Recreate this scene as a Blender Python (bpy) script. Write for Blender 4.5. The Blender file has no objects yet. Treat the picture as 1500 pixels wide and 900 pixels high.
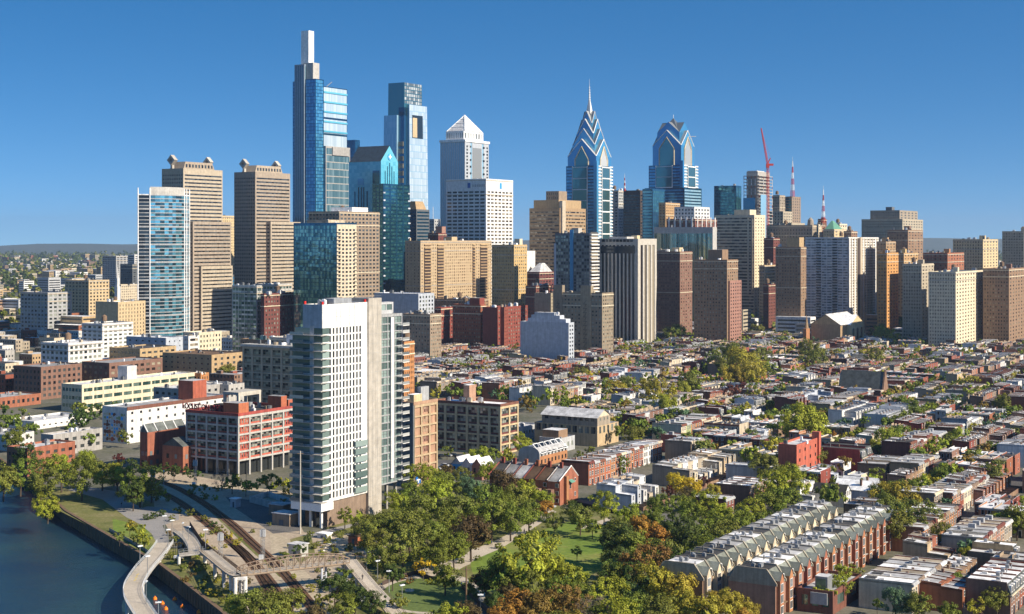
import bpy, math, random
# tuning
HAZE=4.2e-5; SUN_EL=33; SUN_AZ=118; SUN_E=4.6; SKY=(0,1.0,.4,2.0,.095,2.2,.15,1.4); EXPO=0.72
from mathutils import Vector, Matrix
R=random.Random(7)
rad=math.radians
H,FP,V0=103.0,2160.0,352.0          # camera height (m), focal length (px of a 1500 px picture), horizon row
TH=rad(31)
sn,cs=math.sin(TH),math.cos(TH)     # street grid: D1=(sn,cs) away to the right, E=(cs,-sn) towards the sun side
sc=bpy.context.scene
col=sc.collection
def G(u,v,z=0.0):
    Y=FP*(H-z)/(v-V0); return ((u-750)*Y/FP,Y)
def ab(X,Y): return (sn*X+cs*Y, cs*X-sn*Y)
def xy(a,b): return (a*sn+b*cs, a*cs-b*sn)
def pix(X,Y,z=0): return (750+FP*X/Y, V0+FP*(H-z)/Y)
# ---------------------------------------------------------------- objects
def tag(o,label=None,cat=None,group=None,kind=None):
    if label: o['label']=label
    if cat: o['category']=cat
    if group: o['group']=group
    if kind: o['kind']=kind
    return o
def thing(name,label,cat,loc=(0,0,0),rz=0.0,group=None):
    o=bpy.data.objects.new(name,None); col.objects.link(o)
    o.location=loc; o.rotation_euler=(0,0,rz); o.empty_display_size=1
    return tag(o,label,cat,group)
KID={}
def link(name,mesh,parent=None,loc=None,rot=None,mats=None):
    o=bpy.data.objects.new(name,mesh); col.objects.link(o)
    if parent: o.parent=parent; KID.setdefault(parent.name,[]).append(o)
    if loc: o.location=loc
    if rot: o.rotation_euler=rot
    if mats:
        for i,m in enumerate(mats):
            if i<len(o.material_slots):
                o.material_slots[i].link='OBJECT'; o.material_slots[i].material=M(m)
    return o
class MB:
    def __init__(s): s.v=[]; s.f=[]; s.m=[]
    def quad(s,a,b,c,d,m=0):
        n=len(s.v); s.v+= [a,b,c,d]; s.f.append((n,n+1,n+2,n+3)); s.m.append(m); return s
    def tri(s,a,b,c,m=0):
        n=len(s.v); s.v+= [a,b,c]; s.f.append((n,n+1,n+2)); s.m.append(m); return s
    def box(s,x0,y0,z0,x1,y1,z1,m=0,top=None):
        if x1<x0: x0,x1=x1,x0
        if y1<y0: y0,y1=y1,y0
        n=len(s.v)
        s.v+=[(x0,y0,z0),(x1,y0,z0),(x1,y1,z0),(x0,y1,z0),(x0,y0,z1),(x1,y0,z1),(x1,y1,z1),(x0,y1,z1)]
        for i,q in enumerate(((3,2,1,0),(4,5,6,7),(0,1,5,4),(1,2,6,5),(2,3,7,6),(3,0,4,7))):
            s.f.append(tuple(n+k for k in q)); s.m.append(top if (i==1 and top is not None) else m)
        return s
    def frus(s,c0,h0,z0,c1,h1,z1,m=0):
        n=len(s.v)
        for (cx,cy),(hx,hy),z in ((c0,h0,z0),(c1,h1,z1)):
            s.v+=[(cx-hx,cy-hy,z),(cx+hx,cy-hy,z),(cx+hx,cy+hy,z),(cx-hx,cy+hy,z)]
        for q in ((3,2,1,0),(4,5,6,7),(0,1,5,4),(1,2,6,5),(2,3,7,6),(3,0,4,7)):
            s.f.append(tuple(n+k for k in q)); s.m.append(m)
        return s
    def cyl(s,cx,cy,z0,z1,r0,r1=None,n=8,m=0):
        r1=r0 if r1 is None else r1; k=len(s.v)
        for i in range(n):
            a=2*math.pi*i/n; s.v.append((cx+r0*math.cos(a),cy+r0*math.sin(a),z0))
        for i in range(n):
            a=2*math.pi*i/n; s.v.append((cx+r1*math.cos(a),cy+r1*math.sin(a),z1))
        for i in range(n):
            j=(i+1)%n; s.f.append((k+i,k+j,k+n+j,k+n+i)); s.m.append(m)
        s.f.append(tuple(k+n+i for i in range(n))); s.m.append(m)
        s.f.append(tuple(k+i for i in reversed(range(n)))); s.m.append(m)
        return s
    def bar(s,p,q,r=.1,m=0,r2=None,n=4):
        p=Vector(p); q=Vector(q); d=(q-p)
        if d.length<1e-6: return s
        d.normalize(); u=d.orthogonal().normalized(); w=d.cross(u); k=len(s.v); r2=r if r2 is None else r2
        for c,rr in ((p,r),(q,r2)):
            for i in range(n):
                a=2*math.pi*(i+.5)/n; s.v.append(tuple(c+rr*(math.cos(a)*u+math.sin(a)*w)))
        for i in range(n):
            j=(i+1)%n; s.f.append((k+i,k+j,k+n+j,k+n+i)); s.m.append(m)
        s.f.append(tuple(k+n+i for i in range(n))); s.m.append(m)
        s.f.append(tuple(k+i for i in reversed(range(n)))); s.m.append(m)
        return s
    def prism(s,pts,z0,z1,m=0,top=None):   # pts ccw (x,y)
        k=len(s.v); n=len(pts)
        s.v+=[(x,y,z0) for x,y in pts]+[(x,y,z1) for x,y in pts]
        for i in range(n):
            j=(i+1)%n; s.f.append((k+i,k+j,k+n+j,k+n+i)); s.m.append(m)
        s.f.append(tuple(k+n+i for i in range(n))); s.m.append(m if top is None else top)
        s.f.append(tuple(k+i for i in reversed(range(n)))); s.m.append(m)
        return s
    def xprism(s,pts,y0,y1,m=0):           # pts (x,z) extruded along y
        k=len(s.v); n=len(pts)
        s.v+=[(x,y0,z) for x,z in pts]+[(x,y1,z) for x,z in pts]
        for i in range(n):
            j=(i+1)%n; s.f.append((k+i,k+j,k+n+j,k+n+i)); s.m.append(m)
        s.f.append(tuple(k+n+i for i in reversed(range(n)))); s.m.append(m)
        s.f.append(tuple(k+i for i in range(n))); s.m.append(m)
        return s
    def yprism(s,pts,x0,x1,m=0):           # pts (y,z) extruded along x
        k=len(s.v); n=len(pts)
        s.v+=[(x0,y,z) for y,z in pts]+[(x1,y,z) for y,z in pts]
        for i in range(n):
            j=(i+1)%n; s.f.append((k+i,k+j,k+n+j,k+n+i)); s.m.append(m)
        s.f.append(tuple(k+n+i for i in reversed(range(n)))); s.m.append(m)
        s.f.append(tuple(k+i for i in range(n))); s.m.append(m)
        return s
    def add(s,o,ox=0,oy=0,oz=0,c=1.0,sn_=0.0,mm=None,sc_=1.0):
        k=len(s.v)
        s.v+=[(ox+(x*c-y*sn_)*sc_,oy+(x*sn_+y*c)*sc_,oz+z*sc_) for x,y,z in o.v]
        s.f+=[tuple(k+i for i in f) for f in o.f]
        s.m+=[ (mm[i] if mm else i) for i in o.m]
        return s
    def mesh(s,name,mats,smooth=False):
        me=bpy.data.meshes.new(name); me.from_pydata(s.v,[],s.f)
        for m in mats: me.materials.append(M(m))
        if len(mats)>1: me.polygons.foreach_set('material_index',s.m)
        if smooth: me.polygons.foreach_set('use_smooth',[True]*len(s.f))
        me.update(); return me
    def part(s,name,mats,parent=None,smooth=False,loc=None,rot=None):
        if isinstance(mats,str): mats=[mats]
        return link(name,s.mesh(name,mats,smooth),parent,loc,rot)
# ---------------------------------------------------------------- materials
MATS={}; DEFS={}
def M(n):
    if n not in MATS: MATS[n]=DEFS[n]() if n in DEFS else mk_wall(n,(.4,.4,.4))
    return MATS[n]
def nt(name):
    m=bpy.data.materials.new(name); m.use_nodes=True; t=m.node_tree; b=t.nodes['Principled BSDF']; return m,t,b
def N(t,k,**a):
    n=t.nodes.new(k)
    for x,y in a.items():
        if x in n.inputs.keys(): n.inputs[x].default_value=y
        else: setattr(n,x,y)
    return n
def mk_wall(name,c,rough=.85,var=.22,scale=.35,hue=0.0,metal=0.0,streak=.25,obj=.12):
    m,t,b=nt(name); L=t.links.new
    tc=N(t,'ShaderNodeTexCoord')
    n1=N(t,'ShaderNodeTexNoise',Scale=scale,Detail=5.0,Roughness=.65); L(tc.outputs['Object'],n1.inputs['Vector'])
    mp=N(t,'ShaderNodeMapping'); mp.inputs['Scale'].default_value=(1.3,1.3,.06); L(tc.outputs['Object'],mp.inputs['Vector'])
    n2=N(t,'ShaderNodeTexNoise',Scale=1.0,Detail=3.0); L(mp.outputs[0],n2.inputs['Vector'])
    n3=N(t,'ShaderNodeTexNoise',Scale=3.1,Detail=3.0); L(tc.outputs['Object'],n3.inputs['Vector'])
    oi=N(t,'ShaderNodeObjectInfo'); ge=N(t,'ShaderNodeNewGeometry')
    def mr(src,a,z):
        r=N(t,'ShaderNodeMapRange'); r.inputs['From Min'].default_value=.25; r.inputs['From Max'].default_value=.75
        r.inputs['To Min'].default_value=a; r.inputs['To Max'].default_value=z; L(src,r.inputs['Value']); return r.outputs[0]
    def mul(a,z):
        x=N(t,'ShaderNodeMath',operation='MULTIPLY'); L(a,x.inputs[0]); L(z,x.inputs[1]); return x.outputs[0]
    k=mul(mr(n1.outputs['Fac'],1-var,1+var),mr(n2.outputs['Fac'],1-streak,1+streak*.5))
    k=mul(k,mr(n3.outputs['Fac'],1-.12,1+.12)); k=mul(k,mr(oi.outputs['Random'],1-obj,1+obj))
    mx=N(t,'ShaderNodeVectorMath',operation='SCALE'); mx.inputs[0].default_value=c; L(k,mx.inputs['Scale'])
    hs=N(t,'ShaderNodeHueSaturation'); L(mx.outputs[0],hs.inputs['Color'])
    if hue: 
        L(mr(oi.outputs['Random'],.5-hue,.5+hue),hs.inputs['Hue'])
    L(hs.outputs[0],b.inputs['Base Color'])
    b.inputs['Roughness'].default_value=rough; b.inputs['Metallic'].default_value=metal
    b.inputs['Specular IOR Level'].default_value=.3
    return m
def wall(name,c,**k): DEFS[name]=lambda:mk_wall(name,c,**k)
def mk_glass(name,c1,c2,metal=.6,rough=.08,bump=.02,bias=.5):
    m,t,b=nt(name); L=t.links.new
    oi=N(t,'ShaderNodeObjectInfo'); ge=N(t,'ShaderNodeNewGeometry')
    a=N(t,'ShaderNodeMath',operation='ADD'); L(oi.outputs['Random'],a.inputs[0]); L(ge.outputs['Random Per Island'],a.inputs[1])
    fr=N(t,'ShaderNodeMath',operation='FRACT'); L(a.outputs[0],fr.inputs[0])
    cr=N(t,'ShaderNodeValToRGB'); e=cr.color_ramp.elements
    e[0].position=max(0,bias-.25); e[0].color=(*c1,1); e[1].position=min(1,bias+.35); e[1].color=(*c2,1); L(fr.outputs[0],cr.inputs[0])
    L(cr.outputs[0],b.inputs['Base Color']); b.inputs['Metallic'].default_value=metal; b.inputs['Roughness'].default_value=rough
    b.inputs['Specular IOR Level'].default_value=.6
    tc=N(t,'ShaderNodeTexCoord'); n1=N(t,'ShaderNodeTexNoise',Scale=.12,Detail=2.0); L(tc.outputs['Object'],n1.inputs['Vector'])
    bp=N(t,'ShaderNodeBump',Strength=bump*10,Distance=.6); L(n1.outputs['Fac'],bp.inputs['Height']); L(bp.outputs[0],b.inputs['Normal'])
    return m
def glass(name,c1,c2,**k): DEFS[name]=lambda:mk_glass(name,c1,c2,**k)
def mk_leaf(name,c,spread=.05):
    m,t,b=nt(name); L=t.links.new
    oi=N(t,'ShaderNodeObjectInfo'); ge=N(t,'ShaderNodeNewGeometry'); tc=N(t,'ShaderNodeTexCoord')
    n1=N(t,'ShaderNodeTexNoise',Scale=.35,Detail=2.0); L(tc.outputs['Object'],n1.inputs['Vector'])
    a=N(t,'ShaderNodeMapRange'); a.inputs['To Min'].default_value=.6; a.inputs['To Max'].default_value=1.45; L(ge.outputs['Random Per Island'],a.inputs['Value'])
    a2=N(t,'ShaderNodeMapRange'); a2.inputs['From Min'].default_value=.3; a2.inputs['From Max'].default_value=.7; a2.inputs['To Min'].default_value=.7; a2.inputs['To Max'].default_value=1.35; L(n1.outputs['Fac'],a2.inputs['Value'])
    mu=N(t,'ShaderNodeMath',operation='MULTIPLY'); L(a.outputs[0],mu.inputs[0]); L(a2.outputs[0],mu.inputs[1])
    v=N(t,'ShaderNodeVectorMath',operation='SCALE'); v.inputs[0].default_value=c; L(mu.outputs[0],v.inputs['Scale'])
    hs=N(t,'ShaderNodeHueSaturation'); L(v.outputs[0],hs.inputs['Color'])
    h=N(t,'ShaderNodeMapRange'); h.inputs['To Min'].default_value=.5-spread*.5; h.inputs['To Max'].default_value=.5+spread*.5
    ad=N(t,'ShaderNodeMath',operation='ADD'); L(oi.outputs['Random'],ad.inputs[0]); L(n1.outputs['Fac'],ad.inputs[1]); 
    md=N(t,'ShaderNodeMath',operation='MULTIPLY'); md.inputs[1].default_value=.6; L(ad.outputs[0],md.inputs[0])
    L(md.outputs[0],h.inputs['Value']); L(h.outputs[0],hs.inputs['Hue'])
    L(hs.outputs[0],b.inputs['Base Color']); b.inputs['Roughness'].default_value=.6; b.inputs['Specular IOR Level'].default_value=.25
    tr=N(t,'ShaderNodeBsdfTranslucent'); L(hs.outputs[0],tr.inputs['Color'])
    mi=N(t,'ShaderNodeMixShader'); mi.inputs[0].default_value=.28; L(b.outputs[0],mi.inputs[1]); L(tr.outputs[0],mi.inputs[2])
    L(mi.outputs[0],t.nodes['Material Output'].inputs['Surface'])
    return m
def leaf(name,c,**k): DEFS[name]=lambda:mk_leaf(name,c,**k)
def mk_ground(name,stops,scale,rough=.95,fine=4.0):
    m,t,b=nt(name); L=t.links.new; tc=N(t,'ShaderNodeTexCoord')
    n1=N(t,'ShaderNodeTexNoise',Scale=scale,Detail=8.0,Roughness=.7); L(tc.outputs['Object'],n1.inputs['Vector'])
    cr=N(t,'ShaderNodeValToRGB'); L(n1.outputs['Fac'],cr.inputs[0]); e=cr.color_ramp.elements
    e[0].position,e[1].position=.3,.7; e[0].color=(*stops[0],1); e[1].color=(*stops[-1],1)
    for i,s in enumerate(stops[1:-1]):
        x=e.new(.3+.4*(i+1)/(len(stops)-1)); x.color=(*s,1)
    n2=N(t,'ShaderNodeTexNoise',Scale=scale*fine*4,Detail=4.0); L(tc.outputs['Object'],n2.inputs['Vector'])
    r=N(t,'ShaderNodeMapRange'); r.inputs['To Min'].default_value=.55; r.inputs['To Max'].default_value=1.45; L(n2.outputs['Fac'],r.inputs['Value'])
    v=N(t,'ShaderNodeVectorMath',operation='SCALE'); L(cr.outputs[0],v.inputs[0]); L(r.outputs[0],v.inputs['Scale']); L(v.outputs[0],b.inputs['Base Color'])
    b.inputs['Roughness'].default_value=rough; b.inputs['Specular IOR Level'].default_value=.2
    return m
def ground(name,stops,scale,**k): DEFS[name]=lambda:mk_ground(name,stops,scale,**k)
# brick, stone, paint
for n_,c_ in dict(brick_red=(.27,.085,.05),brick_dark=(.19,.07,.05),brick_brown=(.25,.15,.10),spine_grey=(.24,.30,.38),brick_orange=(.36,.15,.08),
    brick_maroon=(.17,.065,.05),tan=(.42,.29,.16),tan_light=(.55,.42,.25),cream=(.60,.51,.37),twin_stone=(.42,.345,.26),stone=(.38,.32,.24),concrete=(.42,.40,.37),
    conc_warm=(.46,.42,.36),white_wall=(.68,.66,.63),grey_wall=(.40,.405,.41),grey_dark=(.13,.14,.15),blue_wall=(.10,.16,.24),pale_blue=(.50,.53,.58),
    red_paint=(.42,.10,.07),green_wall=(.30,.34,.16),brown_dark=(.085,.06,.05),brown_stone=(.27,.20,.145),olive_stone=(.31,.25,.17),gold_brick=(.48,.31,.15),
    steel_white=(.78,.78,.77),orange_wall=(.52,.25,.09),dark_metal=(.05,.05,.055),copper_green=(.12,.30,.22),pink_brick=(.38,.215,.15),terracotta=(.40,.12,.065)).items():
    wall(n_,c_,hue=.012 if 'brick' in n_ else .006)
for n_,c_ in dict(roof_white=(.78,.77,.76),roof_pale=(.55,.545,.54),roof_grey=(.33,.325,.32),roof_dark=(.055,.053,.052),roof_brown=(.14,.085,.05),slate_blue=(.035,.06,.09),slate=(.10,.11,.105),slate_green=(.22,.235,.20),roof_tan=(.36,.30,.22)).items():
    wall(n_,c_,var=.55,scale=.3,streak=0.15,obj=.25)
wall('rust',(.14,.07,.035)); wall('wood',(.20,.13,.08)); wall('trunk',(.085,.062,.045)); wall('white_paint',(.8,.8,.78),var=.05,streak=.05)
wall('crane_red',(.50,.05,.04),var=.05); wall('blue_sign',(.01,.12,.42),var=.03,streak=0); wall('blue_light',(.05,.35,.75),var=.03,streak=0); wall('letters',(.20,.02,.03),var=.05)
wall('yellow_sign',(.7,.5,.03)); wall('orange_buoy',(.85,.22,.02)); wall('lamp_head',(.75,.78,.8),rough=.4); wall('metal_grey',(.35,.36,.37),rough=.5,metal=.4)
wall('deck',(.38,.29,.20),var=.12); wall('skin',(.45,.27,.18)); wall('cloth_dark',(.03,.03,.04)); wall('cloth_blue',(.05,.1,.3)); wall('cloth_red',(.5,.06,.05))
wall('tyre',(.02,.02,.02)); wall('red_light',(.8,.03,.02))
for n_,c_ in dict(car_white=(.7,.7,.7),car_black=(.02,.02,.025),car_silver=(.4,.41,.42),car_red=(.4,.03,.03),car_blue=(.04,.09,.22),car_grey=(.12,.12,.13)).items(): wall(n_,c_,rough=.3,var=.03,streak=0,obj=0)
glass('gl_dark',(.012,.014,.017),(.09,.10,.10),metal=.25,rough=.12)
glass('gl_mix',(.02,.03,.03),(.42,.45,.38),metal=.35,rough=.12,bias=.5)
glass('gl_warm',(.03,.022,.018),(.42,.36,.26),metal=.2,rough=.15,bias=.6)
glass('gl_house',(.012,.014,.017),(.22,.24,.25),metal=.2,rough=.1,bias=.6)
glass('gl_green',(.05,.12,.11),(.30,.42,.36),metal=.7,rough=.08)
glass('gl_aqua',(.05,.17,.21),(.32,.52,.46),metal=.75,rough=.08)
glass('gl_blue',(.05,.26,.50),(.12,.42,.66),metal=.45,rough=.16,bump=.01)
glass('gl_cyan',(.10,.42,.56),(.16,.52,.64),metal=.15,rough=.2,bump=.008)
glass('gl_sky',(.30,.54,.70),(.40,.62,.76),metal=.35,rough=.25,bump=.006)
glass('gl_apt',(.05,.075,.07),(.32,.38,.35),metal=.35,rough=.12)
glass('gl_pale',(.50,.62,.70),(.66,.76,.82),metal=.35,rough=.25,bump=.004)
glass('gl_deep',(.015,.09,.16),(.03,.16,.26),metal=.75,rough=.1)
glass('gl_teal',(.03,.13,.16),(.08,.26,.28),metal=.7,rough=.1)
glass('gl_black',(.008,.012,.018),(.03,.05,.07),metal=.4,rough=.1)
glass('gl_mid',(.10,.22,.28),(.26,.40,.46),metal=.45,rough=.12)
glass('gl_riv',(.12,.18,.17),(.36,.46,.43),metal=.3,rough=.12)
glass('gl_panel',(.16,.18,.19),(.60,.60,.57),metal=.3,rough=.25,bias=.5)
glass('gl_curt',(.02,.07,.10),(.14,.42,.55),metal=.6,rough=.06,bias=.45,bump=.05)
for n_,c_ in dict(leaf_green=(.17,.205,.025),leaf_dark=(.08,.115,.02),leaf_olive=(.19,.20,.032),leaf_yellowgreen=(.31,.33,.03),leaf_yellow=(.58,.42,.025),
    leaf_orange=(.40,.21,.035),leaf_rust=(.25,.15,.035),leaf_brown=(.12,.085,.03),leaf_maroon=(.12,.035,.025),leaf_bluegreen=(.11,.18,.09),leaf_bare=(.25,.19,.15),leaf_gold=(.36,.29,.035)).items(): leaf(n_,c_)
ground('asphalt',[(.06,.06,.062),(.12,.115,.11)],.08); ground('road_pale',[(.11,.105,.10),(.17,.16,.15)],.1)
ground('city_ground',[(.07,.08,.04),(.14,.135,.10),(.20,.18,.15)],.03)
ground('lawn',[(.10,.17,.025),(.16,.22,.035),(.26,.22,.08)],.035); ground('turf',[(.10,.14,.035),(.13,.17,.05)],.05)
ground('scrub',[(.08,.10,.025),(.16,.16,.05),(.28,.23,.12)],.07); ground('ballast',[(.33,.26,.19),(.50,.41,.30)],.06); ground('dirt',[(.36,.29,.20),(.50,.42,.30)],.05)
ground('path_m',[(.42,.36,.28),(.54,.47,.38)],.15); ground('path_grey',[(.24,.23,.22),(.32,.30,.28)],.15); ground('woods',[(.03,.05,.015),(.06,.08,.03),(.10,.09,.04)],.02)
ground('hills_m',[(.07,.09,.08),(.10,.12,.11)],.004)
def mk_water():
    m,t,b=nt('river_water'); L=t.links.new; tc=N(t,'ShaderNodeTexCoord')
    b.inputs['Base Color'].default_value=(.012,.03,.045,1); b.inputs['Roughness'].default_value=.25; b.inputs['Specular IOR Level'].default_value=.6
    n1=N(t,'ShaderNodeTexNoise',Scale=.16,Detail=9.0,Roughness=.75); L(tc.outputs['Object'],n1.inputs['Vector'])
    bp=N(t,'ShaderNodeBump',Strength=.9,Distance=.8); L(n1.outputs['Fac'],bp.inputs['Height']); L(bp.outputs[0],b.inputs['Normal'])
    n2=N(t,'ShaderNodeTexNoise',Scale=.03,Detail=3.0); L(tc.outputs['Object'],n2.inputs['Vector'])
    cr=N(t,'ShaderNodeValToRGB'); L(n2.outputs['Fac'],cr.inputs[0]); e=cr.color_ramp.elements
    e[0].position=.35; e[0].color=(.008,.03,.055,1); e[1].position=.7; e[1].color=(.02,.055,.06,1); L(cr.outputs[0],b.inputs['Base Color'])
    return m
DEFS['river_water']=mk_water
# ---------------------------------------------------------------- buildings
OCC=[]   # occupied footprints in street-grid coordinates (a0,a1,b0,b1)
LAND=[]  # (phrase,u,v) of things one can find in the picture
class Bld: pass
def solve(uL,uC,uR,Y):
    X=(uC-750)*Y/FP
    k=(uL-750)/FP; sL=(X-k*Y)/(cs+sn*k)
    k=(uR-750)/FP; sR=(k*Y-X)/(sn-cs*k)
    return X,Y,max(1,sL),max(1,sR)
def begin(name,label,cat,uL,uC,uR,v,Y,group=None,occ=True,land=None):
    X,Y,w,d=solve(uL,uC,uR,Y)
    B=Bld(); B.X,B.Y,B.w,B.d=X,Y,w,d; B.z=H+(V0-v)*Y/FP
    B.o=thing(name,label,cat,(X,Y,0),-TH,group); B.ppm=FP/Y
    if occ:
        a,b=ab(X,Y); OCC.append((a-3,a+d+3,b-w-3,b+3))
    if land: LAND.append((land,uC,v+20))
    return B
def bx(B,u):   # local x on the front (-y) face seen at picture column u
    k=(u-750)/FP; return -(B.X-k*B.Y)/(cs+sn*k)
def by(B,u):   # local y on the right (+x) face
    k=(u-750)/FP; return (k*B.Y-B.X)/(sn-cs*k)
def bz(B,v): return H+(V0-v)*B.Y/FP
def vol(B,x0,x1,y0,y1,z0,z1,wm,F=None,Rt=None,fh=3.3,gl='gl_dark',roof='roof_grey',d=.3,top=1.5,base=0,m=.6,cap=100,row=False,par=.9,cell=3.0,mull=False,glR=None,frame=None):
    o=B.o; wmats=[wm]; W=MB(); glR=glR or gl
    dx=d if Rt else 0; dy=d if F else 0
    W.box(x0,y0+dy,z0,x1-dx,y1,z1-.002)
    zb,zt=z0+base,z1-top; rows={}; wins=[]
    nf=max(1,round((zt-zb)/fh)); fhh=(zt-zb)/nf
    for face,sp in (('F',F),('R',Rt)):
        if not sp: continue
        nb,wf,hf=sp[:3]
        if face=='F': a0,a1=x0,x1; m0,m1=m,m
        else: a0,a1=y0+dy,y1; m0,m1=m,m
        L=a1-a0-m0-m1; bw=L/nb; ww=bw*wf; hh=fhh*hf
        def bxx(p,q,zl,zh,e=0.0):
            if face=='F': W.box(p,y0+e,zl,q,y0+dy,zh)
            else: W.box(x1-dx,p,zl,x1-e,q,zh)
        # corner/edge + piers
        edges=[a0]
        for i in range(nb):
            c=a0+m0+(i+.5)*bw; edges+=[c-ww/2,c+ww/2]
        edges.append(a1)
        for i in range(0,len(edges),2):
            if edges[i+1]-edges[i]>.02: bxx(edges[i],edges[i+1],z0,z1)
        e=.04 if hf<.995 else 0
        if hf<.995 or nf>1:
            for i in range(nb):
                p,q=edges[2*i+1],edges[2*i+2]
                for k in range(nf):
                    zl=zb+k*fhh; s=fhh-hh
                    if s>.01: bxx(p,q,zl,zl+s,e)
                if top>0: bxx(p,q,zt,z1,e)
                if base>0: bxx(p,q,z0,zb,e)
        else:
            for i in range(nb):
                p,q=edges[2*i+1],edges[2*i+2]
                if top>0: bxx(p,q,zt,z1,.04)
                if base>0: bxx(p,q,z0,zb,.04)
        for k in range(nf):
            for i in range(nb):
                p,q=edges[2*i+1],edges[2*i+2]; zl=zb+k*fhh+(fhh-hh); zh=zb+(k+1)*fhh
                wins.append((k,face,p,q,zl,zh))
    if par>0:
        t=.35
        W.box(x0,y0,z1-.001,x1,y0+t,z1+par); W.box(x0,y1-t,z1-.001,x1,y1,z1+par)
        W.box(x0,y0+t,z1-.001,x0+t,y1-t,z1+par-.02); W.box(x1-t,y0+t,z1-.001,x1,y1-t,z1+par-.02)
    W.part('wall',[wm],o)
    B.roof=MB().quad((x0+.36,y0+.36,z1+.05),(x1-.36,y0+.36,z1+.05),(x1-.36,y1-.36,z1+.05),(x0+.36,y1-.36,z1+.05)).part('roof',[roof],o)
    def pane(mb,face,p,q,zl,zh,ox=0,oy=0,oz=0):
        n=max(1,round((q-p)/cell)); mi=0 if face=='F' else 1
        for j in range(n):
            s,t_=p+(q-p)*j/n,p+(q-p)*(j+1)/n
            if face=='F':
                yy=y0+dy-.06; mb.quad((s-ox,yy-oy,zl-oz),(t_-ox,yy-oy,zl-oz),(t_-ox,yy-oy,zh-oz),(s-ox,yy-oy,zh-oz),0)
            else:
                xx=x1-dx+.06; mb.quad((xx-ox,s-oy,zl-oz),(xx-ox,t_-oy,zl-oz),(xx-ox,t_-oy,zh-oz),(xx-ox,s-oy,zh-oz),mi)
        if mull:
            k=max(1,round((q-p)/mull)); r=.06
            for j in range(0,k+1):
                s=p+(q-p)*j/k
                if face=='F': mb.box(s-r-ox,y0+dy-.16-oy,zl-oz,s+r-ox,y0+dy-.07-oy,zh-oz,2)
                else: mb.box(x1-dx+.07-ox,s-r-oy,zl-oz,x1-dx+.16-ox,s+r-oy,zh-oz,2)
            zm=(zl+zh)/2
            if face=='F': mb.box(p-ox,y0+dy-.18-oy,zm-.05-oz,q-ox,y0+dy-.075-oy,zm+.05-oz,2)
            else: mb.box(x1-dx+.075-ox,p-oy,zm-.05-oz,x1-dx+.18-ox,q-oy,zm+.05-oz,2)
    gm=[gl,glR,frame or 'grey_dark'] if mull else [gl,glR]
    if not wins: return
    if row and B.ppm>1.5 and ((F and F[0]>4 and F[1]<.7) or (Rt and Rt[0]>4 and Rt[1]<.7)): row=False
    if row:
        for k in range(nf):
            rows.setdefault(k,MB())
        for (k,face,p,q,zl,zh) in wins: pane(rows[k],face,p,q,zl,zh)
        for k in rows:
            rows[k].part('window_band',gm,o)
    else:
        wins.sort(key=lambda w:-w[0]); cache={}; rest=MB(); n=B.__dict__.setdefault('nw',0)
        for w in wins:
            k,face,p,q,zl,zh=w
            if B.nw<cap:
                key=(face,round(q-p,2),round(zh-zl,2))
                if face=='F': loc=((p+q)/2,y0+dy-.06,zl)
                else: loc=(x1-dx+.06,(p+q)/2,zl)
                if key not in cache:
                    mb=MB(); pane(mb,face,p,q,zl,zh,*loc); cache[key]=mb.mesh('window',gm)
                link('window',cache[key],o,loc); B.nw+=1
            else: pane(rest,face,p,q,zl,zh)
        if rest.f: tag(rest.part('window',gm,o),kind='stuff')
def clutter(B,x0,x1,y0,y1,z,n=5,big=True,col_='grey_wall',s=1.0):
    w,d=x1-x0,y1-y0; o=getattr(B,'roof',None) or B.o
    if big:
        pw,pd=w*R.uniform(.3,.5),d*R.uniform(.25,.45); px,py=x0+w*R.uniform(.2,.45),y0+d*R.uniform(.2,.4); ph=R.uniform(3,5)*s
        mb=MB().box(px,py,z,px+pw,py+pd,z+ph,0,1); mb.box(px+pw*.2,py+pd*.2,z+ph,px+pw*.6,py+pd*.6,z+ph+1.6,0,1)
        mb.part('penthouse',[col_,'roof_pale'],o)
    for i in range(n):
        a,b=x0+w*R.uniform(.06,.85),y0+d*R.uniform(.06,.85); q=R.uniform(.8,2.4)*s; t=R.uniform(.8,2.2)*s
        mb=MB()
        if R.random()<.25: mb.cyl(a,b,z,z+t,q*.5,n=8)
        else:
            mb.box(a,b,z,a+q,b+q*.7,z+t); mb.box(a+q*.2,b+q*.15,z+t,a+q*.8,b+q*.5,z+t+.25)
        mb.part('rooftop_unit',[R.choice(['metal_grey','roof_white','grey_dark','roof_tan'])],o)
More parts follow.
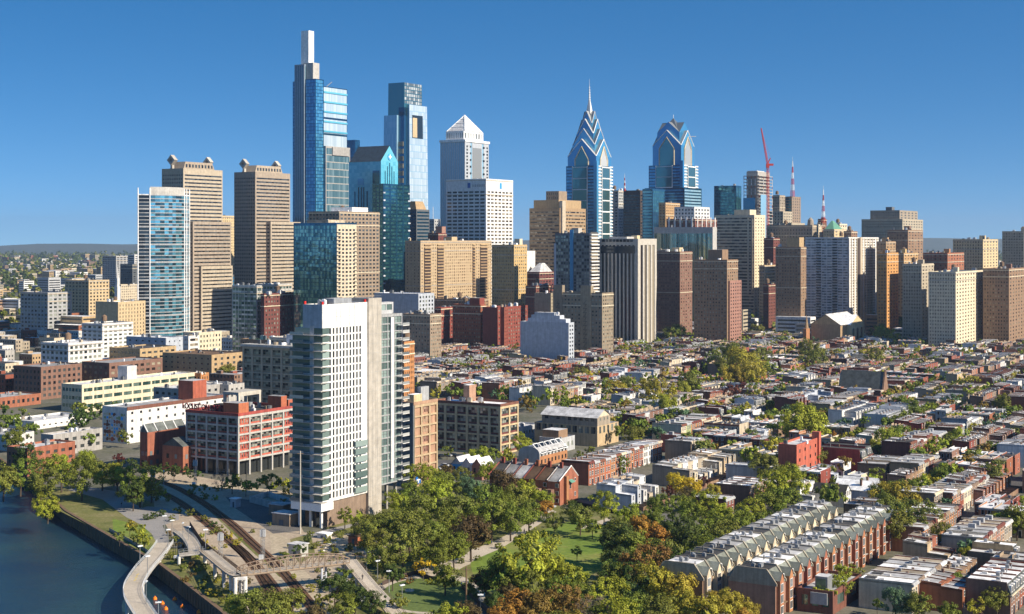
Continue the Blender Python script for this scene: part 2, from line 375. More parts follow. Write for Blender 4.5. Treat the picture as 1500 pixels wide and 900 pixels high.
def tower(name,label,cat,uL,uC,uR,v,Y,wm,F,Rt,fh=3.3,gl='gl_dark',roof='roof_grey',land=None,group=None,clut=4,pent=None,**k):
    B=begin(name,label,cat,uL,uC,uR,v,Y,group,land=land)
    vol(B,-B.w,0,0,B.d,0,B.z,wm,F,Rt,fh,gl,roof,**k)
    if isinstance(F,tuple) and F[0]>1 and F[2]<.7 and B.z>28:
        mb=MB(); tr='cream' if wm not in('cream','tan_light','white_wall') else 'conc_warm'
        for zz_ in (B.z-1.2,B.z*(.90 if B.z>60 else .82),B.z*.55 if B.z>90 else 4.5):
            mb.box(-B.w-.25,-.35,zz_,.35,-.0,zz_+.7); mb.box(.0,0.001,zz_,.35,B.d+.25,zz_+.7)
        mb.part('belt_course',[tr],B.o)
        x,y,z=-B.w*R.uniform(.55,.75),B.d*R.uniform(.4,.6),B.z
        if R.random()<.5: MB().cyl(x,y,z+2.2,z+6,2.2,n=10).cyl(x,y,z+6,z+7.4,2.3,.2,10).cyl(x-1.5,y,z,z+2.2,.2,n=4).cyl(x+1.5,y,z,z+2.2,.2,n=4).cyl(x,y+1.5,z,z+2.2,.2,n=4).part('water_tank',['wood'],B.roof)
    if pent:   # (u0,u1,v) boxes on the roof
        for (p,q,vv,mm) in pent:
            x0=-B.w*.85 if p is None else max(-B.w+.8,bx(B,p)) 
            f0=(p-uL)/(uR-uL); f1=(q-uL)/(uR-uL)
            xa=-B.w*(1-f0)*.92-.4; ya=B.d*f0*.25+.8
            # place on a diagonal so that the box spans columns p..q
            wpx=(q-p)/B.ppm; s=wpx/1.25
            cxm=(p+q)/2; ux=(cxm-750)/FP
            t=(0.5*(f0+f1)); cx=-B.w*(1-t); cy=B.d*t
            cx=min(-s/2-.5,max(-B.w+s/2+.5,cx)) if B.w>s+1.2 else -B.w/2
            cy=min(B.d-s/2-.5,max(s/2+.5,cy)) if B.d>s+1.2 else B.d/2
            hx=min(s/2,B.w/2-.5); hy=min(s/2,B.d/2-.5)
            MB().box(cx-hx,cy-hy,B.z,cx+hx,cy+hy,max(B.z+2,bz(B,vv)),0,1).part('penthouse',[mm,'roof_pale'],B.roof)
    clutter(B,-B.w,0,0,B.d,B.z+.05,clut,False,s=1.0 if B.ppm>2 else 1.6)
    return B
def gabled(mb,cx,cy,h,z0,ze,zr,m=0,mr=1,hy=None):   # square block with a gable on every side
    hy=hy or h
    mb.box(cx-h,cy-hy,z0,cx+h,cy+hy,ze,m)
    c=(cx,cy,zr); P=[(cx-h,cy-hy,ze),(cx+h,cy-hy,ze),(cx+h,cy+hy,ze),(cx-h,cy+hy,ze)]
    for i in range(4):
        a,b=P[i],P[(i+1)%4]; t=((a[0]+b[0])/2,(a[1]+b[1])/2,zr)
        mb.tri(a,b,t,m); mb.tri(a,t,c,mr); mb.tri(t,b,c,mr)
def chevron(mb,cx,cy,h,ze,zr,t=1.0,w=1.2,m=0,faces='FR'):   # raised rake trim on gables
    for f in faces:
        for s in (-1,1):
            if f=='F': p=(cx+s*h,cy-h-.15,ze); q=(cx,cy-h-.15,zr)
            else: p=(cx+h+.15,cy+s*h,ze); q=(cx+h+.15,cy,zr)
            mb.bar(p,q,w*.5,m)
# ================================================================ SKYLINE
T=tower
# far left haze blocks
T('apartment_block','dark blue-grey slab block far off behind the pale curved glass tower','building',176,194,205,388,2300,'grey_dark',(6,.6,.5),(2,.6,.5),3.3,'gl_dark',clut=2,row=True)
T('apartment_block','white banded block far off right beside the curved glass tower','building',187,197,212,374,2500,'white_wall',(1,.9,.5),(3,.7,.5),3.6,'gl_dark',clut=2,row=True)
T('office_block','wide low grey block far off at the left edge of the skyline','building',150,170,200,376,2600,'grey_wall',(8,.7,.5),(6,.7,.5),3.6,'gl_dark',clut=3,row=True)
T('civic_building','pale stone building with a flat roof far off below the white spire','building',170,177,204,418,2200,'cream',(3,.4,.4),(9,.4,.5),4,'gl_warm',clut=2,row=True)
T('warehouse','long grey brick building with a pale roof behind the tan block','building',140,168,206,445,1700,'brick_brown',(6,.5,.4),(9,.5,.4),4,'gl_dark',roof='roof_grey',clut=4,row=True)
X,Y_=G(172,431,0)[0],0
B=begin('church_spire','slim white church spire far off left of the curved glass tower','church',168,172,176,420,2150,occ=False)
w=B.w
mb=MB().box(-6,0,0,0,6,B.z); mb.box(-5,1,B.z,-1,5,B.z+12); mb.part('tower',['white_wall'],B.o)
MB().cyl(-3,3,B.z+12,bz(B,390),2.2,.1,8).part('spire',['white_wall'],B.o)
T('office_block','tan block with a red-striped window strip left of the curved glass tower','building',140,173,213,444,1300,'tan_light',None,(9,.25,.6),3.4,'gl_dark',roof='roof_white',land='the tan block at the left',clut=5,cap=80)
T('apartment_block','small white balconied block in front of the tan block','building',120,150,195,476,1230,'white_wall',(4,.6,.5),(6,.6,.5),3.3,'gl_mix',roof='roof_grey',clut=3,cap=60)

# curved glass tower
B=begin('glass_tower','tall glass tower with a curved front and white grid lines at the left','skyscraper',203,212,277,275,1350,land='the curved glass tower')
X0,Yc=B.X,B.Y; pts=[]; n=14
uu=[205+(277-205)*i/n for i in range(n+1)]
def crv(bulge=12.0):
    out=[]
    p0=(-B.w,0.0); p1=(0.0,B.d)
    for i in range(n+1):
        t=i/n; x=p0[0]+(p1[0]-p0[0])*t; y=p0[1]+(p1[1]-p0[1])*t
        b_=bulge*math.sin(math.pi*t)**.8; nx,ny=(B.d,-B.w); l=math.hypot(nx,ny); out.append((x+nx/l*b_,y+ny/l*b_))
    return out
C=crv(); ctr=(-B.w,B.d)
def inset(P,k): 
    q=[]
    cx,cy=-B.w*.6,B.d*.6
    for x,y in P: q.append((cx+(x-cx)*k,cy+(y-cy)*k))
    return q
zt=B.z-7
MB().prism(inset(C,.985)+[(-B.w,B.d)],0,B.z-6,0).part('wall',['grey_dark'],B.o)
nf=44; fhh=zt/nf
for k in range(nf):
    mb=MB()
    for i in range(n):
        (x0,y0),(x1,y1)=C[i],C[i+1]
        for z0_,z1_,m_ in ((k*fhh+.75,(k+1)*fhh,0),):
            mb.quad((x0,y0,z0_),(x1,y1,z0_),(x1,y1,z1_),(x0,y0,z1_),1 if i in(0,1) else 0)
    mb.part('window_band',['gl_curt','gl_black'],B.o)
fr=MB()
O_=inset(C,1.018); I_=inset(C,.99)
for k in range(nf+1):
    z=k*fhh; t=.75 if k%5 else 1.5
    for i in range(n): 
        a,b,c,d_=O_[i],O_[i+1],I_[i+1],I_[i]
        fr.quad((*a,z),(*b,z),(*b,z+t),(*a,z+t)); fr.quad((*a,z+t),(*b,z+t),(*c,z+t),(*d_,z+t)); fr.quad((*d_,z),(*c,z),(*b,z),(*a,z))
fr.part('slab_edges',['grey_wall'],B.o)
fm=MB()
for i in (0,2,11,12,n): fm.cyl(*inset([C[i]],1.02)[0],0,B.z,.55,n=6)
fm.part('column',['steel_white'],B.o)
MB().prism(inset(C[2:12],1.01)+[(-B.w*.5,B.d*.7)],zt,B.z+1).part('crown',['concrete'],B.o)
MB().prism(inset(C,1.0)+[(-B.w,B.d)],zt,zt+1.2).part('roof',['roof_white'],B.o)

# twin banded towers with diamond finials
def twin(label,uL,uC,uR,v,Y,d1,d2,steps,land):
    B=begin('office_tower',label,'skyscraper',uL,uC,uR,v,Y,land=land)
    vol(B,-B.w,0,0,B.d,0,B.z,'twin_stone',(9,.55,.42),(1,.97,.42),3.75,'gl_dark',roof='roof_tan',row=True,cell=3,top=5,m=.6,d=.5)
    for (p,q,vv,prot,mm,face) in steps:
        y0_,y1_=by(B,p),by(B,q); z=bz(B,vv)
        vol(B,-B.w*.4,prot,y0_,y1_,0,z,mm,(3,.6,.4) ,(1,.97,.38),3.75,'gl_dark',roof='roof_tan',row=True,top=2,d=.5)
    # crown
    zc=B.z
    mb=MB().frus((-B.w/2,B.d/2),(B.w*.32,B.d*.40),zc,(-B.w/2,B.d/2),(B.w*.30,B.d*.34),zc+8)
    mb.part('crown',['twin_stone'],B.o)
    for i in range(9):
        y=B.d*(.18+.64*i/8); x=-B.w/2+B.w*.315
        MB().box(x-.3,y-1.1,zc+2.5,x+.25,y+1.1,zc+5.5).part('crown_opening',['gl_dark'],B.o)
    for (y,x) in ((B.d*.06,-B.w*.62),(B.d*.93,-B.w*.55)):
        s=5.2; z=zc+9.5
        for k,(a,b) in enumerate((((0,-1),(1,0)),((1,0),(0,1)),((0,1),(-1,0)),((-1,0),(0,-1)))):
            pass
        mb=MB()
        c=[(-s,0),(0,-s),(s,0),(0,s)]; ci=[(-s*.45,0),(0,-s*.45),(s*.45,0),(0,s*.45)]
        for dx_ in (-2.2,2.2):
            pass
        k=len(mb.v)
        for yy in (y-2.4,y+2.4):
            mb.v+=[(x+p[0],yy,z+p[1]) for p in c]+[(x+p[0],yy,z+p[1]) for p in ci]
        for i in range(4):
            j=(i+1)%4
            for q in ((i,j,j+4,i+4),(8+i+4,8+j+4,8+j,8+i),(8+i,8+j,j,i),(i+4,j+4,8+j+4,8+i+4)):
                mb.f.append(tuple(k+t for t in q)); mb.m.append(0)
        mb.part('diamond_finial',['conc_warm'],B.o)
        MB().box(x-1.2,y-1.4,zc-6,x+1.2,y+1.4,zc+4.6).part('finial_post',['conc_warm'],B.o)
    return B
twin('beige banded twin tower with diamond finials, behind the curved glass tower',237,268.5,326,248,1450,0,0,((277,333,326,5,'twin_stone','R'),(286,332,392,8,'twin_stone','R')),'the left banded twin tower')
twin('beige banded twin tower with diamond finials, left of the tallest tower',343,374,425,253,1520,0,0,((390,434,326,6,'twin_stone','R'),),'the right banded twin tower')
T('apartment_tower','plain tan tower showing narrowly between the two banded twin towers','building',300,318,345,317,1700,'tan_light',(3,.3,.4),(8,.3,.4),3.2,clut=1,row=True)
T('office_block','blue glass block low between the banded twin towers','building',310,330,346,404,1640,'grey_dark',(6,.9,.7),(5,.9,.7),3.6,'gl_blue',clut=1,row=True)

# tallest tower: stacked spine and glass slabs
B=begin('glass_skyscraper','tallest tower, blue glass with a stepped spine and white mast-like top','skyscraper',428,462,509,124,1750,land='the tallest tower')
x1=bx(B,447); xs0,xs1=bx(B,433),bx(B,447)
vol(B,-B.w,xs0,1,14,0,bz(B,118),'gl_deep',(3,.9,.8),None,4,'gl_blue',roof='roof_grey',row=True,par=.5,top=.5)
vol(B,xs0,xs1,-2,14,0,bz(B,94),'spine_grey',(4,.5,1),(4,.5,1),1000,'gl_mid',roof='roof_grey',row=True,par=.5,top=1,cell=99)
vol(B,xs1,0,0,16,0,bz(B,116),'gl_deep',(6,.93,.86),(5,.93,.86),4,'gl_blue',roof='roof_grey',row=True,par=.5,top=.5,cell=2)
vol(B,bx(B,443),bx(B,457),2.0,14,bz(B,118),bz(B,91),'concrete',None,None,roof='roof_grey',par=0,d=0)
vol(B,bx(B,438),bx(B,449),4.0,14,bz(B,100),bz(B,43),'steel_white',None,None,roof='roof_white',par=0,d=0)
yk=by(B,463.5)
ze=bz(B,125); nfl=8
vol(B,-26,-.4,16,B.d,0,ze,'gl_deep',None,(1,.99,.88),19,'gl_pale',roof='roof_white',row=True,par=.5,top=.5,cell=2.4,m=.2,d=.3)  # sunlit face: its lighter look is put into the pale glass colour
vol(B,-26,3,16,B.d*1.02,0,bz(B,214),'concrete',(6,.95,.9),(1,.985,.88),8.4,'gl_mid',roof='roof_pale',row=True,cell=3,top=1.5)
MB().box(-3.4,B.d*.45,bz(B,226),4.2,B.d*.97,bz(B,214)).part('sky_lobby',['concrete'],B.o)
for k in range(5):
    z=bz(B,133+14.5*k); MB().box(-2,16.2,z-1,.25,B.d-.3,z+1).part('slab_band',['gl_cyan'],B.o)
MB().bar((-4,B.d*.4,ze),(-2,B.d*.55,ze+7),.5).part('roof_crane',['metal_grey'],B.o)

# obelisk tower, second tallest
B=begin('glass_skyscraper','tapering pale glass obelisk tower with a dark notch near its top','skyscraper',561,592,627,152,1900,land='the pale glass obelisk tower')
k_=1.0
def tap(x,y,z): 
    f=1.06-.10*z/260; return (-B.w/2+(x+B.w/2)*f,B.d/2+(y-B.d/2)*f,z)
def tbox(mb,x0,x1,y0,y1,z0,z1,m=0):
    n0=len(mb.v); mb.box(x0,y0,z0,x1,y1,z1,m)
    for i in range(n0,len(mb.v)): mb.v[i]=tap(*mb.v[i])
def tface(mb,face,a0,a1,na,z0,z1,nz,pl,m=0,g=.12):
    for i in range(na):
        for j in range(nz):
            p,q=a0+(a1-a0)*(i+g*.5)/na,a0+(a1-a0)*(i+1-g*.5)/na; zl,zh=z0+(z1-z0)*(j+g)/nz,z0+(z1-z0)*(j+1)/nz
            P=[(p,pl,zl),(q,pl,zl),(q,pl,zh),(p,pl,zh)] if face=='F' else [(pl,p,zl),(pl,q,zl),(pl,q,zh),(pl,p,zh)]
            mb.quad(*[tap(*t) for t in P],m)
zR,zL,zT=bz(B,152),bz(B,168),bz(B,120)
cw=B.w*.36; cd=B.d*.22
mb=MB(); tbox(mb,-B.w,-cw,-.0,B.d,0,zL); tbox(mb,-cw,-.0,cd,B.d,0,zR); mb.part('wall',['gl_sky'],B.o)
mb=MB(); tbox(mb,-cw,-3,4,cd,0,zR-4); mb.part('recess',['gl_deep'],B.o)
mb=MB(); tbox(mb,-B.w*.88,-3,4,B.d*.86,zL-1,zT,0); mb.part('crown',['gl_teal'],B.o)
mb=MB(); tface(mb,'R',4.5,B.d*.86-.5,8,zR,zT,6,-2.9,0,.25); mb.part('crown_lattice',['gl_panel'],B.o)
for j in range(32):
    mb=MB(); z0_,z1_=zL*j/32,zL*(j+1)/32
    tface(mb,'F',-B.w,-cw,8,z0_,z1_,1,-.12,0,.08); tface(mb,'R',cd,B.d,10,zR*j/32,zR*(j+1)/32,1,.12,1,.08); mb.part('window_band',['gl_sky','gl_pale'],B.o)  # sky reflection put into the colours: bluer front, paler right face
mb=MB(); y0_,y1_=by(B,604),by(B,620); tbox(mb,-2,.4,y0_,y1_,bz(B,201),bz(B,167)); mb.part('notch',['gl_black'],B.o)
mb=MB(); tbox(mb,-1.5,.6,y0_+1,y0_+(y1_-y0_)*.45,bz(B,200),bz(B,171)); mb.part('notch_screen',['tan_light'],B.o)
for i in range(24):
    MB().box(-cw+1,3.2,6+i*9.5,-4,3.9,12+i*9.5).part('terrace',['roof_tan'],B.o)

# gabled blue glass tower with round blue emblem
B=begin('glass_tower','cyan glass tower with a gabled top and round blue emblem','skyscraper',511,558,583,236,1600,land='the gabled cyan glass tower')
zE=B.z; zP=bz(B,213)
vol(B,-B.w,0,0,B.d,0,zE,'gl_cyan',(12,.96,.9),(7,.96,.9),4,'gl_cyan',roof='slate',row=True,par=0,top=.3,d=.1,m=.1,glR='gl_cyan')
mb=MB(); yp=B.d*.5
mb.yprism([(0,zE),(B.d,zE),(yp,zP)],-B.w*.95,0,0); mb.part('gable',['gl_cyan'],B.o)
mb=MB(); e=.3
mb.quad((-B.w*.97,-.6,zE-.4),(.0,-.6,zE-.4),(.0,yp,zP+.5),(-B.w*.97,yp,zP+.5)); mb.quad((-B.w*.97,yp,zP+.5),(0,yp,zP+.5),(0,B.d+.6,zE-.4),(-B.w*.97,B.d+.6,zE-.4)); mb.part('roof',['slate_blue'],B.o)
mb=MB(); r=3.6; c=[(yp+r*math.cos(math.pi*i/8),bz(B,229)+r*math.sin(math.pi*i/8)) for i in range(16)]; mb.yprism(c,.1,.7); mb.part('emblem',['blue_light'],B.o)
mb=MB(); z=bz(B,229); mb.box(.71,yp-.8,z-2.6,.95,yp+.8,z+2.6); mb.box(.71,yp-2.6,z-.8,.94,yp-.81,z+.8); mb.box(.71,yp+.81,z-.8,.94,yp+2.6,z+.8); mb.part('emblem_cross',['white_paint'],B.o)
for i,(f,vt) in enumerate(((.24,250),(.37,243),(.5,238),(.63,243),(.76,250))):
    MB().box(.05,B.d*f-.5,bz(B,300) if i in(0,4) else 0,.35,B.d*f+.5,bz(B,vt)).part('fin',['gl_deep'],B.o)
for u_,v0_,v1_ in ((520,280,310),(525.5,274,310),(529.5,274,310),(533,274,310),(538,280,310)):
    MB().box(bx(B,u_)-.7,-.4,bz(B,v1_),bx(B,u_)+.7,-.05,bz(B,v0_)).part('fin',['gl_deep'],B.o)
MB().box(bx(B,524),-.35,bz(B,271),bx(B,533),-.05,bz(B,261)).part('panel',['gl_blue'],B.o)
MB().box(bx(B,546),-.35,bz(B,270),bx(B,556),-.05,bz(B,250)).part('panel',['gl_deep'],B.o)
vol(B,-6,9,-8,B.d+10,0,bz(B,270),'gl_deep',(3,.7,.6),(4,.8,.55),4,'gl_teal',roof='roof_grey',row=True,par=.3)
for i in range(18):
    z=bz(B,284+11*i); MB().box(8.8,-8.3,z,9.6,-5,z+1.6).part('ledge',['pale_blue'],B.o); MB().box(8.8,B.d+6,z,9.6,B.d+10.2,z+1.6).part('ledge',['pale_blue'],B.o)
T('office_tower','dark blue glass block peeking out right of the tallest tower','building',506,520,527,206,1850,'gl_deep',(3,.9,.8),(2,.9,.8),4,'gl_deep',clut=0,row=True)

B=T('office_tower','dark banded tower with a sloped tan top, below the pale obelisk','skyscraper',589,610,629,308,1650,'grey_dark',(1,.97,.5),(1,.97,.5),3.9,'gl_deep',row=True,clut=0)
MB().frus((-B.w*.45,B.d*.45),(B.w*.4,B.d*.4),B.z,(-B.w*.4,B.d*.4),(B.w*.22,B.d*.3),B.z+10).part('crown',['tan'],B.o)
# brown grid tower and aqua glass tower
T('office_tower','dark brown grid tower with a white roof, behind the aqua glass tower','skyscraper',452,497,556,311,1400,'brown_stone',(9,.62,.5),(11,.62,.5),3.7,'gl_dark',roof='roof_white',pent=((487,536,303,'white_wall'),),row=True,land='the dark brown grid tower')
B=T('apartment_tower','aqua glass apartment tower with cream balconied side behind the white tower','skyscraper',430,493,522.5,328,1230,'gl_deep',(8,.97,.86),None,3.2,'gl_aqua',roof='roof_tan',row=True,cell=1.7,top=1.5,pent=((452,503,322,'roof_tan'),),land='the aqua glass tower',d=.25)
zc=bz(B,600)
for k in range(34):
    z=4+k*3.2
    if z>B.z-4: break
    mb=MB()
    for i in range(5):
        y=B.d*(.08+.18*i); mb.quad((.3,y,z+1),(.3,y+B.d*.1,z+1),(.3,y+B.d*.1,z+2.7),(.3,y,z+2.7))
    mb.part('window_band',['gl_dark'],B.o)
    if k%1==0: MB().box(0,.1,z,1.4,B.d*.2,z+.25).part('balcony',['cream'],B.o); MB().box(0,B.d*.86,z,1.4,B.d,z+.25).part('balcony',['cream'],B.o)
MB().box(-.3,0.3,0,.2,B.d-.2,B.z-.5).part('side_wall',['cream'],B.o)

# pyramid topped tower
B=begin('office_tower','pale grey tower with stepped crown and pyramid roof','skyscraper',645,681,716,206,1800,land='the pyramid-topped tower')
vol(B,-B.w,0,0,B.d,0,B.z,'pale_blue',(12,.5,1),(2,.16,.5),1000,'gl_sky',roof='roof_pale',row=True,cell=99,top=2,d=.5,par=0)
for i,f in enumerate((.06,.2,.76,.9)):
    for k in range(44):
        if k%2==0 or f in (.06,.9):
            z=B.z-8-k*4.1
            if z<40: break
            MB().box(-.2,B.d*f,z,.18,B.d*f+B.d*.06,z+2.3).part('window',['gl_dark'],B.o) if k<22 else None
MB().box(-.3,B.d*.32,0,.35,B.d*.68,B.z-8).part('glass_strip',['gl_panel'],B.o)
MB().box(-B.w-1,-1,B.z-1.4,1,B.d+1,B.z+1.4).part('cornice',['steel_white'],B.o)
vol(B,-B.w+5,-5,5,B.d-5,B.z+1,bz(B,192),'steel_white',(9,.5,.7),(7,.5,.7),9,'gl_panel',roof='roof_pale',row=True,par=.8)
zb_=bz(B,192); ax=(-B.w/2,B.d/2)
MB().frus(ax,(B.w*.37,B.d*.37),zb_+1,ax,(.1,.1),bz(B,166)).part('pyramid_roof',['roof_white'],B.o)
mb=MB()
for sx in (-1,1):
    for sy in (-1,1): mb.bar((ax[0]+sx*B.w*.37,ax[1]+sy*B.d*.37,zb_+1),(ax[0],ax[1],bz(B,165.5)),.6)
for q in (.25,.5,.75):
    h1,h2=B.w*.37*(1-q),B.d*.37*(1-q); z=zb_+1+(bz(B,166)-zb_-1)*q
    P=[(ax[0]+sx*h1,ax[1]+sy*h2,z+.3) for sx,sy in ((-1,-1),(1,-1),(1,1),(-1,1))]
    for i in range(4): mb.bar(P[i],P[(i+1)%4],.45)
mb.part('ribs',['steel_white'],B.o)
# white grid tower
B=T('office_tower','white grid tower with a small blue square sign at its top','skyscraper',653,712,751.5,263,1650,'steel_white',(7,.80,.5),(7,.72,.5),4.1,'gl_dark',roof='roof_white',row=True,top=13,m=1.2,clut=3,land='the white grid tower',glR='gl_warm')
z=bz(B,275); MB().box(bx(B,685),-.4,z,bx(B,689),-.01,z+5.5).part('sign',['blue_sign'],B.o)
yy=by(B,732); MB().box(.01,yy,z-.5,.4,yy+4,z+6).part('sign',['blue_light'],B.o)
for i in range(6): MB().box(bx(B,692+3.3*i),-.25,z+1,bx(B,694.3+3.3*i),-.01,z+3.8).part('sign_letter',['grey_wall'],B.o)
T('office_block','small dark brick block with twin tanks behind the long tan slab','building',627,642,654,343,1600,'brick_dark',(4,.4,.4),(2,.3,.3),3.5,pent=((640,653,332,'pink_brick'),),row=True,clut=2)
B=begin('glass_dome_building','small grey building with a flagpole in the gap beside the pyramid-topped tower','building',626,636,645,322,1900)
vol(B,-B.w,0,0,B.d,0,B.z,'grey_wall',(3,.5,.4),(3,.5,.4),4,'gl_dark',row=True)
MB().bar((-5,5,B.z),(-5,5,bz(B,303)),.35).part('flagpole',['white_paint'],B.o)
# long tan slab
B=T('apartment_tower','very long tan apartment slab with dark balcony strips','skyscraper',593.5,616,720,354,1500,'tan_light',(4,.22,.4),(34,.42,.42),3.15,'gl_warm',roof='roof_tan',row=True,top=3,clut=4,pent=((598,601,349,'tan_light'),(648,667,347,'tan_light')),land='the long tan slab')
for (p,q) in ((621,631),(640,650),(692,696),(703,714)):
    y0_,y1_=by(B,p),by(B,q); mb=MB(); mb.box(-.2,y0_,2,.05,y1_,B.z-6); mb.part('balcony_recess',['brown_dark'],B.o)  # flush dark strip, the shade of recessed balconies put into its colour
    for k in range(31):
        MB().box(.06,y0_,3+k*3.15,1.3,y1_,4.1+k*3.15).part('balcony',['tan'],B.o)
T('apartment_tower','golden brick tower with a shaded brown front, right of the long tan slab','skyscraper',720.5,753,772,360,1450,'gold_brick',(11,.42,.42),(6,.45,.42),3.3,'gl_mix',roof='roof_dark',pent=((754,765,350,'cream'),),row=True,clut=6,land='the golden brick tower')
B=T('office_block','blank white wall building with a small dark mural, right of the golden tower','building',752,771,784,369,1560,'white_wall',None,(2,.05,.1),4,row=True,clut=1)
mb=MB(); yb=by(B,775)
for i in range(5): mb.bar((.15,yb+i*1.1,bz(B,397)-(i%2)*2),(.15,yb+1+i*1.1,bz(B,394)+(i%3)),.5)
mb.part('mural',['cloth_dark'],B.o)
# brown stepped hotel block
B=begin('office_tower','brown and tan stepped office tower with sunlit banded side','skyscraper',775.5,820,858,306,1680,land='the stepped tan office tower')
vol(B,-B.w,0,0,B.d,0,B.z,'tan',(1,.97,.42),(1,.97,.42),3.9,'gl_warm',roof='roof_tan',row=True,top=3)
vol(B,-B.w+4,-3,3,B.d-6,B.z+.5,bz(B,294),'tan',None,None,roof='roof_tan',d=0)
vol(B,-B.w*.62,-8,12,B.d*.5,bz(B,294),bz(B,280),'brown_stone',(6,.6,.5),None,6,'gl_dark',roof='roof_tan',par=.4,row=True)
MB().box(-1.5,by(B,821),0,2.5,by(B,826),B.z+9).part('stair_tower',['cream'],B.o)
T('office_block','low dark red stone building with a wedge roof below the stepped tan tower','building',776,800,816,420,1500,'brick_maroon',(1,.95,.4),(1,.95,.4),3.6,row=True,clut=1)
B=T('hospital_building','dark maroon block with a triangular pale roof facet','building',771,790,812,400,1540,'brick_maroon',(6,.5,.4),(5,.5,.4),3.6,row=True,clut=0)
MB().frus((-B.w/2,B.d/2),(B.w*.45,B.d*.45),B.z,(-B.w/2,B.d*.6),(B.w*.1,B.d*.1),B.z+10).part('roof_facet',['roof_pale'],B.o)

# twin spired glass towers
def liberty(label,uL,uC,uR,Y,lv,shaft_v,land,spire_v,fins=True):
    B=begin('glass_skyscraper',label,'skyscraper',uL,uC,uR,shaft_v,Y,land=land)
    s=(B.w+B.d)/2; cx,cy=-s/2,s/2; zS=B.z
    vol(B,-s,0,0,s,0,zS,'gl_deep',(1,.98,.6),(1,.98,.6),3.9,'gl_blue',roof='roof_pale',row=True,par=.4,cell=3,m=.2,glR='gl_sky')
    # blue notched corner and central glass panels with pale frames
    MB().box(-4,-.5,0,.5,4,zS+6).part('corner_bay',['gl_blue'],B.o)
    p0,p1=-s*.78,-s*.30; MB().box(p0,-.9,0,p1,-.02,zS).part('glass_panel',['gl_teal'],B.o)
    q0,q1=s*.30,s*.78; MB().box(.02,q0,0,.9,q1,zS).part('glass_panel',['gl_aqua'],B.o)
    for i in range(14):
        z=zS-2-i*13.5
        if z<20: break
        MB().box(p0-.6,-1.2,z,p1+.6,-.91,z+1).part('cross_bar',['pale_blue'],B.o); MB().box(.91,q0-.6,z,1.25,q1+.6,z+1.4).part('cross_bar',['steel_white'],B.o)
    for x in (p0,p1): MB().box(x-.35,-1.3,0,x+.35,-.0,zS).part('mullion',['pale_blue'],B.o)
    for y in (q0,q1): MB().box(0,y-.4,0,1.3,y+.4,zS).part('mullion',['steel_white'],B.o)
    for k in range(60):
        z=zS-1-k*3.9
        if z<30: break
        MB().box(-.1,q1+.7,z,.55,s,z+1.5).part('ledge',['steel_white'],B.o)
        MB().box(-.1,4.2,z,.55,q0-.7,z+1.5).part('ledge',['steel_white'],B.o)
    for i,(h,e,r_) in enumerate(lv):
        mb=MB(); gabled(mb,cx,cy,h*s/2,zS-1 if i==0 else lv[i-1][1]-12,e,r_,0,1); mb.part('gabled_tier',['gl_blue','gl_panel'],B.o)
        mb=MB(); chevron(mb,cx,cy,h*s/2,e,r_,w=1.15); mb.part('gable_trim',['pale_blue' if i%2 else 'steel_white'],B.o)
    h,e,r_=lv[0]; hh=h*s/2
    z1=zS; pw=s*.22
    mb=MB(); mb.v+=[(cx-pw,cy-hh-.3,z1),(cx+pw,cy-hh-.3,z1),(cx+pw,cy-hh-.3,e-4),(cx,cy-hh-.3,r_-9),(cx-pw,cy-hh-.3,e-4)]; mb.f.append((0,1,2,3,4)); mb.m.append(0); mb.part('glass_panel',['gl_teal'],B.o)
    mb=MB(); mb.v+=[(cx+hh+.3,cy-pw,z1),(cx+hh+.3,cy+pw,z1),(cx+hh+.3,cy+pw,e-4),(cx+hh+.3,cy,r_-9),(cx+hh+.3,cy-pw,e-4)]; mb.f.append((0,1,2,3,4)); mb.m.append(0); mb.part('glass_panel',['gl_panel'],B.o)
    mb=MB()
    for s_ in (-1,1):
        mb.bar((cx+s_*pw,cy-hh-.6,z1),(cx+s_*pw,cy-hh-.6,e-4),.8); mb.bar((cx+s_*pw,cy-hh-.6,e-4),(cx,cy-hh-.6,r_-9),.8)
        mb.bar((cx+hh+.6,cy+s_*pw,z1),(cx+hh+.6,cy+s_*pw,e-4),.8); mb.bar((cx+hh+.6,cy+s_*pw,e-4),(cx+hh+.6,cy,r_-9),.8)
    mb.part('panel_frame',['cream'],B.o)
    return B,s,cx,cy
B,s,cx,cy=liberty('blue glass tower with stacked chevron crown and tall needle spire',830.5,874,898,1780,((.93,205,226),(.72,219,239),(.53,233,251),(.34,246,261)),243,'the needle-spired glass tower',113)
zt=261
MB().frus((cx,cy),(3.2,3.2),zt-3,(cx,cy),(.9,.9),zt+13).part('spire_base',['steel_white'],B.o)
mb=MB()
for i in range(6): mb.cyl(cx,cy,zt+13+i*3,zt+15.2+i*3,1.5-.15*i,n=6)
mb.cyl(cx,cy,zt+13,bz(B,112),.55,.12,6); mb.part('spire',['steel_white'],B.o)
B,s,cx,cy=liberty('blue glass tower with faceted gabled crown, no spire, right of the needle-spired one',958.5,1000,1026,1900,((.84,226,246),),242,'the shorter gabled glass tower',168)
h=.42*s
mb=MB(); gabled(mb,cx,cy,h*.78,226,243,257,0,1); mb.part('gabled_tier',['gl_blue','gl_panel'],B.o)
MB().frus((cx,cy),(h*.5,h*.5),248,(cx,cy),(.1,.1),bz(B,170)).part('peak',['gl_panel'],B.o)
MB().bar((cx,cy,bz(B,172)),(cx,cy,bz(B,165)),.35).part('mast',['white_paint'],B.o)
MB().bar((cx+h*.7,cy,238),(cx+h*1.5,cy+4,238),.4).part('roof_crane',['steel_white'],B.o)
vol(B,-s-4,4,-4,s+3,0,bz(B,276),'gl_deep',(1,.98,.6),(1,.98,.6),3.9,'gl_blue',roof='roof_pale',row=True,cell=3,glR='gl_sky')

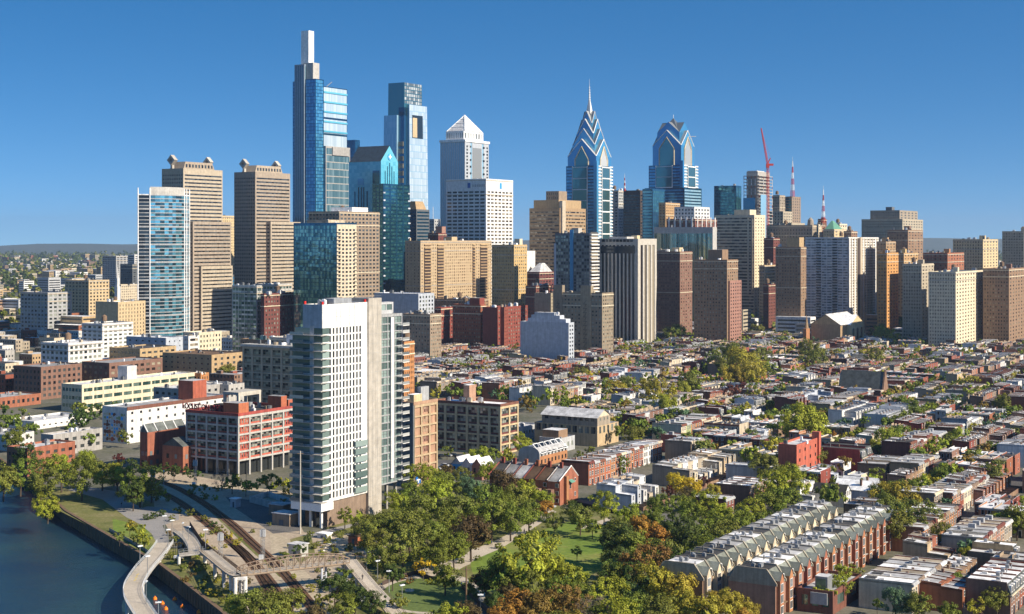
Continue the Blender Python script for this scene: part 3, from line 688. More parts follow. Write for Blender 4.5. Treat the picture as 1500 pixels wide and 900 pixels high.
B=T('apartment_tower','grey glass and steel tower with a bright blue vertical stripe','skyscraper',813,864,876,343,1400,'grey_dark',(13,.8,.72),None,3.2,'gl_mix',roof='roof_grey',row=True,cell=2,clut=5,pent=((838,852,334,'conc_warm'),),land='the tower with the blue stripe')
MB().box(bx(B,835),-.6,0,bx(B,840),-.02,B.z+4).part('blue_stripe',['gl_blue'],B.o)
MB().box(-B.w-1,-.4,0,-B.w+1.2,2,B.z-9).part('corner_column',['pale_blue'],B.o)
for k in range(34): MB().box(.02,.3,2+k*3.2,1.8,B.d-.4,3.3+k*3.2).part('balcony',['white_wall'],B.o); MB().box(.05,1,3.3+k*3.2,.4,B.d-1,5.1+k*3.2).part('window_band',['gl_warm'],B.o)
T('apartment_tower','narrow grey tower directly right of the needle-spired glass tower','building',888,906,913,280,1850,'grey_wall',(3,.5,.5),(4,.7,.5),3.6,'gl_mix',row=True,clut=2)
T('office_tower','dark banded office block between the two gabled glass towers','skyscraper',905,938,944,280,1900,'brown_dark',(1,.97,.5),(1,.97,.5),3.9,'gl_dark',row=True,clut=4,top=5)
B=T('office_tower','bright cyan banded glass block touching the shorter gabled glass tower','skyscraper',941,956,974,278,1820,'gl_deep',(1,.97,.7),(1,.97,.7),3.9,'gl_cyan',row=True,clut=1,glR='gl_teal')  # lit face and darker face painted with two glass colours
T('apartment_tower','golden tan slab low between the cyan block and the red brick hotel','building',965,975,996,298,1790,'gold_brick',(2,.4,.4),(7,.4,.4),3.4,row=True,clut=1)
B=T('hotel','red brick and cream hotel with an ornate white top','building',976,1018,1050,322,1650,'brick_maroon',(8,.42,.5),(7,.42,.5),3.6,'gl_mix',row=True,clut=2,pent=((1000,1032,303,'pink_brick'),))
vol(B,-B.w*.8,-B.w*.1,B.d*.1,B.d*.8,B.z,bz(B,304),'white_wall',(6,.5,.5),(5,.5,.5),4,'gl_dark',row=True,roof='roof_white')
for q in (.1,.3,.5,.7,.9): MB().box(-B.w*q-1,-.7,20,-B.w*q+1,-.02,B.z+3).part('bay',['white_wall'],B.o); MB().box(.02,B.d*q-1,20,.7,B.d*q+1,B.z+3).part('bay',['white_wall'],B.o)
T('office_block','flat grey block with dark ribbed glass front','building',958,1044,1050,334,1600,'concrete',(26,.86,1),None,1000,'gl_green',roof='roof_pale',row=True,top=6,cell=99,clut=1,land='the ribbed grey block')
# vertical striped tower
B=T('office_tower','tall tower with dark and white vertical stripes, sunlit white side','skyscraper',876,934.5,962,350,1400,'conc_warm',(9,.62,1),(4,.6,1),1000,'gl_black',roof='roof_pale',row=True,top=6,cell=99,m=3,d=.9,par=0,clut=2,pent=((893,930,347,'concrete'),(925,937,345,'tan_light')),land='the vertically striped tower',glR='gl_warm')
for i in range(9): MB().box(-B.w+4.5+i*(B.w-9)/9,-.2,B.z-3,-B.w+7.5+i*(B.w-9)/9,.2,B.z-.5).part('crown_opening',['gl_black'],B.o)
MB().box(-B.w+3,-.02,B.z-14,-3,.6,B.z-7).part('louvre_band',['gl_black'],B.o)
T('apartment_tower','dark brown brick tower with golden side, between the striped and square brick towers','skyscraper',958,996,1014,370,1480,'brick_brown',(12,.4,.42),(5,.4,.42),3.2,'gl_warm',row=True,clut=6,pent=((962,976,366,'stone'),(984,1000,363,'tan_light')))
B=T('apartment_tower','square brown brick tower with sunlit pink side','skyscraper',1016.5,1065,1081,382,1400,'brick_brown',(11,.42,.42),(5,.42,.42),3.2,'gl_mix',roof='roof_dark',row=True,clut=3,pent=((1038,1066,366,'brick_brown'),),land='the square brown brick tower')
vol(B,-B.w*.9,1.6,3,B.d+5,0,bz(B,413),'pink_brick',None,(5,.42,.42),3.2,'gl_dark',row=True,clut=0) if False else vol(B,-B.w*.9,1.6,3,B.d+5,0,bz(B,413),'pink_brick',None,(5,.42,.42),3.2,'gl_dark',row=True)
B=T('office_tower','tall cream tower with dark ribbon windows and blank lower side','skyscraper',1047,1105,1121,316,1740,'cream',(1,.99,.52),(4,.35,.42),3.7,'gl_warm',roof='roof_tan',row=True,clut=2,pent=((1076,1107,307,'cream'),),land='the cream ribbon-window tower',top=2.5)
for u_ in (1096,1101.5,): MB().box(bx(B,u_)-1,-.6,40,bx(B,u_)+1,-.02,B.z-3).part('pier',['cream'],B.o)
T('office_tower','dark blue glass tower with a flat top, behind the cream ribbon-window tower','skyscraper',1046,1078,1086,273,1950,'gl_deep',(6,.94,.85),(2,.94,.85),4,'gl_teal',row=True,clut=2)
B=begin('unfinished_tower','unfinished concrete tower with open floors and a red crane behind it','skyscraper',1089,1112,1132,258,1850,land='the unfinished tower')
MB().box(-B.w+3,3,0,-3,B.d-3,B.z+6).part('core',['concrete'],B.o)
for k in range(38):
    z=B.z-k*4; 
    if z<60: break
    MB().box(-B.w,0,z,0,B.d,z+.7).part('floor_slab',['concrete'],B.o)
    mb=MB()
    for i in range(5): mb.box(-B.w+.5+i*(B.w-1)/4-.3,.2,z-3.3,-B.w+.5+i*(B.w-1)/4+.3,.8,z)
    for i in range(4): mb.box(-.8,.5+i*(B.d-1)/3-.3,z-3.3,-.2,.5+i*(B.d-1)/3+.3,z)
    mb.part('columns',['steel_white' if k%3 else 'terracotta'],B.o)
MB().box(-B.w-.2,-.3,40,-B.w*.25,-.05,bz(B,290)).part('glazing',['gl_deep'],B.o); MB().box(.05,B.d*.1,40,.3,B.d*.6,bz(B,285)).part('glazing',['gl_sky'],B.o)
MB().box(-B.w*.8,3,B.z+6,-B.w*.2,B.d*.6,bz(B,250)).part('top_frame',['white_wall'],B.o)
Xc,Yc_=(1124.5-750)/FP*1815,1815
cr=thing('tower_crane','red tower crane with raised jib against the unfinished tower','crane',(Xc,Yc_,0))
def lattice(mb,p,q,w0,w1,n,r=.3):
    p,q=Vector(p),Vector(q); d=(q-p).normalized(); u=d.orthogonal().normalized(); w=d.cross(u); pr=None
    for i in range(n+1):
        t=i/n; c=p.lerp(q,t); h=w0+(w1-w0)*t; c4=[c+u*a*h+w*b*h for a,b in((-1,-1),(1,-1),(1,1),(-1,1))]
        for k in range(4): mb.bar(c4[k],c4[(k+1)%4],r*.7)
        if pr:
            for k in range(4): mb.bar(pr[k],c4[k],r); mb.bar(pr[k],c4[(k+1)%4],r*.7)
        pr=c4
zz=lambda v:H+(V0-v)*Yc_/FP
mb=MB(); lattice(mb,(0,0,0),(0,0,zz(243)),1.2,1.2,40,.2); mb.part('mast',['crane_red'],cr)
MB().box(-1.8,-1.8,zz(246),1.8,1.8,zz(240)).part('cab',['crane_red'],cr)
mb=MB(); lattice(mb,(0,0,zz(240)),(-8,0,zz(188)),1.0,.4,16,.2); mb.part('jib',['crane_red'],cr)
mb=MB(); mb.bar((0,0,zz(240)),(3.5,0,zz(232)),.6); mb.bar((3.5,0,zz(232)),(-8,0,zz(190)),.12); mb.box(2,-1.5,zz(243),7,1.5,zz(240)); mb.part('counterweight',['crane_red'],cr)
B=T('office_tower','pale stone stepped tower with a rounded crown right of the unfinished tower','skyscraper',1131,1142,1150,287,1980,'stone',(4,.4,.5),(3,.4,.5),3.8,'gl_warm',row=True,clut=0)
vol(B,-B.w-3,8,-8,B.d+6,0,bz(B,311),'stone',(5,.4,.5),(5,.4,.5),3.8,'gl_dark',row=True); vol(B,-B.w-5,22,-14,B.d+16,0,bz(B,328),'stone',(8,.4,.5),(7,.4,.5),3.8,'gl_dark',row=True)
B=T('office_tower','slim tower with blue-dark front and brown side, carrying a radio mast','skyscraper',1148,1160,1173,289,2000,'brown_stone',(1,.96,.6),(4,.3,.4),3.8,'gl_deep',row=True,clut=1)
def mast(label,u,v0,v1,Y,r=2.0):
    m_=thing('radio_mast',label,'mast',((u-750)/FP*Y,Y,H+(V0-v1)*Y/FP)); h=(v1-v0)*Y/FP
    for i in range(6):
        a,b=h*i/6,h*(i+1)/6; mb=MB(); lattice(mb,(0,0,a),(0,0,b),.7*r*(1-i/6.5),.7*r*(1-(i+1)/6.5),5,.17); mb.part('mast_section',['crane_red' if i%2==0 else 'white_paint'],m_)
    MB().bar((0,0,h),(0,0,h*1.12),.15).part('aerial',['white_paint'],m_)
mast('tall red and white lattice mast on the slim dark tower',1161,236,288,2000,3.2)
mast('red and white lattice mast rising over the old brown rooftops at the right',1206,278,326,1800,2.6)
mast('short red and white mast behind the dark banded office block',915,257,280,1905,1.2)
B=T('department_store','wide grey stone building with a small dome behind the brick towers','building',1123,1190,1196,331,1760,'stone',(16,.35,.5),(3,.4,.4),4.2,'gl_dark',roof='slate',row=True,top=4,clut=2,land='the wide grey stone building')
MB().cyl(-4,5,B.z,B.z+7,4.2,3.4,10).cyl(-4,5,B.z+7,B.z+10,3.4,.5,10).part('dome',['stone'],B.o)
for i,(a,b,c,v,Y,w_,l_,c2) in enumerate(((1192,1199,1209,330,1790,'cream','cream stone block with a small turret under the right radio mast','tan'),(1198,1204,1211,322,1800,'brick_dark','dark red rooftop block carrying the right radio mast','brick_dark'),
   (1206,1222,1240,337,1740,'tan_light','tan block with a green copper roof corner','copper_green'),(1218,1230,1241,329,1780,'cream','cream block with stepped parapets right of the copper roof','cream'),
   (1236,1247,1256,340,1700,'brick_brown','small brown block with a bright cream side behind the panelled slab','cream'))):
    B=T('office_block',l_,'building',a,b,c,v,Y,w_,(4,.4,.45),(3,.4,.45),3.6,'gl_warm',row=True,clut=3)
    if c2=='copper_green': MB().frus((-B.w*.5,B.d*.4),(B.w*.45,B.d*.38),B.z,(-B.w*.6,B.d*.4),(B.w*.05,B.d*.05),B.z+11).part('copper_roof',['copper_green'],B.o)
T('apartment_tower','reddish brown tower behind the brown tower with the orange penthouse','building',1119,1133,1142,350,1700,'brick_dark',(5,.35,.35),(3,.35,.35),3.3,'gl_dark',row=True,clut=2)
T('apartment_tower','brown brick tower with an orange-tan penthouse','skyscraper',1136,1173,1181,363,1550,'brick_brown',(9,.36,.4),(3,.36,.4),3.2,'gl_mix',row=True,clut=5,pent=((1154,1178,348,'tan'),),land='the brown tower with the orange penthouse')
T('apartment_block','small tan balconied block in the gap between cream and brown towers','building',1112,1120,1137,390,1660,'tan_light',(3,.5,.4),(1,.8,.45),3.6,'gl_dark',row=True,clut=2)
T('apartment_block','brick-red lower block in the gap between cream and brown towers','building',1118,1126,1136,418,1610,'brick_maroon',(3,.4,.4),(4,.4,.4),3.6,'gl_dark',row=True,clut=2)
B=T('apartment_tower','broad pale grey panelled slab with many balconies','skyscraper',1179.5,1243,1287,349,1600,'white_wall',(8,.86,.55),(10,.5,.55),2.95,'gl_panel',roof='roof_tan',row=True,clut=4,cell=2.4,top=1,land='the broad panelled slab',glR='gl_warm')
for k in range(35):
    for i in (2,5): MB().box(-B.w*(1-i/8)+.2,-.5,3+k*2.95,-B.w*(1-(i+1)/8)-.2,-.02,4.1+k*2.95).part('balcony',['gl_black'],B.o)
MB().box(-2,by(B,1256),0,.9,by(B,1258.5),B.z).part('slot',['brown_dark'],B.o); MB().box(-1,0,0,.8,by(B,1245),B.z).part('corner_pier',['white_wall'],B.o)  # first strip: shade of a narrow gap put into dark brown
MB().box(-3,by(B,1259),0,1.2,by(B,1262),B.z+1).part('corner_pier',['cream'],B.o)
for q in (1247,1251,1255,1266,1270,1274,1278,1284): MB().box(.02,by(B,q)-.7,0,.55,by(B,q)+.7,B.z).part('pier',['cream'],B.o)
B=T('apartment_tower','grand pale stone apartment block with stepped roofline at the right','skyscraper',1262,1322,1352,322,1900,'stone',(18,.4,.45),(8,.4,.45),3.5,'gl_dark',row=True,clut=4,land='the grand stone apartment block')
vol(B,-B.w*.82,-B.w*.1,6,B.d-6,B.z,bz(B,309),'stone',(12,.4,.45),(5,.4,.45),3.6,'gl_dark',row=True,roof='slate')
MB().box(-B.w*.45,8,bz(B,309),-B.w*.3,20,bz(B,303)).part('penthouse',['grey_dark'],B.o)
for i,(a,b,c,v,Y,w_,l_) in enumerate(((1285,1299,1316,372,1520,'orange_wall','orange brick tower with arcaded top right of the panelled slab'),
   (1284,1298,1312,355,1640,'tan','tan rooftop cluster behind the orange brick tower'),(1306,1324,1345,372,1600,'gold_brick','golden stone block right of the orange tower'),
   (1300,1330,1352,338,1700,'brick_brown','big brown block with a dark blue roof at the right'),(1322,1350,1368,388,1450,'stone','pale grey-green slab at the right end of the skyline'),
   (1352,1388,1412,372,1500,'brick_orange','orange-brown brick tower past the grand stone block'),(1396,1440,1462,352,1600,'tan_light','tall tan tower near the right picture edge'),
   (1440,1478,1510,395,1400,'brick_brown','brown brick block at the right picture edge'),(1360,1400,1440,400,1350,'cream','cream mid-rise block below the tall tan tower'),(1468,1500,1540,340,1750,'stone','pale stone tower cut by the right picture edge'),
   (1246,1262,1286,362,1680,'tan','tan roofs peeping over the panelled slab'))):
    T('apartment_tower' if v<400 else 'apartment_block',l_,'building',a,b,c,v,Y,w_,(max(3,int((b-a)/4)),.42,.45),(max(3,int((c-b)/4)),.42,.45),3.3,'gl_warm',row=True,clut=5,pent=((b-6,b+4,v-7,w_),))
# ------------------------------------------------ middle ground
T('medical_building','pale blue-grey block with a windowed end and white roof, left of the red brick blocks','building',548,613,636,432,1350,'pale_blue',None,(5,.5,.55),3.6,'gl_mix',roof='roof_white',clut=6,cap=60,land='the pale blue-grey block')
B=T('apartment_building','brown brick apartment block with golden brown side, right of the white tower','apartment building',590,630,646.5,462,1200,'brown_stone',(9,.42,.45),(5,.45,.45),3.2,'gl_mix',roof='roof_white',clut=9,land='the brown apartment block')
T('apartment_building','red brick block with sunlit end next to the brown apartment block','apartment building',636,646,664,452,1345,'brick_red',(3,.4,.4),(5,.4,.45),3.2,'gl_mix',roof='roof_dark',clut=3,cap=60)
T('apartment_building','wide dark red brick block in shade at the middle of the red brick group','apartment building',663,704,712,448,1330,'brick_red',(12,.42,.42),(2,.4,.4),3.2,'gl_mix',roof='roof_grey',clut=7,land='the dark red brick blocks',pent=((690,712,437,'brick_red'),))
B=T('apartment_building','red brick block with blank front and wide sunlit side, right of the red brick group','apartment building',707,729,773,452,1310,'brick_red',None,(12,.4,.45),3.2,'gl_mix',roof='roof_dark',clut=9,land='the right red brick block')
vol(B,-B.w*.2,4,by(B,733),by(B,737),0,B.z,'brick_red',None,(2,.3,.4),3.2,'gl_dark',row=True)
T('apartment_building','low dark-roofed brick building behind the red brick group','apartment building',636,690,716,440,1420,'brick_brown',(12,.4,.4),(6,.4,.4),3.2,roof='roof_dark',row=True,clut=10)
B=begin('apartment_building','windowless white stepped wall building with a windowed white end','apartment building',762,833,841,474,1180,land='the white stepped building')
vol(B,-B.w,0,0,B.d,0,B.z,'pale_blue',None,(2,.5,.5),3.3,'gl_dark',roof='roof_white',par=.5)
for k,(a,b,v) in enumerate(((773,829,468),(778,820,463),(783,812,459))): 
    MB().box(bx(B,a),.0+.01*k,B.z,bx(B,b),B.d*.8,bz(B,v)-.0,0,1).part('roof_step',['pale_blue','roof_white'],B.o)
clutter(B,-B.w,0,0,B.d,bz(B,462),6,False)
B=T('apartment_building','olive-grey stone apartment block with fire escapes and sunlit tan end','apartment building',810,882,898.5,431,1230,'olive_stone',(14,.42,.45),(5,.45,.45),3.2,'gl_mix',roof='roof_dark',clut=6,land='the olive stone apartment block')
for a,b in ((811,824),(851,866)): MB().box(bx(B,a),-.6,0,bx(B,b),4,bz(B,419),0,1).part('bay_tower',['olive_stone','roof_dark'],B.o)
for u_ in (818,858):
    mb=MB()
    for k in range(13): mb.box(bx(B,u_)-1.6,-1.9,6+k*3.6,bx(B,u_)+1.6,-.65,6.2+k*3.6); mb.bar((bx(B,u_)-1.4,-1.5,6+k*3.6),(bx(B,u_)+1.4,-1.5,9.6+k*3.6),.12)
    mb.part('fire_escape',['dark_metal'],B.o)
T('apartment_building','plain grey-tan block with a flat roof left of the olive stone block','apartment building',783,807,813,431,1330,'olive_stone',None,(2,.4,.4),3.2,roof='roof_pale',row=True,clut=1)
T('apartment_building','low maroon brick building with cream roof boxes beside the grey-tan block','apartment building',770,785,808,420,1420,'brick_maroon',(4,.4,.4),(5,.4,.4),3.3,roof='roof_pale',row=True,clut=7)
T('apartment_building','orange brick building half hidden behind the right wing of the white tower','apartment building',584,592,607,503,900,'orange_wall',(3,.4,.5),(5,.4,.5),3.2,'gl_dark',roof='roof_grey',clut=2,cap=60)
# church with arched windows
B=begin('church','tan stone church with pale cross-gabled roof and three arched windows','church',1188,1231,1262,474,1395,land='the arched-window church')
zE=bz(B,476); zR=bz(B,462)
MB().box(-B.w,0,0,0,B.d,zE).part('wall',['tan'],B.o)
mb=MB(); mb.xprism([(-B.w,zE),(0,zE),(-B.w/2,zR)],0,B.d*.5,0); mb.part('gable',['tan'],B.o)
mb=MB(); mb.quad((-B.w-1,-1,zE-.5),(-B.w/2,-1,zR+.6),(-B.w/2,B.d,zR+.6),(-B.w-1,B.d,zE-.5)); mb.quad((-B.w/2,-1,zR+.6),(1,-1,zE-.5),(1,B.d,zE-.5),(-B.w/2,B.d,zR+.6)); mb.part('roof',['roof_white'],B.o)
y0_,y1_=B.d*.3,B.d*.95
mb=MB(); mb.yprism([(y0_,0),(y1_,0),(y1_,zE-1),((y0_+y1_)/2,zR-2),(y0_,zE-1)],-B.w/2,3.5); mb.part('transept',['tan_light'],B.o)
ym=(y0_+y1_)/2; mb=MB(); mb.quad((-B.w/2,y0_-1,zE-1),(4,y0_-1,zE-1),(4,ym,zR-1.4),(-B.w/2,ym,zR-1.4)); mb.quad((-B.w/2,ym,zR-1.4),(4,ym,zR-1.4),(4,y1_+1,zE-1),(-B.w/2,y1_+1,zE-1)); mb.part('roof',['roof_white'],B.o)
for i in range(3):
    yc=y0_+(y1_-y0_)*(.2+.3*i); r=2.6; pts=[(yc+r,3)]+[(yc+r*math.cos(t*math.pi/8),zE-7+r*math.sin(t*math.pi/8)) for t in range(9)]+[(yc-r,3)]
    MB().yprism(pts,3.6,3.9).part('arched_window',['gl_warm'],B.o); MB().yprism([(yc+(p-yc)*1.25,z+ (.7 if z>4 else -.5)) for p,z in pts],3.5,3.65).part('window_surround',['cream'],B.o)
B=begin('steeple','thin dark steeple with a square base left of the arched-window church','steeple',1176,1181,1187,482,1400,occ=False)
MB().box(-B.w,0,0,0,B.d,B.z).part('tower',['brick_orange'],B.o); MB().cyl(-B.w/2,B.d/2,B.z,bz(B,462),2,.1,8).part('spire',['tan'],B.o)
# slate roofed church in the rowhouses
B=begin('church','long brick church with a big dark slate roof amid the rowhouses at right','church',1226,1292,1302,568,930,land='the slate-roofed church')
zE=bz(B,580); zR=bz(B,546); 
MB().box(-B.w,0,0,0,B.d,bz(B,575)).part('wall',['brick_brown'],B.o)
mb=MB(); hd=B.d/2; mb.yprism([(0,zE-3),(B.d,zE-3),(hd,zR-1)],-B.w,0); mb.part('gable',['stone'],B.o)
mb=MB(); mb.quad((-B.w+1,-1,zE-4),(-.8,-1,zE-4),(-.8,hd,zR),(-B.w+1,hd,zR)); mb.quad((-B.w+1,hd,zR),(-.8,hd,zR),(-.8,B.d+1,zE-4),(-B.w+1,B.d+1,zE-4)); mb.part('roof',['slate'],B.o)
MB().box(-B.w,-7,0,-2,0,zE-9).part('aisle',['brick_brown'],B.o); mb=MB(); mb.quad((-B.w,-7.6,zE-9.5),(-2,-7.6,zE-9.5),(-2,-.1,zE-5),(-B.w,-.1,zE-5)); mb.part('aisle_roof',['slate'],B.o)
MB().yprism([(-.6,0),(B.d+.6,0),(B.d+.6,zE-2.5),(hd,zR+1.2),(-.6,zE-2.5)],-.7,.3).part('front_wall',['brick_brown'],B.o)
# ================================================================ NEAR LEFT AND CENTRE
# white tower
ang=None
B=begin('apartment_tower','tall white tower with finned windows, balconies and a concrete spine, by the railway','skyscraper',444,472.5,538,449,526,land='the white tower')
zB=9.0; zt=B.z
nf=22; fh=(zt-8-zB)/nf
vol(B,-B.w,0,0,B.d,zB,zt,'white_wall',None,(10,.50,.80),fh,'gl_dark',roof='roof_grey',top=8,base=.6,m=3.4,d=.28,cap=100,cell=3,par=.6)
# glazed corner and front
for k in range(nf):
    z=zB+.9+k*fh
    MB().box(-3.6,-.3,z,.22,3.6,z+fh-.75).part('corner_window',['gl_riv'],B.o)
    MB().box(-B.w-3.5,-.25,z,-B.w*.55,3.5,z+fh-.75).part('window',['gl_riv'],B.o)
    MB().box(-B.w-4.6,-2.2,z-.62,1.0,1.5,z-.38).part('balcony_slab',['concrete'],B.o)
    MB().box(-.2,1.51,z-.62,.6,4.0,z-.38).part('slab_edge',['white_paint'],B.o)
    mb=MB(); mb.box(-B.w-4.5,-2.15,z-.35,-B.w*.8,-2.1,z+.6); mb.part('balcony_rail',['gl_panel'],B.o)
    if k<7: MB().box(.05,B.d-8,z,.75,B.d-.8,z+fh-.8).part('window',['gl_riv'],B.o)
MB().box(-B.w,-.2,zt-8,-.05,-.02,zt+.6).part('front_panel',['pale_blue'],B.o)  # bluish tone of the shaded white front put into the upper panel colour
MB().box(-B.w*.62,-.4,zB,-3.7,.1,zt-7).part('front_panel',['white_wall'],B.o)
MB().box(-B.w-9,5,zB-4,-B.w,B.d*.7,zt-10).part('rear_wing',['gl_riv'],B.o)
for k in range(nf): MB().box(-B.w-9.3,4.7,zB+k*fh,-B.w-.1,5.0,zB+k*fh+.4).part('slab_edge',['grey_wall'],B.o)
MB().box(-B.w-4,-2,zB-2.6,1,.0,zB+.1).part('canopy',['white_paint'],B.o)
MB().box(-.5,.1,zB-2.6,1,5,zB+.1).part('canopy',['white_paint'],B.o)
MB().box(-B.w-2,3.5,0,-.6,B.d,zB).part('base_wall',['brown_stone'],B.o)
MB().box(-B.w,1.5,0,-4,3.4,zB-2.6).part('lobby_glazing',['gl_dark'],B.o)
for x in (-1.2,-6,-11): MB().box(x-.4,.4,0,x+.4,1.2,zB-2.6).part('column',['white_paint'],B.o)
ys=B.d; sp=by(B,557)
MB().box(-B.w,ys,0,.6,sp,bz(B,441),0,1).part('concrete_spine',['conc_warm','roof_grey'],B.o)
MB().box(-B.w,sp,0,-5.5,sp+4,zt-2).part('recess',['grey_dark'],B.o)  # dark grey puts the shade of this gap into the colour
y2,y3=by(B,559),by(B,594)
z2=bz(B,469); 
vol(B,-B.w-2,-1.5,y2+1,y3,10,z2,'grey_wall',None,(3,.93,.84),fh,'gl_riv',roof='roof_grey',top=.8,d=.4,m=.4,cap=200,cell=2.2,par=.3,mull=2.2)
for k in range(int((z2-12)/fh)):
    z=10.5+k*fh
    MB().box(-1.5,y3-3.4,z,1.2,y3+1,z+.25).part('balcony_slab',['white_wall'],B.o)
    MB().box(1.14,y3-3.4,z+.25,1.2,y3+1,z+1.2).part('balcony_rail',['gl_panel'],B.o)
MB().box(-1.5,y2+7.5,12,-.9,y2+9.3,z2-1).part('mullion_panel',['white_wall'],B.o)
vol(B,-B.w,-6,y2+2,y2+16,z2,z2+4.5,'grey_wall',(2,.8,.6),(3,.85,.6),4,'gl_riv',roof='roof_pale',top=.8,par=0,row=True)
for y in (y2+3,(y2+y3)/2,y3-2): MB().box(-4,y-.5,0,-3,y+.5,10).part('column',['concrete'],B.o)
for (x,y) in ((-B.w+.5,.4),(-.4,.4),(-.4,B.d-1),(-.2,sp-.8)): MB().cyl(x,y,zt+.6,zt+1.6,.5,n=6).part('warning_light',['red_light'],B.o)
clutter(B,-B.w,0,4,B.d,zt+.05,6,False,s=1.2)
mb=MB()
for k in range(24): mb.box(.6,ys+.1,4+k*3.55,.64,sp-.1,4.06+k*3.55)
for q in (.33,.66): mb.box(.6,ys+(sp-ys)*q-.05,0,.645,ys+(sp-ys)*q+.05,bz(B,443))
mb.part('panel_joints',['grey_wall'],B.o)
mb=MB()
for q in range(1,10): mb.box(.0,B.d*q/10-.04,zt-7.6,.03,B.d*q/10+.04,zt+.5)
mb.box(0,.2,zt-4,.035,B.d-.2,zt-3.93); mb.part('panel_joints',['grey_wall'],B.o)
MB().box(-B.w*.8,B.d*.35,zt+.1,-B.w*.25,B.d*.75,zt+2.4,0,1).part('roof_plant',['metal_grey','roof_grey'],B.o)

# red and white gridded loft building
def loft(B,x0,x1,y0,y1,z0,z1,fr,sp,F,Rt,nfl,gl='gl_mix',base=0,roof='roof_dark',mull=1.6,pw=1.0,bays=None,bw='gl_dark'):
    o=B.o; d=.6
    MB().box(x0,y0+d,z0+base,x1-d,y1,z1-.3).part('wall',[sp],o)
    if base: MB().box(x0+1.5,y0+2.5,z0,x1-2.5,y1-1,z0+base).part('ground_floor',[bw],o)
    W=MB(); fh=(z1-z0-base-1.2)/nfl; zb=z0+base
    for face,nb in (('F',F),('R',Rt)):
        if not nb: continue
        a0,a1=(x0,x1) if face=='F' else (y0,y1)
        for i in range(nb+1):
            c=a0+(a1-a0)*i/nb; p,q=max(a0,c-pw/2),min(a1,c+pw/2)
            if i==0: q=a0+pw*.9
            if i==nb: p=a1-pw*.9
            if face=='F': W.box(p,y0-.05,z0,q,y0+d,z1-.05)
            else:
                if i==0: p=a0+d+.01
                W.box(x1-d,p,z0,x1+.05,q,z1-.05)
        for k in range(nfl+1):
            z=zb+k*fh; h=.75 if k<nfl else z1-z-.02
            for i in range(nb):
                p=a0+(a1-a0)*i/nb+pw*.5; q=a0+(a1-a0)*(i+1)/nb-pw*.5
                if i==0: p=a0+pw*.9
                if i==nb-1: q=a1-pw*.9
                if face=='F': W.box(p,y0,z,q,y0+d,z+h)
                else: W.box(x1-d,p,z,x1,q,z+h)
                if k<nfl:
                    hs=(fh-.75)*.27; kind=(bays or {}).get((face,i),'w')
                    if kind=='b': continue
                    zl=z+.75+hs; zh=z+fh
                    loc=((p+q)/2,y0+d,zl) if face=='F' else (x1-d,(p+q)/2,zl)
                    key=(face,round(q-p,1),round(zh-zl,1),kind)
                    if key not in WC:
                        mb=MB(); L=q-p; hh=zh-zl; n=max(1,round(L/mull))
                        for j in range(n):
                            s,t=-L/2+L*j/n+.08,-L/2+L*(j+1)/n-.08
                            if kind=='s' : s+=.35; t-=.35
                            for (za,zb2) in ((0,hh*.48),(hh*.52,hh)):
                                if face=='F': mb.quad((s,-.05,za),(t,-.05,za),(t,-.05,zb2),(s,-.05,zb2),0)
                                else: mb.quad((.05,s,za),(.05,t,za),(.05,t,zb2),(.05,s,zb2),0)
                            w_=.08 if kind!='s' else .43
                            mm=1 if kind!='s' else 2
                            for e in ((s-w_,s),(t,t+w_)):
                                if face=='F': mb.box(e[0],-.12,0,e[1],-.02,hh,mm)
                                else: mb.box(.02,e[0],0,.12,e[1],hh,mm)
                        WC[key]=mb.mesh('window',[gl,'grey_dark',sp])
                    link('window',WC[key],o,loc)
    W.part('frame',[fr],o)
    B.roof=MB().quad((x0,y0,z1),(x1,y0,z1),(x1,y1,z1),(x0,y1,z1)).part('roof',[roof],o)
    mb=MB(); t=.5; mb.box(x0-.15,y0-.15,z1-.04,x1+.15,y0+t,z1+1.2); mb.box(x0-.15,y1-t,z1-.04,x1+.15,y1,z1+1.2); mb.box(x0-.15,y0+t,z1-.04,x0+t,y1-t,z1+1.18); mb.box(x1-t,y0+t,z1-.04,x1+.15,y1-t,z1+1.18); mb.part('parapet',[sp],o)
WC={}
B=begin('loft_building','red brick loft building with a white concrete grid beside the railway','apartment building',272,349,431,610,642,land='the red and white loft building')
loft(B,-B.w,0,0,B.d,0,B.z,'concrete','red_paint',5,5,5,base=6.5,pw=.85,bays={('R',0):'s',('R',4):'s'},gl='gl_mix')
zt=B.z
MB().box(-9,.5,zt,-.2,7,zt+5.5,0,1).part('penthouse',['terracotta','roof_grey'],B.o)
MB().box(-8,B.d-9,zt,-.2,B.d-5,zt+6,0,1).part('penthouse',['terracotta','roof_grey'],B.o); MB().box(-5,B.d-4,zt,-.2,B.d-.3,zt+4,0,1).part('penthouse',['terracotta','roof_grey'],B.o)
MB().box(-B.w+10,7,zt,-B.w+16,12,zt+3.5,0,1).part('penthouse',['terracotta','roof_dark'],B.o)
mb=MB()
for x in (-22,-14): 
    for y in (16,30): mb.box(x-.6,y-.6,zt,x+.6,y+.6,zt+7)
    mb.box(x-.6,16.6,zt+6.4,x+.6,29.4,zt+7)
mb.box(-22.6,15.3,zt+7.02,-13.4,30.7,zt+8.2); mb.part('rooftop_frame',['conc_warm'],B.o)
clutter(B,-B.w,0,6,B.d,zt+.1,14,False,s=1.3)
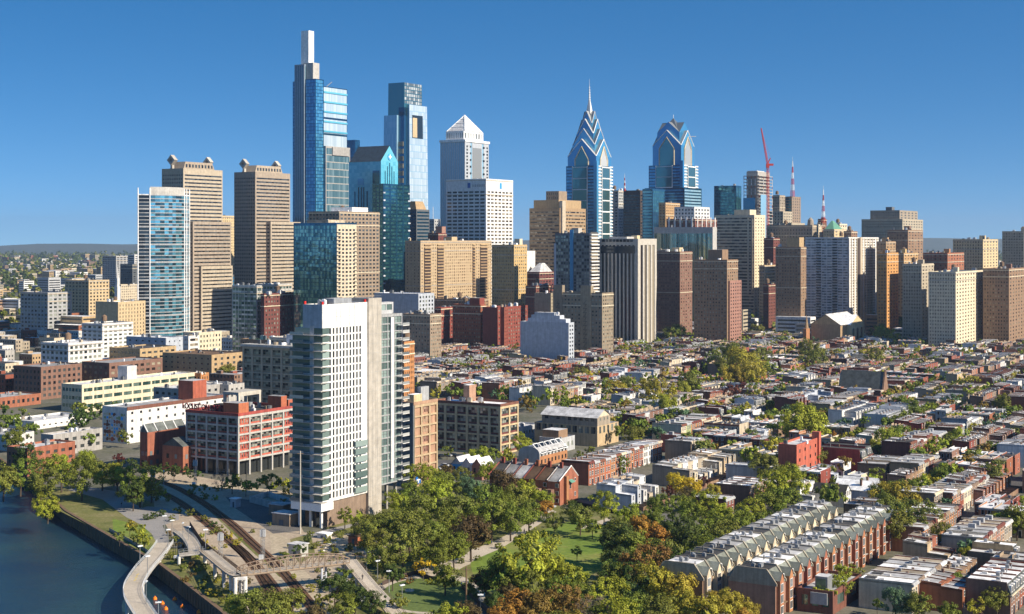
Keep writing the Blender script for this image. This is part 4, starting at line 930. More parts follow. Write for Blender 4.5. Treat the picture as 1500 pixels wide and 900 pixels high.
# roof sign
sg=thing('roof_sign','dark red letters standing on a frame along the red loft roof','sign',tuple(B.o.location),-TH)
mb=MB(); L0,L1=-B.w+1.5,-10
mb.bar((L0,2,zt+1.2),(L1,2,zt+1.2),.1); mb.bar((L0,2.3,zt+3.5),(L1,2.3,zt+3.5),.08)
for i in range(12):
    x=L0+(L1-L0)*i/11; mb.bar((x,2.3,zt),(x,2.3,zt+4),.08); mb.bar((x,4.5,zt),(x,2.3,zt+3.6),.07)
mb.part('sign_frame',['dark_metal'],sg)
def text(body,name,size,mat,parent,loc,rot,depth=.12,xs=1.0):
    cu=bpy.data.curves.new(name,'FONT'); cu.body=body; cu.size=size; cu.extrude=depth; cu.align_x='CENTER'; cu.offset=.03
    ob=bpy.data.objects.new(name,cu); col.objects.link(ob); dg=bpy.context.evaluated_depsgraph_get(); me=bpy.data.meshes.new_from_object(ob.evaluated_get(dg)); bpy.data.objects.remove(ob); bpy.data.curves.remove(cu)
    me.materials.clear(); me.materials.append(M(mat)); o=link(name,me,parent,loc,rot); o.scale=(xs,1,1); return o
text('LOCUST ON THE PARK','letters',3.6,'letters',sg,((L0+L1)/2,1.7,zt+1.3),(math.pi/2,0,0),.2,.78)

# grey stone loft behind
B=begin('loft_building','grey stone loft building with wide windows and a pale roof behind the red loft','apartment building',355,441,452,512,860,land='the grey stone loft')
loft(B,-B.w,0,0,B.d,0,B.z,'stone','olive_stone',6,3,8,gl='gl_mix',roof='roof_white',pw=1.4,mull=2.2)
MB().box(-B.w-.8,-.9,B.z+.2,.9,B.d,B.z+1.6).part('cornice',['concrete'],B.o)
MB().box(-16,6,B.z+1.61,-4,16,B.z+8,0,1).part('penthouse',['pale_blue','roof_white'],B.o); clutter(B,-B.w,-2,4,B.d-3,B.z+1.65,8,False,s=1.3)
# cream brick lofts
B=begin('loft_building','tall brick loft with cream grid and a blue square sign, right of the white tower','apartment building',588,606,641,594,613,land='the tall cream-gridded loft')
loft(B,-B.w,0,0,B.d,0,B.z,'tan_light','pink_brick',None,3,8,gl='gl_warm',roof='roof_white',pw=1.0,mull=1.7,bays={('R',0):'b',('R',1):'s',('R',2):'b'})
MB().box(-B.w,-.3,0,-.1,.58,B.z+.9).part('blank_wall',['grey_dark'],B.o)  # shade of the side turned from the sun put into dark grey
for k in range(7): MB().box(-3.6,-.45,4+k*4.3,-1.6,-.31,5+k*4.3).part('window',['gl_black'],B.o)
MB().box(-B.w+1,3,B.z+.1,-2,9,B.z+4,0,1).part('penthouse',['tan_light','roof_white'],B.o); MB().box(-B.w+3,10,B.z+.1,-5,16,B.z+6.5,0,1).part('penthouse',['grey_wall','roof_pale'],B.o)
sgn=thing('wall_sign','blue square sign with a white mark low on the tall cream-gridded loft','sign',tuple(B.o.location),-TH)
zs=bz(B,710); y0_=.9
MB().box(.1,y0_,zs,.5,y0_+3.6,zs+3.2).part('panel',['blue_sign'],sgn)
mb=MB(); mb.box(.51,y0_+1.5,zs+.4,.6,y0_+2.1,zs+2.8); mb.box(.51,y0_+.5,zs+1.4,.59,y0_+1.49,zs+1.9); mb.box(.51,y0_+2.11,zs+1.4,.59,y0_+3.1,zs+1.9); mb.part('mark',['white_paint'],sgn)
B=begin('loft_building','long brick loft with cream grid and white roof, behind the park trees','apartment building',636,733,759.5,596,706,land='the long cream-gridded loft')
loft(B,-B.w,0,0,B.d,0,B.z,'tan_light','brick_maroon',6,2,5,gl='gl_mix',roof='roof_white',pw=1.2,mull=1.7)
MB().box(-B.w*.72,10,B.z,-B.w*.63,16,bz(B,571),0,1).part('penthouse',['pink_brick','roof_white'],B.o); clutter(B,-B.w,0,3,B.d,B.z+.05,8,False)
# cream school-like building
B=begin('school_building','cream three-storey building with a pitched grey roof and tall windows','school',783,875,906,612,734,land='the cream school building')
vol(B,-B.w,0,0,B.d,0,B.z-4.4,'tan_light',(10,.72,.5),(5,.5,.5),5,'gl_mix',roof='roof_grey',par=0,top=.5,base=3,mull=1.4,cell=1.5)
vol(B,-B.w*.88,0,.0+.1,B.d*.6,B.z-4.4,B.z,'stone',(9,.62,.42),(3,.4,.4),4,'gl_mix',roof='roof_grey',par=0,top=.6,m=1,mull=1.4)
mb=MB(); hd=B.d*.3; mb.quad((-B.w*.9,-.8,B.z-.3),(.6,-.8,B.z-.3),(.6,hd,B.z+3.4),(-B.w*.9,hd,B.z+3.4)); mb.quad((-B.w*.9,hd,B.z+3.4),(.6,hd,B.z+3.4),(.6,B.d*.62,B.z-.3),(-B.w*.9,B.d*.62,B.z-.3)); mb.part('roof',['roof_pale'],B.o)
MB().yprism([(.1,B.z+.01),(B.d*.6,B.z+.01),(hd,B.z+3.1)],-B.w*.87,.1).part('gable',['cream'],B.o)
# barrel roofed brick hall with truss skylights
B=begin('brick_hall','brick hall with curved grey end wall and white framed sloping skylights','building',760,791,831,668,668,land='the hall with white skylights')
zE=bz(B,666); r=B.w/2
MB().box(-B.w,0,0,0,B.d,zE-1).part('wall',['brick_orange'],B.o)
pts=[(-B.w,0),(0,0),(0,zE)]+[(-r+r*math.cos(t*math.pi/10),zE+r*.62*math.sin(t*math.pi/10)) for t in range(1,10)]+[(-B.w,zE)]
MB().xprism(pts,-.4,.0).part('end_wall',['grey_wall'],B.o)
pts2=[(0,zE-1)]+[(-r+r*math.cos(t*math.pi/10),zE+r*.6*math.sin(t*math.pi/10)) for t in range(0,11)]+[(-B.w,zE-1)]
MB().xprism(pts2,.01,B.d).part('roof',['roof_pale'],B.o)
for i in range(5):
    y0_=B.d*(i/5)+.6; y1_=B.d*((i+1)/5)-.2; a=(.4,y0_,zE+.3); b=(-r*.75,y0_,zE+r*.75); c=(-r*.75,y1_,zE+r*.75); d_=(.4,y1_,zE+.3)
    MB().quad(a,d_,c,b).part('skylight',['gl_dark'],B.o)
    mb=MB(); mb.bar(a,b,.28); mb.bar(b,c,.22); mb.bar(a,c,.2); mb.bar(a,d_,.22); mb.part('skylight_frame',['white_paint'],B.o)
mb=MB(); mb.bar((.4,B.d-.3,zE+.3),(-r*.75,B.d-.3,zE+r*.75),.28); mb.part('skylight_frame',['white_paint'],B.o)
for i in range(8):
    for k in range(2): MB().box(.02,B.d*(i+.3)/8,1.5+k*3.4,.12,B.d*(i+.3)/8+1.1,3.3+k*3.4).part('window',['gl_house'],B.o)
T('apartment_building','blue-grey and brick block with stacked roof terraces above the skylight hall','apartment building',790,822,842,645,715,'grey_wall',(4,.4,.4),(3,.5,.5),3.3,'gl_mix',roof='roof_pale',clut=4,pent=((796,830,632,'brick_brown'),))
# left side long buildings
T('office_building','long cream building with green ribbon windows at the left','building',90,120,288,566,880,'cream',(6,.8,.42),(12,.84,.46),4.2,'gl_green',roof='roof_pale',clut=12,land='the long cream building',pent=((170,195,545,'white_wall'),),cell=1.6)
B=T('warehouse','long white-walled building with a red-brown cornice and a mural end wall','building',150,186,333,600,745,'white_wall',None,(12,.26,.34),4.2,'gl_dark',roof='roof_grey',clut=9,land='the long white building',pent=((262,300,570,'terracotta'),))
MB().box(-.2,0,B.z-.6,.25,B.d,B.z+1.1).part('cornice',['brick_maroon'],B.o)
mb=MB(); cl=['pale_blue','terracotta','orange_wall','green_wall','blue_light','cream','red_paint','brick_maroon']
for i in range(9):
    for j in range(8):
        x=-B.w+1+i*(B.w-2)/9; z=1+j*(B.z-3)/8; s=R.uniform(.5,1.3)
        k=len(mb.v); pts=[(x+s*R.uniform(.5,1.1)*math.cos(t)*1.2+.8,z+s*R.uniform(.5,1.2)*math.sin(t)+.8) for t in [q*math.pi/3 for q in range(6)]]
        mb.v+=[(p[0],-.06-.01*((i+j)%3),p[1]) for p in pts]; mb.f.append(tuple(range(k,k+6))); mb.m.append(R.randrange(len(cl)))
mb.part('mural',cl,B.o)
for (l_,a,b,c,v,Y,w_,F_,R_,rf,gg) in (
 ('low grey building with a long pale roof below the cream apartment block',225,262,340,572,815,'concrete',(4,.5,.4),(8,.4,.4),'roof_pale','gl_dark'),
 ('cream apartment block with rows of square windows behind the low left roofs',268,291,324.5,489,1215,'cream',(6,.5,.5),(7,.45,.5),'roof_pale','gl_mix'),
 ('white block with open balconies left of the cream apartment block',268,276,292,494,1180,'white_wall',(3,.5,.4),(1,.8,.5),'roof_white','gl_warm'),
 ('pale blue block with a bright white end at the far left',185,243,268,497,1120,'pale_blue',(6,.3,.3),(3,.2,.3),'roof_white','gl_dark'),
 ('tan block with ribbon windows and a dark front roof at the left',160,205,258,513,1060,'tan',(8,.7,.4),(6,.6,.4),'roof_dark','gl_dark'),
 ('long brown brick building with rows of paired windows at the left',120,160,238,534,990,'brick_brown',(5,.5,.5),(9,.6,.5),'roof_grey','gl_warm'),
 ('low tan building with flat brown roof beside the left trees',238,310,357,522,1020,'tan',(8,.3,.3),(5,.4,.5),'roof_brown','gl_dark'),
 ('small orange-yellow brick house below the left trees',283,294,306,549,960,'orange_wall',(2,.4,.4),(3,.4,.5),'roof_grey','gl_dark'),
 ('grey building with pale roof boxes right of the long white building',300,335,358,566,840,'concrete',(4,.4,.3),(3,.4,.3),'roof_white','gl_dark'),
 ('pale green-grey glass block left of the dark red brick block',340,376,384,420,1250,'gl_panel',(8,.9,.6),(2,.8,.6),'roof_white','gl_green'),
 ('dark red brick block with small square windows below the second banded tower',382,387,430,432,1240,'brick_maroon',(2,.4,.4),(10,.42,.45),'roof_pale','gl_mix'),
 ('pale glass annex with a bright roof above the dark red brick block',372,400,428,418,1290,'concrete',(6,.8,.5),(6,.8,.5),'roof_white','gl_green'),
 ('low brick church-like building with green roof below the dark red block',352,392,410,500,1120,'brick_brown',(5,.3,.4),(3,.3,.4),'copper_green','gl_dark'),
 ('low pale block with roof plant between trees and grey stone loft',395,425,446,497,1020,'concrete',(4,.4,.4),(4,.4,.4),'roof_white','gl_dark'),
 ('plain white block at the far left edge',60,100,150,505,1050,'white_wall',(6,.6,.5),(7,.6,.5),'roof_pale','gl_mix'),
 ('brown block at the far left edge above the river',20,60,120,540,950,'brick_brown',(7,.5,.5),(8,.5,.5),'roof_grey','gl_dark'),
 ('tall grey slab at the far left edge',30,70,105,430,1500,'grey_wall',(8,.6,.5),(5,.6,.5),'roof_grey','gl_mix'),
 ('tan slab block left of the white spire',95,130,160,412,1700,'tan_light',(7,.5,.5),(6,.5,.5),'roof_tan','gl_dark'),
 ('long low white shed at the far left by the river trees',10,50,128,620,800,'white_wall',(5,.4,.3),(9,.4,.3),'roof_white','gl_dark'),
 ('orange brick block beyond the river at the left',-40,0,60,585,900,'brick_orange',(6,.5,.5),(8,.5,.5),'roof_grey','gl_dark')):
    T('office_building' if Y>900 else 'building_block',l_,'building',a,b,c,v,Y,w_,F_,R_,3.8,gg,roof=rf,clut=6,cap=70,row=Y>1100)
# gabled brick houses by the railway
for (l_,a,b,c,v,Y,rp) in (('brick house with a saw-tooth dark roof and white rafters, left of the red loft',205,216,272,634,662,1),('low brick house with a blue-black gabled roof between saw-tooth house and red loft',238,268,284,655,652,0)):
    B=begin('brick_house',l_,'house',a,b,c,v,Y,land='the saw-tooth brick house' if rp else None)
    z=B.z; MB().box(-B.w,0,0,0,B.d,z).part('wall',['brick_orange'],B.o)
    MB().xprism([(-B.w,z+.01),(0,z+.01),(-B.w*.5,z+3.6)],0,B.d).part('roof',['slate'],B.o)
    if rp:
        mb=MB()
        for i in range(5):
            y=B.d*i/4; mb.bar((.3,y,z+.2),(-B.w*.5,y,z+3.8),.28); mb.bar((-B.w*.5,y,z+3.8),(-B.w-.3,y,z+.2),.28)
        mb.part('rafter',['white_paint'],B.o)
    for i in range(max(2,int(B.d/4))):
        for k in range(2): MB().box(.01,1.5+i*4,2+k*4,.1,3+i*4,4+k*4).part('window',['gl_house'],B.o)
    for i in range(2):
        for k in range(2): MB().box(-B.w*.8+i*B.w*.4,-.1,2+k*4,-B.w*.8+1.4+i*B.w*.4,-.01,4+k*4).part('window',['gl_house'],B.o)
# ================================================================ ROWHOUSES
# variant geometry: local frame, near corner at origin, front or rear wall at x=0 (sunlit), depth to -x, width along +y
HV={}
def house_geo(kind,w,d,h,seed):
    r=random.Random(seed); P={}
    def g(n): return P.setdefault(n,MB())
    W=g('wall'); Rf=g('roof')
    fl=max(2,round(h/3.3)); fh=h/fl
    def wins(x,ys,nfl,z0=0.9,ww=.95,wh=1.75,face='R'):
        for k in range(nfl):
            for y in ys:
                nm='window%d_%d'%(k,int(y*10)); m=g(nm); z=z0+k*fh
                if face=='R':
                    m.box(x+.01,y-ww/2-.12,z-.14,x+.09,y+ww/2+.12,z+wh+.14,0); m.quad((x+.1,y-ww/2,z),(x+.1,y+ww/2,z),(x+.1,y+ww/2,z+wh),(x+.1,y-ww/2,z+wh),1)
                    m.box(x+.1,y-ww/2,z+wh/2-.05,x+.14,y+ww/2,z+wh/2+.05,0)
                else:
                    m.box(y-ww/2-.12,-.09,z-.14,y+ww/2+.12,-.01,z+wh+.14,0); m.quad((y-ww/2,-.1,z),(y+ww/2,-.1,z),(y+ww/2,-.1,z+wh),(y-ww/2,-.1,z+wh),1)
    def flat(x0,x1,y0,y1,zf,zb,par=.35,front='x1'):
        # slightly pitched roof with a raised party wall on both sides
        Rf.quad((x0,y0+.2,zb),(x1,y0+.2,zf),(x1,y1-.2,zf),(x0,y1-.2,zb),0)
        for ya,yb in ((y0,y0+.2),(y1-.2,y1)):
            n=len(W.v); W.v+=[(x0,ya,zb-.6),(x1,ya,zf-.6),(x1,yb,zf-.6),(x0,yb,zb-.6),(x0,ya,zb+par),(x1,ya,zf+par),(x1,yb,zf+par),(x0,yb,zb+par)]
            for i,q in enumerate(((3,2,1,0),(4,5,6,7),(0,1,5,4),(1,2,6,5),(2,3,7,6),(3,0,4,7))): W.f.append(tuple(n+t for t in q)); W.m.append(1 if i==1 else 0)
    ys=[w*.3,w*.72] if w<6.5 else [w*.2,w*.5,w*.8]
    if kind=='front':      # street front faces the sun
        W.box(-d,0,0,0,w,h-.02); flat(-d,0,0,w,h+.25,h-.35+.4)
        c=g('cornice'); c.box(-.05,.02,h-.55,.5,w-.02,h+.05); c.box(-.3,0.21,h+.05,.3,w-.21,h+.42)
        wins(0,ys,fl); D=g('door'); D.box(.15,w*.72-.55,.1,.2,w*.72+.55,2.5); s=g('step'); s.box(.01,w*.72-.8,0,1.1,w*.72+.8,.4)
    elif kind=='rear':     # narrower rear wing faces the sun
        m=d*.55; ew=w*.62; eh=h-(fh if r.random()<.5 else .8)
        W.box(-d,0,0,-d+m,w,h-.02); flat(-d,-d+m,0,w,h-.1,h+.35)
        W.box(-d+m,0,0,0,ew,eh-.02); flat(-d+m,0,0,ew,eh-.1,eh+.2,.22)
        wins(0,[ew*.5],max(2,round(eh/fh)-0),ww=.9,wh=1.5); wins(-d+m,[w*.82],fl,ww=.7)
        f=g('yard_wall'); f.box(0,-.08,0,5,.08,1.8); f.box(4.9,.08,0,5.05,w,1.8)
    elif kind=='mansard':
        W.box(-d,0,0,0,w,h-fh); n=len(Rf.v)
        Rm=g('mansard'); Rm.xprism([(-d,h-fh),(.25,h-fh),(-.9,h),(-d,h)],.15,w-.15,0)
        W.box(-d,0,h-fh,-.9,.15,h+.5); W.box(-d,w-.15,h-fh,-.9,w,h+.5)
        Rf.quad((-d,.15,h+.05),(-.9,.15,h+.05),(-.9,w-.15,h+.05),(-d,w-.15,h+.05),0)
        wins(0,ys,fl-1); D=g('door'); D.box(.15,w*.72-.55,.1,.2,w*.72+.55,2.5)
        for i,y in enumerate(ys[:2]):
            m=g('dormer%d'%i); m.box(-1.2,y-.8,h-fh+.6,.15,y+.8,h-.5,0); m.quad((.17,y-.5,h-fh+.8),(.17,y+.5,h-fh+.8),(.17,y+.5,h-.8),(.17,y-.5,h-.8),1)
        c=g('cornice'); c.box(0,0,h-fh-.3,.55,w,h-fh+.05)
    elif kind=='side':     # row runs along -x, front faces -y; w along -x
        W.box(-w,0,0,0,d,h-.02)
        Rf.quad((-w+.2,0,h+.25),(-.2,0,h+.25),(-.2,d,h),(-w+.2,d,h),0)
        for xa,xb in ((-w,-w+.2),(-.2,0)): W.box(xa,0,h-.02,xb,d,h+.6,0,1)
        c=g('cornice'); c.box(-w+.02,-.45,h-.5,-.02,0,h+.25)
        wins(0,[-w*.3,-w*.72],fl,face='F'); D=g('door'); D.box(-w*.3-.5,-.2,.1,-w*.3+.5,-.15,2.4)
        for k in range(fl): 
            m=g('window9%d'%k); z=.9+k*fh; m.box(.01,d*.6-.5,z,.08,d*.6+.5,z+1.6,0); m.quad((.09,d*.6-.4,z+.1),(.09,d*.6+.4,z+.1),(.09,d*.6+.4,z+1.5),(.09,d*.6-.4,z+1.5),1)
    elif kind=='gable':
        W.box(-d,0,0,0,w,h-1.5); W.yprism([(0,h-1.5),(w,h-1.5),(w/2,h+1.6)],-d,0,0)
        Rf.quad((-d-.2,-.3,h-1.7),(.3,-.3,h-1.7),(.3,w/2,h+1.75),(-d-.2,w/2,h+1.75),0); Rf.quad((-d-.2,w/2,h+1.75),(.3,w/2,h+1.75),(.3,w+.3,h-1.7),(-d-.2,w+.3,h-1.7),0)
        wins(0,ys,max(2,fl-1)); D=g('door'); D.box(.15,w*.72-.55,.1,.2,w*.72+.55,2.5)
    # roof things
    xr=(-d*.85,-d*.15) if kind!='side' else (-w*.8,-w*.2); yr=(w*.25,w*.75) if kind!='side' else (d*.15,d*.85)
    zt=h+.05
    if kind=='rear': xr=(-d*.9,-d*.5)
    if kind!='gable':
        for i in range(r.choice((0,1,1))):
            ch=g('chimney%d'%i); x=r.uniform(*xr); y=.25 if r.random()<.5 else w-.75
            if kind=='side': x,y=(-.5 if r.random()<.5 else -w+.5),r.uniform(*yr)
            ch.box(x-.35,y-.1,zt-1,x+.35,y+.5,zt+r.uniform(.7,1.3))
        if r.random()<.6:
            s=g('skylight'); x,y=r.uniform(*xr),r.uniform(*yr); s.box(x-.7,y-.5,zt-.3,x+.7,y+.5,zt+.45,0)
        if r.random()<.5:
            s=g('roof_unit'); x,y=r.uniform(*xr),r.uniform(*yr); s.box(x-.5,y-.5,zt-.3,x+.5,y+.5,zt+.9); s.cyl(x,y,zt+.9,zt+1,.4,n=8)
        if r.random()<.14:
            s=g('stair_hatch'); x,y=r.uniform(*xr),r.uniform(*yr); n=len(s.v); s.box(x-1.1,y-.8,zt-.3,x+1.1,y+.8,zt+1.7)
        if r.random()<.18 and kind!='side':
            s=g('roof_deck'); x,y=xr[0]*.7+xr[1]*.3,w/2; s.box(x-1.8,.5,zt+.3,x+1.8,w-.5,zt+.5)
            for q in (x-1.8,x+1.75): s.box(q,.5,zt+.5,q+.06,w-.5,zt+1.4)
        if r.random()<.22:
            s=g('roof_patch'); x,y=r.uniform(*xr),w/2 if kind!='side' else d/2; s.box(x-r.uniform(.8,1.6),y-1.2,zt-.3,x+r.uniform(.6,1.5),y+1.1,zt+.36)
        if r.random()<.3:
            s=g('vent'); x,y=r.uniform(*xr),r.uniform(*yr); s.cyl(x,y,zt-.2,zt+1.3,.16,n=6)
    else:
        ch=g('chimney0'); ch.box(-d*.3,w*.2,h-1,-d*.3+.8,w*.2+.7,h+2.4)
    return P
PN={'wall':lambda c,r:[c,'roof_white' if r!='roof_dark' else 'concrete'],'roof':lambda c,r:[r],'cornice':lambda c,r:[('brown_stone','cream','white_wall','brick_dark','grey_wall','stone','brick_brown')[(len(c)*3+len(r))%7]],'door':lambda c,r:['cloth_dark'],'step':lambda c,r:['concrete'],
    'window':lambda c,r:['white_wall' if c!='white_wall' else 'grey_wall','gl_house'],'mansard':lambda c,r:['slate'],'dormer':lambda c,r:['white_wall','gl_house'],'chimney':lambda c,r:['brick_brown'],
    'skylight':lambda c,r:['white_wall'],'roof_unit':lambda c,r:['metal_grey'],'stair_hatch':lambda c,r:['grey_wall'],'vent':lambda c,r:['metal_grey'],'roof_deck':lambda c,r:['deck'],'roof_patch':lambda c,r:['roof_dark' if 'white' in r or 'pale' in r else 'roof_pale'],'yard_wall':lambda c,r:['brick_brown']}
def base(n): return n.rstrip('0123456789').split('_')[0] if n.startswith(('window','dormer','chimney')) else n
def base(n):
    for k in ('window','dormer','chimney'):
        if n.startswith(k): return k
    return n
CW={'brick_red':'red brick','brick_dark':'dark brick','brick_brown':'brown brick','brick_orange':'orange brick','brick_maroon':'maroon brick','tan':'tan','tan_light':'sandy','cream':'cream','white_wall':'white','grey_wall':'grey','pale_blue':'pale blue','blue_wall':'dark blue','green_wall':'green','pink_brick':'pink brick','stone':'stone','brown_stone':'brownstone','red_paint':'bright red','terracotta':'terracotta'}
RW={'roof_white':'white roof','roof_pale':'pale roof','roof_grey':'grey roof','roof_dark':'black roof','roof_brown':'brown roof','roof_tan':'tan roof'}
HOUSES=[]   # (x,y,rz,kind,w,d,h,seed,wall,roof)
def occupied(a0,a1,b0,b1):
    for (p,q,r_,s) in OCC:
        if a1>p and a0<q and b1>r_ and b0<s: return True
    return False
WCOL=['brick_red']*5+['brick_dark']*1+['brick_brown']*4+['brick_maroon']*2+['brick_orange']*4+['cream','white_wall']+['cream','tan','white_wall','white_wall','grey_wall','tan_light','stone','pink_brick','pale_blue','brown_stone']
RCOL=['roof_white']*8+['roof_pale']*6+['roof_grey']*3+['roof_dark']*2+['roof_brown','roof_tan']
def row_along(a,b,n,w,d,h,kind,walls=None,roofs=None,hj=.8,chk=False,occ=False,vis=None):
    """houses one after another along the D1 street direction, sunlit wall at b"""
    aa=a; rw=R.choice(WCOL); rr=R.choice(RCOL); sd=R.randrange(14); hh=h
    for i in range(n):
        if R.random()<.35: rw=R.choice(WCOL)
        if R.random()<.4: rr=R.choice(RCOL)
        if R.random()<.35: sd=R.randrange(14)
        if R.random()<.45: hh=h+R.choice((-hj,0,0,hj,hj*2.2 if chk else hj))
        wc=walls[i%len(walls)] if walls else rw; rc=roofs[i%len(roofs)] if roofs else rr
        if kind=='side': a0,a1,b0,b1=a,a+d,b-(i+1)*w,b-i*w
        else: a0,a1,b0,b1=aa,aa+w,b-d,b
        ok=not(chk and occupied(a0,a1,b0,b1))
        if kind=='side': X,Y=xy(a,b-i*w)
        else: X,Y=xy(aa,b)
        if ok and vis:
            u,v=pix(X,Y,0); ok=vis(u,v)
        if chk and R.random()<.06: ok=False
        if ok: HOUSES.append((X,Y,-TH,kind,w,d,round(hh,1),sd,wc,rc))
        aa+=w
    if occ:
        if kind=='side': OCC.append((a-2,a+d+3,b-n*w-2,b+2))
        else: OCC.append((a-2,aa+2,b-d-4,b+3))
def rowpx(u,v,n,w,d,h,kind,walls=None,roofs=None,hj=.5):
    a,b=ab(*G(u,v)); row_along(a,b,n,w,d,h,kind,walls,roofs,hj,occ=True)
# hand placed rows near the park
rowpx(925,748,5,5.2,15,8.6,'rear',['pale_blue','pale_blue','white_wall','cream','white_wall'],['roof_white','roof_white','roof_pale','roof_white','roof_pale'])
rowpx(1010,716,10,5.2,17,8.2,'rear',['stone','cream','white_wall','cream','white_wall','stone','cream','tan_light','cream','stone'],['roof_pale','roof_white','roof_white','roof_white','roof_pale','roof_white','roof_white','roof_tan','roof_white','roof_pale'])
rowpx(1098,742,4,5.2,15,7.4,'front',['brick_brown','brick_orange','brick_brown','brick_orange'],['roof_white','roof_white','roof_pale','roof_white'])
rowpx(1062,757,1,9,13,5.5,'front',['brick_dark'],['roof_pale'])
rowpx(862,712,8,5.0,13,9.6,'front',['brick_orange','brick_orange','brick_orange','terracotta','brick_orange','brick_orange','grey_wall','brick_orange'],['roof_pale','roof_white','roof_grey'])
rowpx(921,688,7,5.0,12,8.6,'front',['brick_orange','brick_red','brick_orange','white_wall','white_wall'],['roof_pale','roof_white'])
rowpx(998,656,8,6.0,16,11,'front',['cream','green_wall','brick_orange','brick_orange','brick_red','cream','tan_light'],['roof_dark','roof_pale','roof_pale'])
rowpx(993,664,1,8,9,7.6,'mansard',['red_paint'],['roof_pale'])
rowpx(1120,672,5,6.5,11,8.6,'side',['brick_maroon','brick_dark'],['roof_pale'])
rowpx(1134,665,3,5.5,16,9,'rear',['grey_wall','pale_blue','tan'],['roof_white'])
rowpx(1132,713,1,7,21,7.5,'front',['grey_wall'],['roof_white'])
rowpx(1040,598,3,9,14,9,'front',['brick_orange'],['roof_pale'])
a_,b_=ab(*G(1170,706)); HB=begin('painted_house','bright red painted three-storey building with a tall red chimney slab','apartment building',1140,1167,1199,655,628,land='the bright red building')
vol(HB,-HB.w,0,0,HB.d,0,HB.z,'red_paint',None,(4,.25,.4),3.6,'gl_house',roof='roof_pale',top=1.5,base=2,cap=40)
MB().box(-2.5,HB.d-1.6,0,.8,HB.d+1,HB.z+3.5).part('chimney',['red_paint'],HB.o); clutter(HB,-HB.w,0,0,HB.d,HB.z,4,False)
rowpx(1262,694,2,8,20,10,'mansard',['red_paint','brick_maroon'],['roof_dark'])
rowpx(1222,718,2,9,13,7,'rear',['pale_blue','grey_wall'],['roof_pale'])
rowpx(1297,712,3,7.5,12,8.5,'front',['brick_brown','tan','brick_brown'],['roof_pale','roof_grey'])
rowpx(1345,716,4,8,12,9.5,'front',['tan','cream','brick_red'],['roof_grey','roof_pale'])
rowpx(1273,738,2,8,14,6.5,'gable',['white_wall','pale_blue'],['roof_white','roof_pale'])
rowpx(1237,744,1,8,13,6.5,'gable',['white_wall'],['roof_dark'])
rowpx(1190,742,3,5.5,11,7.5,'rear',['white_wall','cream','white_wall'],['roof_pale'])
rowpx(1283,770,3,5.5,12,6.5,'front',['brick_brown','tan'],['roof_grey','roof_brown'])
rowpx(1352,812,9,5.5,14,8.2,'front',['brick_orange','brick_brown'],['roof_white','roof_pale','roof_dark'])
rowpx(1336,900,6,5.8,15,7.5,'front',['cream','brick_brown','brick_orange'],['roof_white','roof_pale','roof_tan'])
rowpx(1410,900,7,5.8,13,7.5,'rear'); rowpx(1440,830,7,5.8,13,8.5,'front'); rowpx(1480,905,7,5.8,12,9,'mansard')
rowpx(1395,760,10,5.6,14,8.5,'front'); rowpx(1440,742,9,5.6,14,9,'rear')
# modern block at the bottom
MBt=begin('modern_house','modern brick and glass house with a grey roof pavilion and planters, bottom right','house',1168,1220,1262,872,405,land='the modern house with the roof pavilion')
vol(MBt,-MBt.w,0,0,MBt.d,0,MBt.z,'brick_maroon',(3,.6,.6),(2,.5,.6),3.6,'gl_green',roof='roof_pale',top=.8)
MB().box(-MBt.w*.62,-.4,MBt.z-3,-1.5,4,MBt.z+.2).part('bay',['grey_wall'],MBt.o)
MB().box(-MBt.w*.6,3,MBt.z,-MBt.w*.25,7,MBt.z+4,0,1).part('roof_pavilion',['metal_grey','roof_white'],MBt.o); MB().box(-MBt.w*.57,2.9,MBt.z+.5,-MBt.w*.3,3,MBt.z+3.4).part('glazing',['gl_green'],MBt.o)
for i in range(6): MB().box(-MBt.w*.6+i*1.2,1,MBt.z,-MBt.w*.6+.9+i*1.2,1.8,MBt.z+R.uniform(.7,1.3)).part('planter',['leaf_yellowgreen'],MBt.o)
OCC.append((0,0,0,0))
